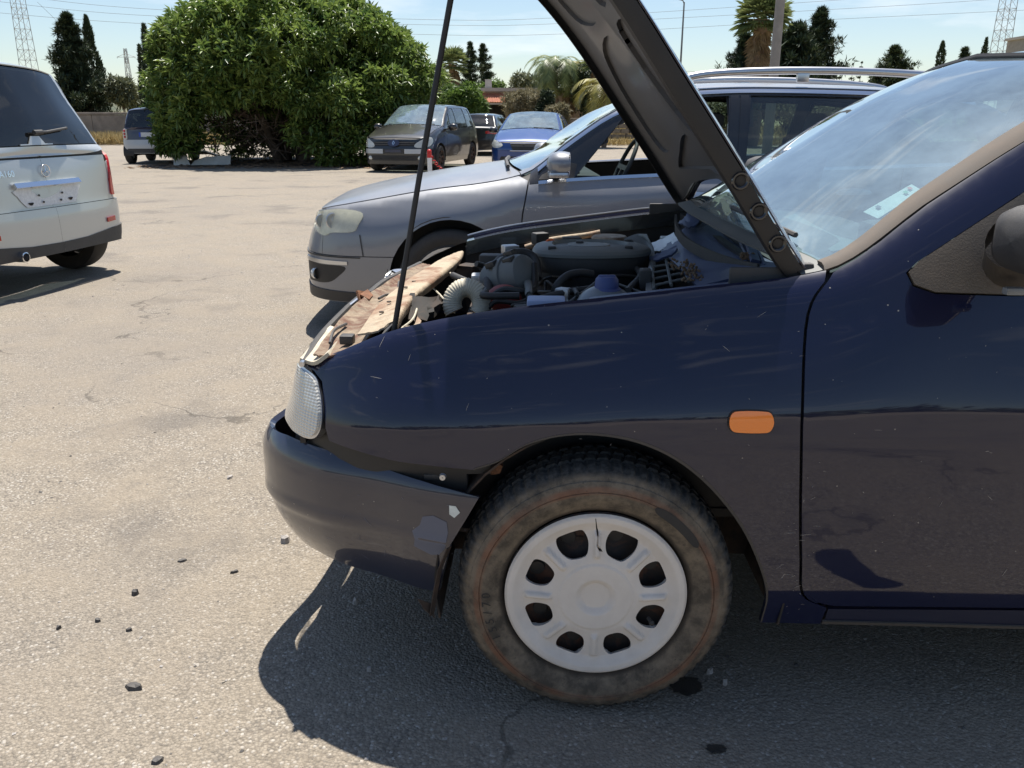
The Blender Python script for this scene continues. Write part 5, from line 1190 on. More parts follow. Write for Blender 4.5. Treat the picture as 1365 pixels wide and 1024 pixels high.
MB().tube(cr([LS(u, v, Y) for u, v, Y in [(405,484,1.72),(428,448,1.95),(460,414,2.2),(478,398,2.35)]], 6), .009, 8).build('grille_trim', 'black_plastic', hatch)
MB().tube(cr([LS(u, v, Y) for u, v, Y in [(402,486,1.70),(424,452,1.92),(455,418,2.17),(476,400,2.30)]], 6), .006, 8).build('grille_trim', 'satin_chrome', hatch)
MB().tube(cr([LS(u, v, Y) for u, v, Y in [(492,392,2.35),(512,376,2.5),(540,362,2.75),(560,352,2.95)]], 6), .010, 8).build('grille_trim', 'black_plastic', hatch)
m = MB(); m.slab([[LS(474,388,2.25), LS(480,412,2.22)], [LS(484,390,2.3), LS(490,408,2.25)]], .006); m.slab([[LS(480,395,2.25), LS(492,402,2.2)], [LS(490,388,2.3), LS(496,396,2.26)]], .006); m.build('bent_bracket', 'rust', hatch)
m = MB(); m.rbox(LS(463, 452, 1.76), (.03, .03, .02), .004); m.build('rubber_stop', 'black_plastic', hatch)
for p in ([(440,462,1.75),(446,445,1.85),(462,436,1.95)], [(505,402,2.2),(515,397,2.25),(525,397,2.25)], [(520,420,1.9),(530,395,2.1),(532,380,2.2)]): MB().tube(cr([LS(*q)+Vector((0,0,.008)) for q in p], 5), .0035, 6).build('wire_loom', 'black_plastic', hatch)
for p in ([(570,372,2.3),(560,392,2.1),(552,420,1.85),(535,436,1.76)], [(575,380,2.3),(590,395,2.15),(606,415,2.0)], [(600,362,2.4),(608,372,2.3),(606,395,2.2)]): MB().tube(cr([LS(*q)-Vector((0,0,.004)) for q in p], 6), .0025, 6).build('loose_wire', 'cream_hose', hatch)
sheet('headlight_housing', [[(400,482,1.73),(425,452,1.93),(440,438,2.02)],[(420,487,1.70),(442,458,1.90),(455,443,2.0)],[(440,474,1.70),(455,455,1.85),(465,444,1.95)]], 'cream_hose', .008, 5)
sheet('radiator_side', [[(548,400,2.0),(565,405,1.98),(590,400,2.0)],[(545,436,1.9),(560,436,1.9),(582,420,1.95)]], 'rusty_dark', .02, 4, jit=.004)
sheet('rusty_flap', [[(535,437,1.78),(552,436,1.78),(557,424,1.84)],[(545,436,1.75),(556,440,1.74),(562,430,1.80)]], 'rust_cream', .004, 4)
m = MB(); m.rbox((.02, -.1, .52), (.42, .42, .22), .03); m.rbox((-.30, .0, .56), (.10, .9, .2), .01); m.rbox((.12, .35, .55), (.25,.3,.2), .02); m.rbox((-.05,-.42,.53),(.22,.25,.16),.02)
for k in range(26): m.tube(cr([(random.uniform(-.3,.3), random.uniform(-.5,.5), random.uniform(.60,.74)) for _ in range(4)], 5), random.uniform(.005,.012), 8)
m.build('engine_block', 'rusty_dark', hatch)
rr = random.Random(31)
for k in range(16):      # hoses and leads strung across the bay
    u0, v0 = rr.uniform(600, 860), rr.uniform(345, 400); q = [(u0, v0, rr.uniform(1.95, 2.5))]
    for _ in range(3): u0 += rr.uniform(-20, 70); v0 += rr.uniform(-16, 14); q.append((min(u0, 905), min(max(v0, 338), 408), min(2.7, max(1.9, q[-1][2]+rr.uniform(-.25,.25)))))
    P_ = [LS(*p) for p in q]; P_ = [Vector((p.x, p.y, min(p.z, .84))) for p in P_]
    MB().tube(cr(P_, 6), rr.choice((.003,.004,.006,.009)), 7).build('hose' if k % 3 == 0 else 'cable', rr.choice(('black_plastic','black_plastic','black','grey_plastic','black')), hatch, autos=60)
for u, v, Y, sz, m_ in ((640,372,2.35,(.05,.05,.03),'silver_metal'),(655,350,2.5,(.07,.05,.05),'black_plastic'),(625,365,2.6,(.06,.06,.06),'rusty_dark'),(752,392,2.0,(.04,.03,.03),'silver_metal'),(700,412,1.85,(.05,.03,.02),'black_plastic'),(860,372,2.05,(.03,.05,.05),'black_plastic'),(845,398,1.8,(.04,.04,.02),'black_plastic'),(893,322,2.6,(.06,.05,.03),'silver_metal'),(762,322,2.75,(.06,.05,.03),'rusty_dark'),(720,318,2.8,(.05,.04,.04),'black_plastic'),(680,335,2.6,(.05,.04,.04),'silver_metal')):
    MB().rbox(LS(u, v, Y), sz, .006, Matrix.Rotation(rr.uniform(-.6,.6), 3, 'Z')).build('bracket', m_, hatch)
# --- interior
m = MB(); m.slab([[Vector((.40,-.62,.93)), Vector((.40,.62,.93))],[Vector((.62,-.64,.945)), Vector((.62,.64,.945))],[Vector((.85,-.64,.93)), Vector((.85,.64,.93))],[Vector((.95,-.64,.84)), Vector((.95,.64,.84))],[Vector((.93,-.64,.55)), Vector((.93,.64,.55))]], .02)
m.rbox((.80,-.33,.95), (.22,.36,.08), .02); m.build('dashboard', 'dash_grey', hatch)
sheet('dash_edge', [[(1040,290,2.6),(1075,320,2.2),(1110,335,1.9)],[(1060,285,2.6),(1110,312,2.2),(1160,325,1.9)]], 'dash_pale', .006, 5)
m = MB().lathe([(.185+.014*math.cos(R(a)), .014*math.sin(R(a))) for a in range(0, 360, 45)], (0,0,0), 40, 'x', closed=True); m.rbox((0,0,0), (.04,.12,.1), .01); m.box((0,0,.0),(.02,.36,.03)); m.build('steering_wheel', 'black_plastic', hatch, loc=(1.05,-.34,.93), rot=(0, R(25), 0))
for y in (-.36, .36):
    m = MB(); m.rbox((1.45, y, .48), (.50,.46,.14), .05); m.rbox((1.78, y, .78), (.13,.46,.56), .05, Matrix.Rotation(R(14), 3, 'Y')); m.rbox((1.87, y, 1.13), (.09,.24,.16), .04, Matrix.Rotation(R(14), 3, 'Y')); m.build('front_seat', 'seat_fabric', hatch)
m = MB(); m.rbox((2.35, 0, .5), (.45,1.15,.14), .05); m.rbox((2.62, 0, .75), (.12,1.15,.5), .05); m.box((1.6,0,.30),(2.3,1.5,.03)); m.build('rear_bench', 'seat_fabric', hatch)
# sheet of paper behind the glass
def ws_pt(a, v, o): q = SN.at_v(SN.sec([a]), np.array([[v]]))[0, 0]; return Vector((q[0], -q[1], q[2]+o))
stx = MB(); stx.slab([[ws_pt(.575, 5.26, -.012), ws_pt(.575, 5.42, -.012)], [ws_pt(.655, 5.20, -.012), ws_pt(.655, 5.34, -.012)]], .001); stx = stx.build('paper_slip', 'sticker', hatch)
for a0, v0, mm in ((.632, 5.27, 'sticker_green'), (.642, 5.28, 'sticker_red'), (.588, 5.33, 'grey_primer')):
    MB().slab([[ws_pt(a0, v0, -.009), ws_pt(a0, v0+.04, -.009)], [ws_pt(a0+.005, v0-.005, -.009), ws_pt(a0+.005, v0+.035, -.009)]], .0005).build('printed_mark', mm, stx)
# wiper
MB().tube([ws_pt(.455, 5.5, .02), ws_pt(.465, 6.4, .02)], .006, 6).build('wiper_arm', 'black_plastic', hatch)
patch('cowl_cover', [(0,0)], None, 'black', hatch) if False else topgrid('cowl_cover', SN, .395, .452, 5.0, 'grey_plastic', hatch, off=-.004, nu=5, nv=14, th=.004)
# --- mirror
both('mirror_sail', [(.586,.952),(.596,.931),(.634,.918),(.78,.915),(.86,.917),(.86,1.13),(.805,1.098),(.609,.974)], SN.side, 'mirror_plastic', hatch, res=.02, off=.004, th=.014)
for sd in (-1, 1):
    m = MB(); P = []
    for t in np.linspace(0, 1, 9):      # stalk from the sail out to the head
        cx0, cy0, cz0 = .775-.075*t, .760+.09*t, .985+.045*t; hx, hz = .050-.010*t, .058-.012*t*t
        P.append([Vector((cx0+hx*math.cos(a)*(1 if math.cos(a) > 0 else 1.35*(1-t)+t), sd*(cy0+.012*math.cos(a)), cz0+hz*math.sin(a))) for a in np.linspace(0, 2*math.pi, 21)])
    m.grid(P); m.build('mirror_foot', 'mirror_plastic', hatch, autos=80)
    m = MB(); P = []                      # head: rounded housing, glass towards the rear
    hc = Vector((.722, sd*.93, 1.040))
    for (dx, sy, sz) in ((-.069,.001,.001),(-.068,.10,.15),(-.064,.5,.55),(-.050,.80,.82),(-.025,.96,.96),(.0,1.,1.),(.04,1.,1.),(.055,.96,.96)):
        P.append([hc+Vector((dx, .115*sy*math.copysign(abs(math.cos(a))**.6, math.cos(a)), .060*sz*math.copysign(abs(math.sin(a))**.6, math.sin(a)))) for a in np.linspace(0, 2*math.pi, 33)])
    m.grid(P); mh = m.build('mirror_head', 'black_plastic', hatch, autos=60)
    MB().prism([(hc.y+.105*math.copysign(abs(math.cos(a))**.6, math.cos(a)), hc.z+.064*math.copysign(abs(math.sin(a))**.6, math.sin(a))) for a in np.linspace(0, 2*math.pi, 32, endpoint=False)], hc.x+.042, hc.x+.046, 'x').build('mirror_glass', 'chrome', mh)
m = MB(); m.rbox(LS(1352, 388, 1.46), (.036,.02,.014), .005); m.build('mirror_adjuster', 'tank_plastic', hatch)
both('door_handle', [(1.22,.80),(1.38,.80),(1.38,.84),(1.22,.84)], SN.side, 'black_plastic', hatch, res=.04, off=.014, th=.02)
# --- wheel, nearest the camera
RT = .29
def near_wheel(x, sd):
    e = empty_part('wheel', hatch, (x, sd*.815, RT))
    nb = 68; sub = 6; n = nb*sub
    prof = [(.188,.012,0),(.193,.0,0),(.200,-.006,0),(.212,-.013,0),(.222,-.018,0),(.232,-.021,0),(.240,-.0215,0),(.2415,-.0195,0),(.243,-.0215,0),(.252,-.0195,0),(.262,-.014,0),(.2635,-.011,1),(.272,-.007,1),(.2795,-.001,1),(.2845,.007,1),(.288,.018,1),(.289,.030,1),(.2895,.034,3),(.2895,.040,3),(.290,.042,2),(.290,.064,2),(.290,.066,3),(.290,.074,3),(.290,.076,2),(.290,.098,2),(.2895,.100,3),(.2895,.106,3),(.289,.110,1),(.2845,.133,1),(.272,.147,0),(.24,.158,0),(.20,.150,0),(.188,.14,0)]
    V = []; F = []
    for (r, y, kind) in prof:
        for k in range(n):
            a = 2*math.pi*k/n; rr = r; q = k % sub
            if kind == 1 and q < 2: rr = r-(.0038 if r > .275 else .002)
            if kind == 2 and (k+3+int(y*60)) % sub < 1: rr = r-.006
            if kind == 3: rr = r-.008
            V.append((rr*math.cos(a), -sd*-y if False else (y if sd == -1 else -y), rr*math.sin(a)))
    for i in range(len(prof)-1):
        for k in range(n): a = i*n+k; b = i*n+(k+1) % n; F.append((a, b, b+n, a+n))
    mesh_obj('tyre', V, F, 'tyre_muddy', e, autos=28)
    # raised lettering and plaque on the sidewall
    Vt, Ft = [], []
    def put(txt, a0, rr, size, step):
        for i, ch in enumerate(txt):
            if ch == ' ': continue
            v_, f_ = text_mesh(ch, size); a = R(a0-step*i); b = len(Vt)
            for (x_, y_, z_) in v_:
                rx, rz = x_, y_+rr; ca, sa = math.cos(a-math.pi/2), math.sin(a-math.pi/2)
                Vt.append((rx*ca-rz*sa, -.0218 if sd == -1 else .0218, rx*sa+rz*ca))
            Ft.extend([tuple(b+j for j in f) for f in f_])
    put('155/70', 205, .226, .026, 5.2)
    if Vt: mesh_obj('sidewall_lettering', Vt, Ft, 'tyre_plain', e)
    m = MB(); P = []
    for k in range(25):
        a = R(62-30*k/24); w2 = .009*math.sqrt(max(0.02, 1-abs(k-12)**6/12**6)); P.append([Vector((r*math.cos(a), -.0235, r*math.sin(a))) for r in (.236-w2, .236+w2)])
    m.slab(P, .001); m.build('sidewall_plaque', 'tyre_plain', e)
    # steel wheel
    m = MB().lathe([(.188,.004),(.184,.002),(.178,.010),(.172,.03),(.150,.034),(.118,.038),(.10,.028),(.085,.022),(.05,.024),(.045,.035),(.0005,.035)], n=64, axis='y')
    m.build('steel_wheel', 'steel_wheel', e, autos=40)
    for k in range(8):
        a = R(22.5+45*k+4); c_ = Vector((.128*math.cos(a), .0335, .128*math.sin(a))); MB().lathe([(.0005,-.001),(.015,-.001),(.017,.004)], c_, 16, 'y').build('wheel_hole', 'black', e)
    MB().lathe([(.0005,.012),(.19,.05)], n=32, axis='y').build('brake_dust_shield', 'black', e) if False else None
    # plastic cover, cracked at the top
    def hf(P):
        P = np.atleast_2d(P); r = np.hypot(P[:, 0], P[:, 1]); th = np.arctan2(P[:, 1], P[:, 0])
        h = np.interp(r, [0,.030,.036,.042,.074,.079,.084,.10,.150,.160,.172,.184,.190], [.006,.006,.012,.016,.016,.013,.013,.010,.003,.007,.013,.013,.006])
        ph = (th/(math.pi/4)) % 1.0; dd = np.minimum(ph, 1-ph)*(math.pi/4)*r      # distance to the nearest ridge axis
        rid = np.clip((.0095-dd)/.0065, 0, 1); rid = rid*rid*(3-2*rid); env = np.clip((r-.088)/.010, 0, 1)*np.clip((.150-r)/.008, 0, 1)
        dent = np.clip(1-np.abs(r-.125)/.045, 0, 1)*np.clip((dd-.010)/.02, 0, 1)
        return np.stack([P[:, 0], h+.009*rid*env-.006*dent, P[:, 1]], 1)
    holes = []
    for k in range(8):
        a0 = 22.5+45*k; big = 1.12 if 45 < a0 < 135 else 1.0
        pl = [(.098,-.0125),(.100,.0125),(.112,.024),(.130,.029),(.147,.025),(.150,.010),(.150,-.010),(.147,-.025),(.130,-.029),(.112,-.024)]
        q = cr([((r-.125)*big+.125, t*big) for r, t in pl], 3, True); ca, sa = math.cos(R(a0)), math.sin(R(a0)); holes.append([(r*ca-t*sa, r*sa+t*ca) for r, t in q])
    holes.append([(-.006,.181),(-.0045,.181),(-.001,.158),(.004,.140),(.003,.122),(.008,.112),(.012,.103),(.005,.108),(-.002,.120),(-.001,.138),(-.0035,.157)])
    out = [(.189*math.cos(t), .189*math.sin(t)) for t in np.linspace(0, 2*math.pi, 96, endpoint=False)]
    patch('wheel_cover', out, hf, 'wheel_cover', e, res=.0042, th=.012, holes=holes, sides=(sd,), ori=(0, 1, 0))
    m = MB().tube([(.112,-.004,-.052),(.118,-.016,-.056)], .004, 8); m.ball((.118,-.017,-.056), .006, 8, 6); m.build('valve', 'black', e)
    return e
near_wheel(0, -1); near_wheel(0, 1)
for sd in (-1, 1): wheel(hatch, 2.44, sd*.815, .29, .16, .19, sd, 6, 'steel_wheel')
for sd in (-1, 1):       # wheel-arch liners
    for cx_ in (.03, 2.44):
        m = MB(); P = [[Vector((cx_+.365*math.cos(R(a)), sd*y, .29+.365*math.sin(R(a)))) for y in (.80, .70, .50)] for a in np.linspace(-12, 192, 26)]
        m.slab(P, .004); m.add([Vector((cx_+.365*math.cos(R(a)), sd*.50, .29+.365*math.sin(R(a)))) for a in np.linspace(-12, 192, 26)], [tuple(range(26))])
        m.build('wheel_arch_liner', 'rusty_dark', hatch, autos=60)
m = MB(); m.box((1.25, 0, .24), (1.6, 1.5, .03)); m.build('floor_pan', 'rusty_dark', hatch)
m = MB(); ps = sxz([(655,628),(662,636),(668,640),(664,650),(652,652),(646,644)]); m.prism(ps, -.76, -.745, 'y'); m.build('rust_hole_edge', 'rust', hatch)

# worn edges, scratches
both('rusty_sill_edge', [(.484,.2135),(1.2,.2085),(2.0,.2075),(2.0,.2125),(1.2,.2145),(.484,.2205)], SN.side, 'mirror_plastic', hatch, res=.05, off=.001, th=.006)
both('rusty_arch_edge', ARCH[:2]+ARCH[2:]+[(x+.0035, z+.0045) for x, z in ARCH[::-1]], SN.side, 'mirror_plastic', hatch, res=.02, off=.0012, th=.004)
def scratches(nm, f, boxes, n, m_, par):
    V = []; F = []; rr = random.Random(3)
    for _ in range(n):
        a0, a1, z0, z1 = rr.choice(boxes); a = rr.uniform(a0, a1); z = rr.uniform(z0, z1); an = rr.choice((0, .1, -.1, .6, -.7, 1.2))+rr.uniform(-.15,.15); L_ = .003+.026*rr.random()**4; w_ = .0002+.0003*rr.random(); k = 6; pts = []
        for i in range(k): t = i/(k-1); pts.append((a+math.cos(an)*L_*t, z+math.sin(an)*L_*t+.0003*math.sin(t*3)))
        w = [w_*math.sin(math.pi*(.08+.84*i/(k-1))) for i in range(k)]
        dn = np.array([(x-math.sin(an)*w[i], q+math.cos(an)*w[i]) for i, (x, q) in enumerate(pts)]+[(x+math.sin(an)*w[i], q-math.cos(an)*w[i]) for i, (x, q) in enumerate(pts)])
        S = f(dn); S[:, 1] = -S[:, 1]-.0008; b = len(V); V += [tuple(p) for p in S]; F += [(b+i, b+i+1, b+k+i+1, b+k+i) for i in range(k-1)]
    return tag(mesh_obj(nm, V, F, m_, par), kind='stuff')
scratches('paint_scratches', SN.side, [(.50,1.2,.30,.68),(.40,.44,.25,.6),(.36,.42,.24,.5),(-.5,.4,.62,.88),(.55,1.2,.72,.88)], 95, 'stone_chip', hatch)
scratches('paint_scratches', bump, [(.75,1.15,.30,.50),(.6,1.1,.33,.36)], 60, 'grey_primer', hatch)
m = MB()
for i, (a0, z0) in enumerate(((-.40,.684),(-.34,.680),(-.30,.676))):
    pass

# ================================================================== the other vehicles
def arc_cut(cx, r, z, cz, front=True):
    d = math.sqrt(max(0, r*r-(z-cz)**2)); return cx-d if front else cx+d
def arch_pts(cx, cz, r, zs0, zs1, n=18):
    """from front intersection at height zs0 over the top to rear intersection at height zs1"""
    a0 = math.degrees(math.atan2(zs0-cz, arc_cut(cx, r, zs0, cz)-cx)); a1 = math.degrees(math.atan2(zs1-cz, arc_cut(cx, r, zs1, cz, False)-cx))
    if a0 < 0: a0 += 360
    return arc(cx, cz, r, a0, a1, n)
def dress(net, car, s, P):
    """panels shared by every car; s = spec, P = paint"""
    N = net; rz = s['rz']; ar = s['ar']; wb = s['wb']; A, B, C = s['A'], s['B'], s['C']; zs = s['zs']; res = s.get('res', .06); g = s.get('gap', .004)
    a0 = N.a[0]; an = N.a[-1]; al = s['al']; zbu = s['zbu']; zru = s['zru']; zbm = s.get('zbm', N.zb(0)+.01)
    H = lambda a: N.ze(a)-.004
    hl = [(x, H(x)) for x in np.linspace(al, A[1][0]-g, 14)]
    both('front_fender', hl+[(x-g, z) for x, z in A[::-1]]+[(A[0][0]-g, zs-.03), (A[0][0]-g, zs-.05), (arc_cut(0, ar, zs-.05, rz, False), zs-.05)]+arch_pts(0, rz, ar, zbu+g, zs-.05)[::-1]+[(al, zbu+g)], N.side, P, car, res=res)
    patch('front_bumper', [(a0, zbm), (-ar-.03, zbm), (-math.sqrt(ar*ar-max(0, (zbm+.02-rz))**2), zbm+.02)]+[p for p in arc(0, rz, ar, 180+math.degrees(math.asin((rz-zbm-.02)/ar)), math.degrees(math.atan2(zbu-rz, arc_cut(0, ar, zbu, rz))), 8)]+[(a0, zbu)], N.side, s.get('bump', P), car, res=res, off=s.get('boff', .004), th=.012, sides=(-1, 1))
    patch('nose_panel', [(a0, zbu+g), (al-.004, zbu+g)]+[(x, H(x)-.004) for x in np.linspace(al-.004, a0, 8)], N.side, P, car, res=res, sides=(-1, 1))
    def door(p, q, name):
        l = [(x+g, z) for x, z in p]; r = [(x-g, z) for x, z in q]
        return both(name, [(l[0][0], zs)]+l+[(x, N.zh(x)) for x in np.linspace(l[-1][0], r[-1][0], 8)]+r[::-1]+[(r[0][0], zs)], N.side, P, car, res=res)
    door(A, B, 'front_door')
    if C: door(B, C, 'rear_door')
    D = C or B; ra = s.get('ra', an); ta = s['ta']     # ta = where the quarter panel ends at the tail
    q = [(D[0][0]+g, arc_cut(wb, ar, zs, rz) and zs)] if False else []
    lo = max(zs, rz+.02); x0 = arc_cut(wb, ar, lo, rz)
    if D[0][0]+g < x0: start = [(D[0][0]+g, lo), (x0, lo)]; arch = arch_pts(wb, rz, ar, lo, zru+g)
    else:
        zz = rz+math.sqrt(max(0, ar*ar-(D[0][0]+g-wb)**2)); start = []; arch = arch_pts(wb, rz, ar, min(zz, rz+ar*.98), zru+g)
        D = [(max(x, arc_cut(wb, ar, z, rz)-.0) if False else x, z) for x, z in D if z > zz-.02] or D
    both('rear_quarter', start+arch+[(ta, zru+g), (ta, N.zh(ta))]+[(x, N.zh(x)+.0) for x in np.linspace(ta, D[-1][0]+g, 8)]+[(x+g, z) for x, z in D[::-1]], N.side, P, car, res=res)
    both('sill', [(arc_cut(0, ar, N.zb(.5)+.02, rz, False)+.01, N.zb(.5)+.005), (arc_cut(wb, ar, N.zb(wb)+.02, rz)-.01, N.zb(wb)+.005), (arc_cut(wb, ar, zs-g, rz)-.005, zs-g), (A[0][0]-g if zs > .35 else .36, zs-g), (arc_cut(0, ar, zs-.06, rz, False)+.01, zs-.06)], N.side, s.get('sillmat', P), car, res=res, off=-.003)
    zrb = N.zb(wb)+.03
    patch('rear_bumper', [(arc_cut(wb, ar, zrb, rz, False)+.02, zrb), (an, zrb), (an, zru), (arc_cut(wb, ar, zru, rz, False), zru)]+arc(wb, rz, ar, math.degrees(math.atan2(zru-rz, arc_cut(wb, ar, zru, rz, False)-wb)), 5, 6), N.side, s.get('rbump', P), car, res=res, off=s.get('roff', .012), th=.015, sides=(-1, 1))
    if s.get('tailgate', True): patch('tailgate', [(ta+g*2, zru+g), (an, zru+g), (an, s['tz']), (ta+g*2, s['tz'])], N.side, P, car, res=res, sides=(-1, 1))
    wins = []; xf, xr = s['wf'], s['wr']
    def win(x0, x1, lean0, lean1):
        e = .03; b = [(x, N.zh(x)+.012) for x in np.linspace(x0, x1, 6)]; x0t, x1t = x0+lean0, x1+lean1
        t = [(x, N.ze(x)-e-.015) for x in np.linspace(x0t, x1t, 10)]; t = [(x, max(z, N.zh(x)+.014)) for x, z in t]
        return b+t[::-1]
    for w_ in s['wins']: wins.append(win(*w_))
    fa = s['frame']; fb = [(x, N.zh(x)+.002) for x in np.linspace(fa[0], fa[1], 16)]; ft = [(x, max(N.ze(x)-.006, N.zh(x)+.02)) for x in np.linspace(fa[0]+.02, fa[1], 30)]
    both('window_frame', fb+ft[::-1], N.side, s.get('framemat', P), car, res=res*.8, th=.02, holes=wins, off=-.001)
    for i, w_ in enumerate(wins):
        if i in s.get('open', ()): continue
        both('side_window', w_, N.side, s['glass'], car, res=.12, off=-.010, th=0)
    hx0, hx1 = s['hood']; topgrid('bonnet', N, hx0, hx1, 5.03, P, car, nu=22, nv=10)
    topgrid('windscreen', N, s['ws'][0], s['ws'][1], s.get('pv', 5.14)-.02, s['wsglass'], car, nu=16, nv=10, th=0)
    topgrid('roof', N, s['ws'][1]+.01, s['rg'][0]-.01, 5.0, P, car, nu=18, nv=10)
    for sd_ in topgrid('windscreen_pillar', N, s['ws'][0]-.02, s['ws'][1]+.01, 5.0, P, car, nu=14, nv=4, vend=s.get('pv', 5.14), full=False): pass
    topgrid('rear_window', N, s['rg'][0], s['rg'][1], s.get('rgv', 5.1), s['glass'], car, nu=12, nv=10, th=0)
    topgrid('tail_panel', N, s['rg'][1]+.004, N.a[-1]-.02, 5.0, P, car, nu=10, nv=8)
    topgrid('rear_pillar', N, s['rg'][0]-.01, s['rg'][1], 5.0, P, car, nu=10, nv=3, vend=s.get('rgv', 5.1)+.02, full=False)
    shell(N, car, 'black', [[(x, z) for x, z in w_] for w_ in wins], [(s['ws'][0]-.02, s['ws'][1], 5.05), (s['rg'][0]+.02, s['rg'][1]-.02, 5.05)], [(0, rz, ar), (wb, rz, ar)])
    w2 = N.col(1., 2, 1)
    MB().box(((wb)/2, 0, .24), (wb-.75, w2*1.75, .04)).build('floor_pan', 'black', car)
    for sd in (-1, 1):
        for cx_ in (0, wb):
            m = MB(); Q = [[Vector((cx_+(ar+.012)*math.cos(R(a)), sd*y, rz+(ar+.012)*math.sin(R(a)))) for y in (w2-.02, w2-.30)] for a in np.linspace(-10, 190, 20)]
            m.slab(Q, .004); m.add([q[1] for q in Q], [tuple(range(20))]); m.build('wheel_arch_liner', 'black', car, autos=60)
    if s.get('seats', True):
        belt = N.zh(1.2)
        for y in (-.37, .37):
            for x in s.get('seatx', (1.25,)):
                m = MB(); m.rbox((x, y, belt-.42), (.5, .48, .14), .05); m.rbox((x+.33, y, belt-.10), (.13, .46, .58), .05, Matrix.Rotation(R(14), 3, 'Y')); m.rbox((x+.42, y, belt+.26), (.09, .25, .17), .04, Matrix.Rotation(R(14), 3, 'Y')); m.build('seat', 'seat_fabric', car)
        m = MB(); cx_ = s['ws'][0]; m.rbox((cx_+.22, 0, belt-.06), (.45, w2*1.6, .12), .03); m.build('dashboard', 'dash_grey', car)
        m = MB().lathe([(.18+.013*math.cos(R(a)), .013*math.sin(R(a))) for a in range(0, 360, 45)], (0,0,0), 32, 'x', closed=True); m.box((0,0,0), (.02,.34,.03)); m.box((0,0,-.08), (.02,.03,.17)); m.build('steering_wheel', 'black_plastic', car, loc=(cx_+.62, -.36, belt+.02), rot=(0, R(25), 0), autos=60)
    return wins
def mirrors(car, x, y, z, m_, lower=None, sz=(.09, .20, .13)):
    for sd in (-1, 1):
        m = MB(); P = []
        for (dx, q) in ((-.5,.25),(-.42,.6),(-.25,.88),(0,1),(.3,1),(.5,.93)):
            P.append([Vector((x+dx*sz[0]*2*.55, sd*y+.5*sz[1]*q*math.copysign(abs(math.cos(a))**.85, math.cos(a)), z+.5*sz[2]*q*math.copysign(abs(math.sin(a))**.85, math.sin(a)))) for a in np.linspace(0, 2*math.pi, 25)])
        m.grid(P); m.add(P[0][:-1], [tuple(range(24))]); mm = m.build('door_mirror', m_, car, autos=60)
        MB().box((x+.045*sz[0]/.09, sd*y, z), (.006, sz[1]*.85, sz[2]*.8)).build('mirror_glass', 'chrome', mm)
        MB().tube([(x, sd*(y-.05), z-.02), (x, sd*(y-sz[1]*.5-.09), z-.06)], .022, 8).build('mirror_arm', 'black_plastic', mm)
        if lower: MB().rbox((x, sd*y, z-sz[2]*.42), (sz[0]*.95, sz[1]*.9, sz[2]*.22), .01).build('mirror_base', lower, mm)

# ---------------- silver-grey estate beside the hatchback
PROWS = [
 (-.93,.001,.20,0,.46,.56,0,.64,0,.70,0,.70,None,.09),
 (-.92,.38,.20,0,.46,.56,0,.64,0,.705,0,.71,None,.09),
 (-.87,.62,.20,.02,.46,.56,.01,.65,.02,.72,.03,.735,None,.07),
 (-.76,.77,.20,.03,.46,.56,.01,.68,.03,.742,.06,.775,None,.03),
 (-.60,.85,.20,.04,.47,.58,.01,.70,.05,.765,.11,.815,None,0),
 (-.40,.885,.20,.04,.48,.60,.01,.72,.06,.80,.13,.86,None,0),
 (-.10,.905,.19,.05,.50,.65,.008,.77,.06,.85,.14,.915,None,0),
 (.20,.91,.19,.05,.52,.70,.008,.82,.06,.887,.14,.96,None,0),
 (.42,.91,.19,.05,.53,.76,.008,.875,.055,.935,.15,.975,.33,0),
 (.68,.91,.19,.05,.54,.775,.008,.90,.06,1.12,.19,1.11,.70,0),
 (.95,.91,.19,.05,.55,.785,.008,.915,.065,1.285,.24,1.28,.97,0),
 (1.28,.91,.19,.05,.55,.80,.008,.93,.065,1.385,.28,1.42,1.25,0),
 (1.72,.91,.19,.05,.56,.81,.008,.95,.065,1.405,.285,1.452,None,0),
 (2.30,.91,.19,.05,.56,.82,.008,.965,.065,1.395,.28,1.44,None,0),
 (2.95,.905,.19,.05,.56,.83,.008,.985,.065,1.345,.27,1.39,None,0),
 (3.35,.89,.20,.05,.55,.83,.01,.99,.06,1.18,.20,1.22,3.45,0),
 (3.58,.86,.22,.04,.53,.80,.01,.93,.04,1.02,.10,1.03,3.68,0),
 (3.74,.74,.24,.03,.5,.72,.01,.88,.03,.97,.05,.98,None,0),
 (3.80,.45,.24,.02,.5,.72,.0,.88,.01,.96,.02,.97,None,-.03),
 (3.82,.001,.24,0,.5,.72,0,.88,0,.96,0,.965,None,-.03)]
PN = Net(PROWS, 4, 16)
estate = thing('estate_car', 'silver grey estate car with roof rails parked right behind the open engine bay', 'car', (-.36, 5.62, 0), R(.6))
A = [(.405,.30),(.395,.55),(.41,.72),(.445,.90)]; Bq = [(1.60,.30),(1.60,.6),(1.605,.8),(1.62,.93)]; Cq = [(2.33,.34),(2.36,.55),(2.50,.75),(2.56,.975)]
pw = dress(PN, estate, dict(rz=.33, ar=.36, wb=2.71, A=A, B=Bq, C=Cq, zs=.30, al=-.78, zbu=.475, zru=.55, ta=3.55, tz=.95, res=.045,
     wf=0, wr=0, wins=[(.70,1.555,.30,.03),(1.665,2.40,.045,.05),(2.50,3.05,.06,-.12)], frame=(.44,3.30), framemat='black_gloss', open=(0,), glass='glass_mid', wsglass='glass_screen',
     hood=(-.86,.40), ws=(.425,1.22), rg=(3.0,3.52), seatx=(1.15, 2.05), pv=5.30), 'silver_grey_paint')
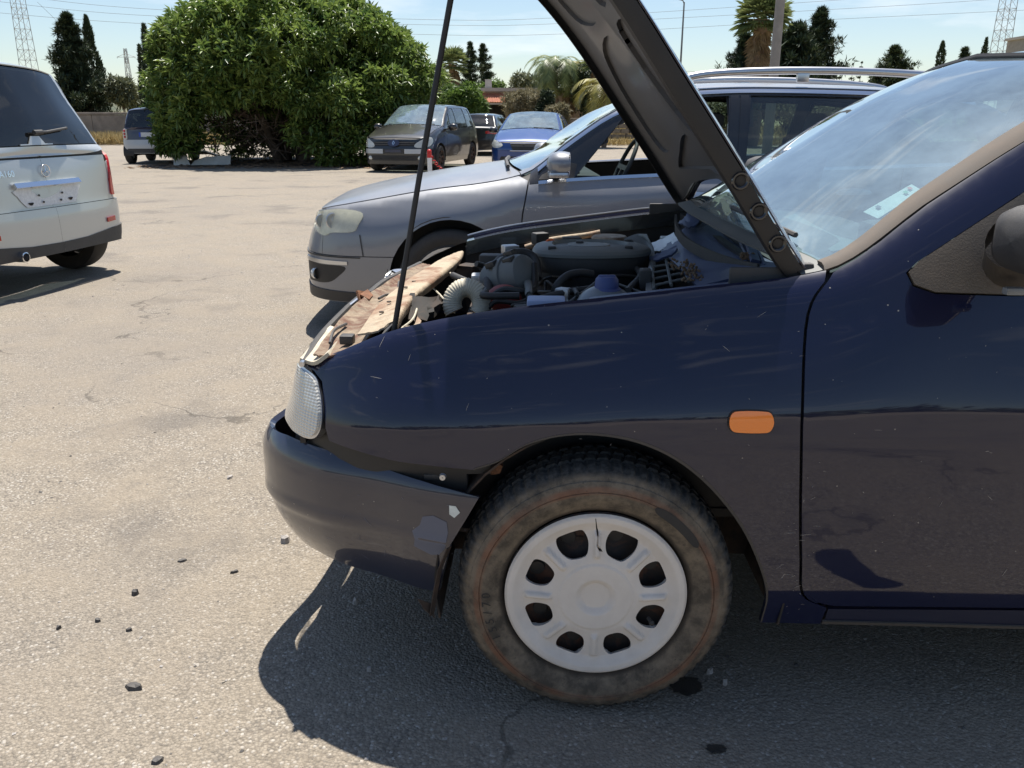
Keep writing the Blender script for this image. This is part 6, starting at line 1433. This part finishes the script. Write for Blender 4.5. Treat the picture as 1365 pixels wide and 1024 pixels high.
# pillars between the windows are black, bright trim round the glass
for x0, x1, l0, l1 in ((1.563,1.610,.030,.030),(1.617,1.658,.035,.040),(2.408,2.492,.05,.06)):
    both('window_pillar', [(x0, PN.zh(x0)+.012), (x1, PN.zh(x1)+.012), (x1+l1, PN.ze(x1)-.045), (x0+l0, PN.ze(x0)-.045)], PN.side, 'black_gloss', estate, res=.05, off=.003, th=.01)
both('belt_trim', [(x, PN.zh(x)-.006) for x in np.linspace(.50, 3.0, 20)]+[(x, PN.zh(x)+.012) for x in np.linspace(3.0, .50, 20)], PN.side, 'chrome', estate, res=.05, off=.008, th=.012)
tt = [(x, PN.ze(x)-.014) for x in np.linspace(.50, 3.0, 36)]
both('window_top_trim', tt+[(x, z-.020) for x, z in tt[::-1]], PN.side, 'chrome', estate, res=.05, off=.006, th=.01)
for sd in (-1, 1):
    P = [Vector(p) for p in cr([(1.22, sd*.60, 1.405),(1.32, sd*.60, 1.445),(1.50, sd*.60, 1.478),(1.95, sd*.60, 1.495),(2.5, sd*.60, 1.485),(2.95, sd*.60, 1.45),(3.10, sd*.60, 1.395)], 8)]
    MB().tube(P, .022, 10, flat=1.).build('roof_rail', 'satin_chrome', estate)
    m = MB(); m.rbox((2.02, sd*.60, 1.462), (.07,.03,.06), .008); m.build('rail_foot', 'satin_chrome', estate)
hlp = cr([(-.90,.705),(-.76,.728),(-.60,.735),(-.50,.715),(-.525,.655),(-.56,.615),(-.70,.605),(-.76,.585),(-.86,.605),(-.93,.64),(-.95,.67)], 4, True)
for sd in (-1, 1):
    h = patch('headlight', hlp, PN.side, 'glass_lens', estate, res=.03, off=.012, th=.012, sides=(sd,)); patch('reflector', hlp, PN.side, 'lens_yellowed', h, res=.05, off=.001, th=0, sides=(sd,))
    for a_, z_, r_ in ((-.82,.665,.040),(-.70,.672,.046)):
        q = PN.side([(a_, z_)])[0]; o_ = MB().lathe([(r_,-.001),(r_*.9,.002),(r_*.55,-.002),(.012,-.003),(.0005,.001)], (0,0,0), 20, 'x').build('lamp_bowl', 'satin_chrome', h, loc=(q[0], q[1]*sd, q[2]), rot=(0,0,R(45)*sd))
both('bumper_trim', [(-1.2,.466),(-.72,.466),(-.52,.466),(-.52,.473),(-.72,.474),(-1.2,.474)], PN.side, 'black', estate, res=.04, off=.006, th=.004)
both('bumper_trim', [(-1.0,.425),(-.72,.425),(-.60,.428),(-.60,.447),(-1.0,.449)], PN.side, 'satin_chrome', estate, res=.04, off=.012, th=.008)
both('fog_lamp_recess', cr([(-1.02,.415),(-.80,.418),(-.62,.415),(-.66,.36),(-.74,.315),(-.90,.305),(-1.02,.31)], 4, True), PN.side, 'black', estate, res=.04, off=.005, th=.004)
for sd in (-1, 1):
    q = PN.side([(-.86, .355)])[0]; MB().lathe([(.0005,-.012),(.03,-.010),(.034,0),(.034,.02)], (0,0,0), 20, 'x').build('fog_lamp', 'lens_clear', estate, loc=(q[0]-.005, q[1]*sd, q[2]), rot=(0,0,R(40)*sd))
both('bumper_lip', [(-1.35,.205),(-.50,.205),(-.42,.222),(-.44,.262),(-.80,.270),(-1.35,.275)], PN.side, 'black_plastic', estate, res=.05, off=.010, th=.012)
both('bumper_seam', [(-.505,.478),(-.500,.478),(-.515,.60),(-.520,.60)], PN.side, 'black', estate, res=.03, off=.006, th=0)
patch('grille', [(PN.a[0],.50),(PN.af(.24),.50),(PN.af(.28),.66),(PN.a[0],.67)], PN.side, 'black_plastic', estate, res=.05, off=.008, th=.01, sides=(-1,1))
hg = cr([(1.28,.812),(1.30,.828),(1.38,.835),(1.46,.828),(1.475,.812),(1.44,.806),(1.31,.804)], 4, True)
both('door_handle', hg, PN.side, 'satin_chrome', estate, res=.02, off=.035, th=.02)
both('door_handle', [(x+.88, z+.02) for x, z in hg], PN.side, 'satin_chrome', estate, res=.02, off=.035, th=.02)
mirrors(estate, .60, .99, 1.0, 'silver_grey_paint', 'satin_chrome', (.11, .22, .13))
both('mirror_triangle', [(.50,.905),(.70,.915),(.72,.99),(.66,1.0),(.52,.93)], PN.side, 'black_plastic', estate, res=.04, off=.004, th=.01)
MB().tube([(.33,-.60,.965),(.32,-.2,.985),(.34,.2,.985)], .012, 6).build('wiper', 'black_plastic', estate)
for x in (0, 2.71):
    for sd in (-1, 1): wheel(estate, x, sd*.905, .315, .21, .222, sd, 9)
# ---------------- other cars
def standard(name, label, loc, yaw, net, spec, paint, wheelr=.30, wy=None, wb=2.5, rim='rim_silver', spokes=6):
    c = thing(name, label, 'car', loc, yaw); dress(net, c, spec, paint); w2 = net.col(1., 2, 1)
    for x in (0, wb):
        for sd in (-1, 1): wheel(c, x, sd*(w2-.015), wheelr, .19, wheelr*.64, sd, spokes, rim)
    return c
def front_lamp(net, car, pts, m_='lens_clear', off=.012):
    o = cr(pts, 4, True)
    for sd in (-1, 1):
        h = patch('headlight', o, net.side, 'glass_lens', car, res=.05, off=off+.004, th=.012, sides=(sd,)); patch('reflector', o, net.side, m_, h, res=.06, off=off, th=0, sides=(sd,))
def rear_pose(net, centre, yaw):
    """place a car by the ground point under the middle of its tail"""
    L = net.C[-1, 2, 0]; return Vector((centre[0]-L*math.cos(yaw), centre[1]-L*math.sin(yaw), 0))
def front_pose(net, centre, yaw):
    L = net.C[0, 2, 0]; return Vector((centre[0]-L*math.cos(yaw), centre[1]-L*math.sin(yaw), 0))
# pale silver compact van on the left, seen from behind
MN = genrows(.76, 2.57, .53, 1.76, 1.67, .72, .25, 1.02, .95, 1.0, 2.72, 2.97, 1.02, zb=.24, ie=.25)
yaw = R(-11.5)
mspec = dict(rz=.31, ar=.35, wb=2.57, A=[(.40,.32),(.40,.6),(.42,.85)], B=[(1.35,.32),(1.36,.8),(1.40,1.0)], C=[(2.20,.42),(2.30,.7),(2.40,1.03)], zs=.32, al=-.60, zbu=.50, zru=.60, ta=MN.ar(.735), tz=.955, res=.05,
     wf=0, wr=0, wins=[(.60,1.34,.30,.03),(1.42,2.14,.04,.04)], frame=(.44,2.88), glass='glass_tint', wsglass='glass_mid', hood=(-.74,.22), ws=(.26,.93), rg=(2.75,2.955), rgv=5.12, seatx=(1.2,2.1), roff=.022, zbm=.26)
merc = standard('compact_van', 'pale silver compact van at the left edge, seen from behind with no number plate', rear_pose(MN, (-3.42, 6.28), yaw), yaw, MN, mspec, 'pale_silver_paint', .305, wb=2.57)
m = MN
for sd in (-1, 1):
    lo = cr([(m.ar(.80)-.18,.985),(m.ar(.80)-.02,.95),(m.ar(.75),.82),(m.ar(.715),.66),(m.ar(.745),.635),(m.ar(.80)-.02,.66),(m.ar(.80)-.16,.80)], 4, True)
    patch('tail_lamp', lo, m.side, 'lens_red', merc, res=.03, off=.014, th=.02, sides=(sd,))
    patch('bumper_reflector', [(m.ar(.66),.435),(m.ar(.56),.43),(m.ar(.56),.465),(m.ar(.66),.472)], m.side, 'lens_red', merc, res=.03, off=.034, th=.01, sides=(sd,))
patch('bumper_insert', [(m.ar(.80),.27),(m.a[-1],.27),(m.a[-1],.345),(m.ar(.30),.350),(m.ar(.80),.40)], m.side, 'black_plastic', merc, res=.04, off=.030, th=.02, sides=(-1,1))
XR = m.C[-1, 2, 0]
def mrear(y, z, o=0.): q = m.side([(m.ar(abs(y)), z)])[0]; return Vector((q[0]+o, y, z))
MB().slab([[mrear(y, .772+.016, .004), mrear(y, .772-.016, .022)] for y in np.linspace(-.33, .33, 14)], .02).build('chrome_grip', 'chrome', merc)
pl = cr([(-.30,.755),(.30,.755),(.31,.70),(.26,.635),(.20,.622),(-.20,.622),(-.26,.635),(-.31,.70)], 3, True)
mb = MB(); mb.add([mrear(y, z, .006) for y, z in pl], [tuple(range(len(pl)))]); mb.build('plate_recess', 'plate_white', merc)
mb = MB()
for y, z in ((-.12,.70),(.12,.70),(-.09,.65),(.09,.65)): mb.lathe([(.0005,.004),(.008,.003),(.008,-.002)], mrear(y, z, .010), 10, 'x')
mb.build('plate_bolt', 'black', merc)
mb = MB()
for y, z, a in ((-.21,.645,.02),(.20,.65,.03)): mb.add([mrear(y+.022*math.cos(t)*(1+.4*math.sin(3*t)), z+.014*math.sin(t)*(1+.3*math.cos(2*t)), .008) for t in np.linspace(0, 6.28, 14, endpoint=False)], [tuple(range(14))])
mb.build('grime_patch', 'rusty_dark', merc)
sc_ = mrear(0, .868, .014); mb = MB().lathe([(.043+.0035*math.cos(R(a)), .0035*math.sin(R(a))) for a in range(0, 360, 60)], (0,0,0), 32, 'x', closed=True)
for k in range(3):
    a = R(90+120*k); d = Vector((0, math.cos(a), math.sin(a))); t = Vector((0, -math.sin(a), math.cos(a))); mb.add([t*.006+Vector((.003,0,0)), -t*.006+Vector((.003,0,0)), d*.042, Vector((.008,0,0))], [(0,2,3),(1,3,2),(0,3,1)])
mb.build('star_emblem', 'chrome', merc, loc=sc_)
v_, f_ = text_mesh('A160', .062)
mesh_obj('model_badge', [mrear(-.30-x*1.1 if False else -.36+x, .862+y, .012) for x, y, z in v_], f_, 'chrome', merc)
# rear wiper on its raised pedestal
mb = MB(); zt_ = m.ze(m.C[13, 5, 0])
def mglass(a, y, o=.0): S = m.sec([a]); v = np.linspace(5, 7, 25); q = m.at_v(S, v[None])[0]; yy = q[::-1, 1]; return Vector((float(np.interp(abs(y), yy, q[::-1, 0]))+o, y, float(np.interp(abs(y), yy, q[::-1, 2]))+o*.4))
mb.tube([mglass(2.93, .0, .035), mglass(2.93, .10, .04), mglass(2.92, .36, .03)], .010, 8); mb.tube([mglass(2.93,-.02,.03), mglass(2.93,.06,.035)], .018, 8); mb.build('rear_wiper', 'black_plastic', merc)
mb = MB().slab([[mglass(2.957, y, .012), mglass(2.935 if abs(y) < .07 else 2.953, y, .012)] for y in np.linspace(-.16, .16, 9)], .008); mb.build('wiper_pedestal', 'pale_silver_paint', merc)
ex = mrear(-.42, .315, .0); m2 = MB().lathe([(.030,-.10),(.036,-.10),(.036,.05),(.030,.052),(.028,.03),(.028,-.1)], (0,0,0), 24, 'x'); m2.build('exhaust_tip', 'chrome', merc, loc=ex+Vector((.02,0,-.02)))
MB().lathe([(.0005,.0),(.029,.0)], (0,0,0), 20, 'x').build('exhaust_bore', 'black', merc, loc=ex+Vector((-.02,0,-.02)))
# two-seat microcar half hidden by the tree
TN = genrows(.36, 1.81, .33, 1.52, 1.55, .80, .15, 1.0, .60, .95, 1.85, 2.06, .98, zb=.26, ie=.22)
yaw = R(-84); tspec = dict(rz=.28, ar=.32, wb=1.81, A=[(.34,.36),(.34,.9)], B=[(1.42,.36),(1.44,.97)], C=None, zs=.36, al=-.2, zbu=.5, zru=.52, ta=TN.ar(.66), tz=.93, res=.07, bump='smart_silver', rbump='smart_silver', sillmat='smart_silver',
     wf=0, wr=0, wins=[(.45,1.36,.25,.02),(1.5,1.82,.0,-.02)], frame=(.3,2.0), framemat='smart_blue', glass='glass_tint', wsglass='glass_mid', hood=(-.3,.10), ws=(.17,.58), rg=(1.88,2.05), seatx=(.95,))
micro = standard('microcar', 'small dark blue and silver two-seat car half hidden behind the big leafy tree', rear_pose(TN, (-10.25, 24.3), yaw), yaw, TN, tspec, 'smart_blue', .29, wb=1.81)
t = TN
def trear(y, z, o=0.): q = t.side([(t.ar(abs(y)), z)])[0]; return Vector((q[0]+o, y, z))
for sd in (-1, 1):
    lo = cr([(t.ar(.70),.97),(t.ar(.62),.95),(t.ar(.60),.70),(t.ar(.70),.68)], 4, True)
    q = patch('lamp_cluster', lo, t.side, 'white_panel', micro, res=.05, off=.02, th=.02, sides=(sd,))
    for z in (.90, .82, .74): MB().ball(trear(sd*.655, z, .02), (.02,.032,.032), 12, 8).build('tail_lamp', 'lens_red', q)
patch('lower_silver_panel', [(t.ar(.72),.52),(t.a[-1],.52),(t.a[-1],.66),(t.ar(.72),.66)], t.side, 'smart_silver', micro, res=.08, off=.012, sides=(-1,1))
MB().slab([[trear(y, .74, .03), trear(y, .86, .03)] for y in (-.26,.26)], .008).build('number_plate', 'plate_white', micro)
MB().slab([[trear(y, .74, .036), trear(y, .86, .036)] for y in (-.262,-.215)], .004).build('plate_band', 'plate_blue', micro)
patch('bumper_insert', [(t.ar(.62),.30),(t.a[-1],.30),(t.a[-1],.42),(t.ar(.62),.42)], t.side, 'black_plastic', micro, res=.08, off=.02, sides=(-1,1))
# black people carrier facing us
CN = genrows(.85, 2.69, .72, 1.81, 1.60, .77, .42, 1.05, 1.30, .98, 2.95, 3.28, 1.0, zb=.19, ie=.26)
yaw = R(76); cspec = dict(rz=.31, ar=.36, wb=2.69, A=[(.48,.32),(.45,.6),(.52,.93)], B=[(1.50,.32),(1.52,.96)], C=[(2.30,.45),(2.42,.7),(2.50,.99)], zs=.32, al=-.72, zbu=.52, zru=.6, ta=CN.ar(.7), tz=.95, res=.06,
     wf=0, wr=0, wins=[(.66,.88,.25,.17),(.94,1.48,.22,.03),(1.56,2.36,.03,.0),(2.50,2.95,.0,-.1)], frame=(.46,3.2), glass='glass_clear', wsglass='glass_screen', hood=(-.82,.40), ws=(.44,1.26), rg=(3.0,3.26), seatx=(1.3,2.2))
mpv = standard('people_carrier', 'black people carrier with hazy headlamps facing forward at the right edge of the leafy tree', front_pose(CN, (-2.80, 20.3), yaw), yaw, CN, cspec, 'black_paint', .31, wb=2.69, rim='steel_wheel')
n_ = CN
front_lamp(n_, mpv, [(n_.af(.50),.60),(n_.af(.62),.57),(-.62,.60),(-.45,.70),(-.46,.80),(-.60,.80),(n_.af(.70),.76),(n_.af(.55),.68)], 'lens_clear')
def cfront(y, z, o=0.): q = n_.side([(n_.af(abs(y)), z)])[0]; return Vector((q[0]-o, y, z))
patch('upper_grille', [(n_.a[0],.62),(n_.af(.50),.62),(n_.af(.55),.70),(n_.a[0],.74)], n_.side, 'black', mpv, res=.06, off=.012, sides=(-1,1))
for z in (.645, .69): MB().tube([cfront(y, z, .02) for y in np.linspace(-.5, .5, 9)], .008, 6).build('grille_bar', 'black_plastic', mpv)
patch('lower_grille', [(n_.a[0],.28),(n_.af(.55),.28),(n_.af(.60),.40),(n_.a[0],.40)], n_.side, 'black', mpv, res=.06, off=.012, sides=(-1,1))
for z in (.31, .345, .375): MB().tube([cfront(y, z, .02) for y in np.linspace(-.52, .52, 9)], .007, 6).build('grille_bar', 'black_plastic', mpv)
for sd in (-1, 1):
    MB().slab([[cfront(sd*y, .44, .02), cfront(sd*y, .545, .02)] for y in np.linspace(.27, .76, 8)][::sd], .012).build('bumper_strip', 'smart_silver', mpv)
    MB().ball(cfront(sd*.62, .34, .01), (.02,.055,.045), 12, 8).build('fog_lamp', 'lens_clear', mpv)
MB().slab([[cfront(y, .445, .025), cfront(y, .55, .025)] for y in (-.26,.26)], .01).build('plate_holder', 'black_plastic', mpv)
MB().slab([[cfront(y, .47, .04), cfront(y, .53, .04)] for y in (-.20,.20)], .004).build('plate_strip', 'smart_blue', mpv)
mb = MB(); mb.add([cfront(y, z, .05) for y, z in [(.15*math.cos(a), .685+.085*math.sin(a)) for a in np.linspace(0, 6.283, 20, endpoint=False)]], [tuple(range(20))]); mb.build('badge_shield', 'smart_blue', mpv)
mb = MB(); pts = [(.0,.055),(.038,.0),(0,-.055),(-.038,0)]; p2 = [(0,.028),(.018,0),(0,-.028),(-.018,0)]
V_ = [cfront(y, .685+z, .058) for y, z in pts+p2]; mb.add(V_, [(0,1,5,4),(1,2,6,5),(2,3,7,6),(3,0,4,7)]); mb.build('diamond_emblem', 'chrome', mpv)
mirrors(mpv, .62, 1.0, 1.03, 'black_paint', None, (.11,.22,.17))
MB().tube([(.40,-.6,1.10),(.36,-.1,1.13)], .01, 6).build('wiper', 'black_plastic', mpv); MB().tube([(.36,.1,1.13),(.40,.6,1.10)], .01, 6).build('wiper', 'black_plastic', mpv)
# blue hatchback facing us
VN = genrows(.88, 2.64, .72, 1.77, 1.42, .68, .40, .95, 1.18, .93, 2.6, 3.15, .98, zb=.18, ie=.27)
yaw = R(82); vspec = dict(rz=.31, ar=.35, wb=2.64, A=[(.46,.32),(.44,.6),(.50,.86)], B=[(1.70,.32),(1.74,.91)], C=None, zs=.32, al=-.72, zbu=.50, zru=.6, ta=VN.ar(.7), tz=.93, res=.07,
     wf=0, wr=0, wins=[(.66,1.68,.25,.02),(1.82,2.5,.0,-.1)], frame=(.46,3.1), glass='glass_mid', wsglass='glass_screen', hood=(-.85,.36), ws=(.42,1.14), rg=(2.65,3.12), seatx=(1.3,2.1))
blue = standard('blue_hatchback', 'bright blue hatchback facing forward, partly behind the sloping bonnet of the silver grey estate', front_pose(VN, (.28, 20.6), yaw), yaw, VN, vspec, 'blue_paint', .31, wb=2.64)
n2 = VN
front_lamp(n2, blue, [(n2.af(.52),.60),(n2.af(.66),.55),(-.62,.58),(-.48,.66),(-.52,.74),(-.70,.72),(n2.af(.60),.69)], 'lens_clear')
def vfront(y, z, o=0.): q = n2.side([(n2.af(abs(y)), z)])[0]; return Vector((q[0]-o, y, z))
patch('grille', [(n2.a[0],.50),(n2.af(.26),.50),(n2.af(.33),.65),(n2.a[0],.66)], n2.side, 'black', blue, res=.05, off=.014, sides=(-1,1))
for z0 in (.495, .66): MB().tube([vfront(y, z0, .025) for y in np.linspace(-.33, .33, 7)], .010, 6).build('grille_surround', 'chrome', blue)
patch('lower_grille', [(n2.a[0],.26),(n2.af(.6),.26),(n2.af(.55),.36),(n2.a[0],.36)], n2.side, 'black', blue, res=.06, off=.012, sides=(-1,1))
mirrors(blue, .60, .98, .95, 'black_paint', None, (.11,.22,.15))
MB().tube([(.36,-.6,1.0),(.30,-.1,1.02)], .01, 6).build('wiper', 'black_plastic', blue)
# small dark hatchback seen from behind, farther off
BN = genrows(.75, 2.66, .78, 1.75, 1.42, .68, .45, .95, 1.2, .93, 2.7, 3.25, .95, zb=.18, ie=.27)
yaw = R(-100); bspec = dict(rz=.31, ar=.35, wb=2.66, A=[(.46,.32),(.44,.6),(.50,.86)], B=[(1.60,.32),(1.62,.91)], C=[(2.3,.4),(2.45,.93)], zs=.32, al=-.62, zbu=.50, zru=.55, ta=BN.ar(.7), tz=.9, res=.09,
     wf=0, wr=0, wins=[(.66,1.56,.25,.02),(1.66,2.35,.0,.0)], frame=(.46,3.1), glass='glass_tint', wsglass='glass_mid', hood=(-.72,.40), ws=(.46,1.16), rg=(2.75,3.22), seats=False)
dark = standard('dark_hatchback', 'dark hatchback seen from behind between the black people carrier and the blue car', rear_pose(BN, (-1.35, 29.5), yaw), yaw, BN, bspec, 'black_paint', .31, wb=2.66)
for sd in (-1, 1): patch('tail_lamp', [(BN.ar(.80),.72),(BN.ar(.45),.74),(BN.ar(.45),.82),(BN.ar(.80),.86)], BN.side, 'lens_red', dark, res=.06, off=.014, sides=(sd,))
mirrors(dark, .60, .98, .95, 'black_paint')
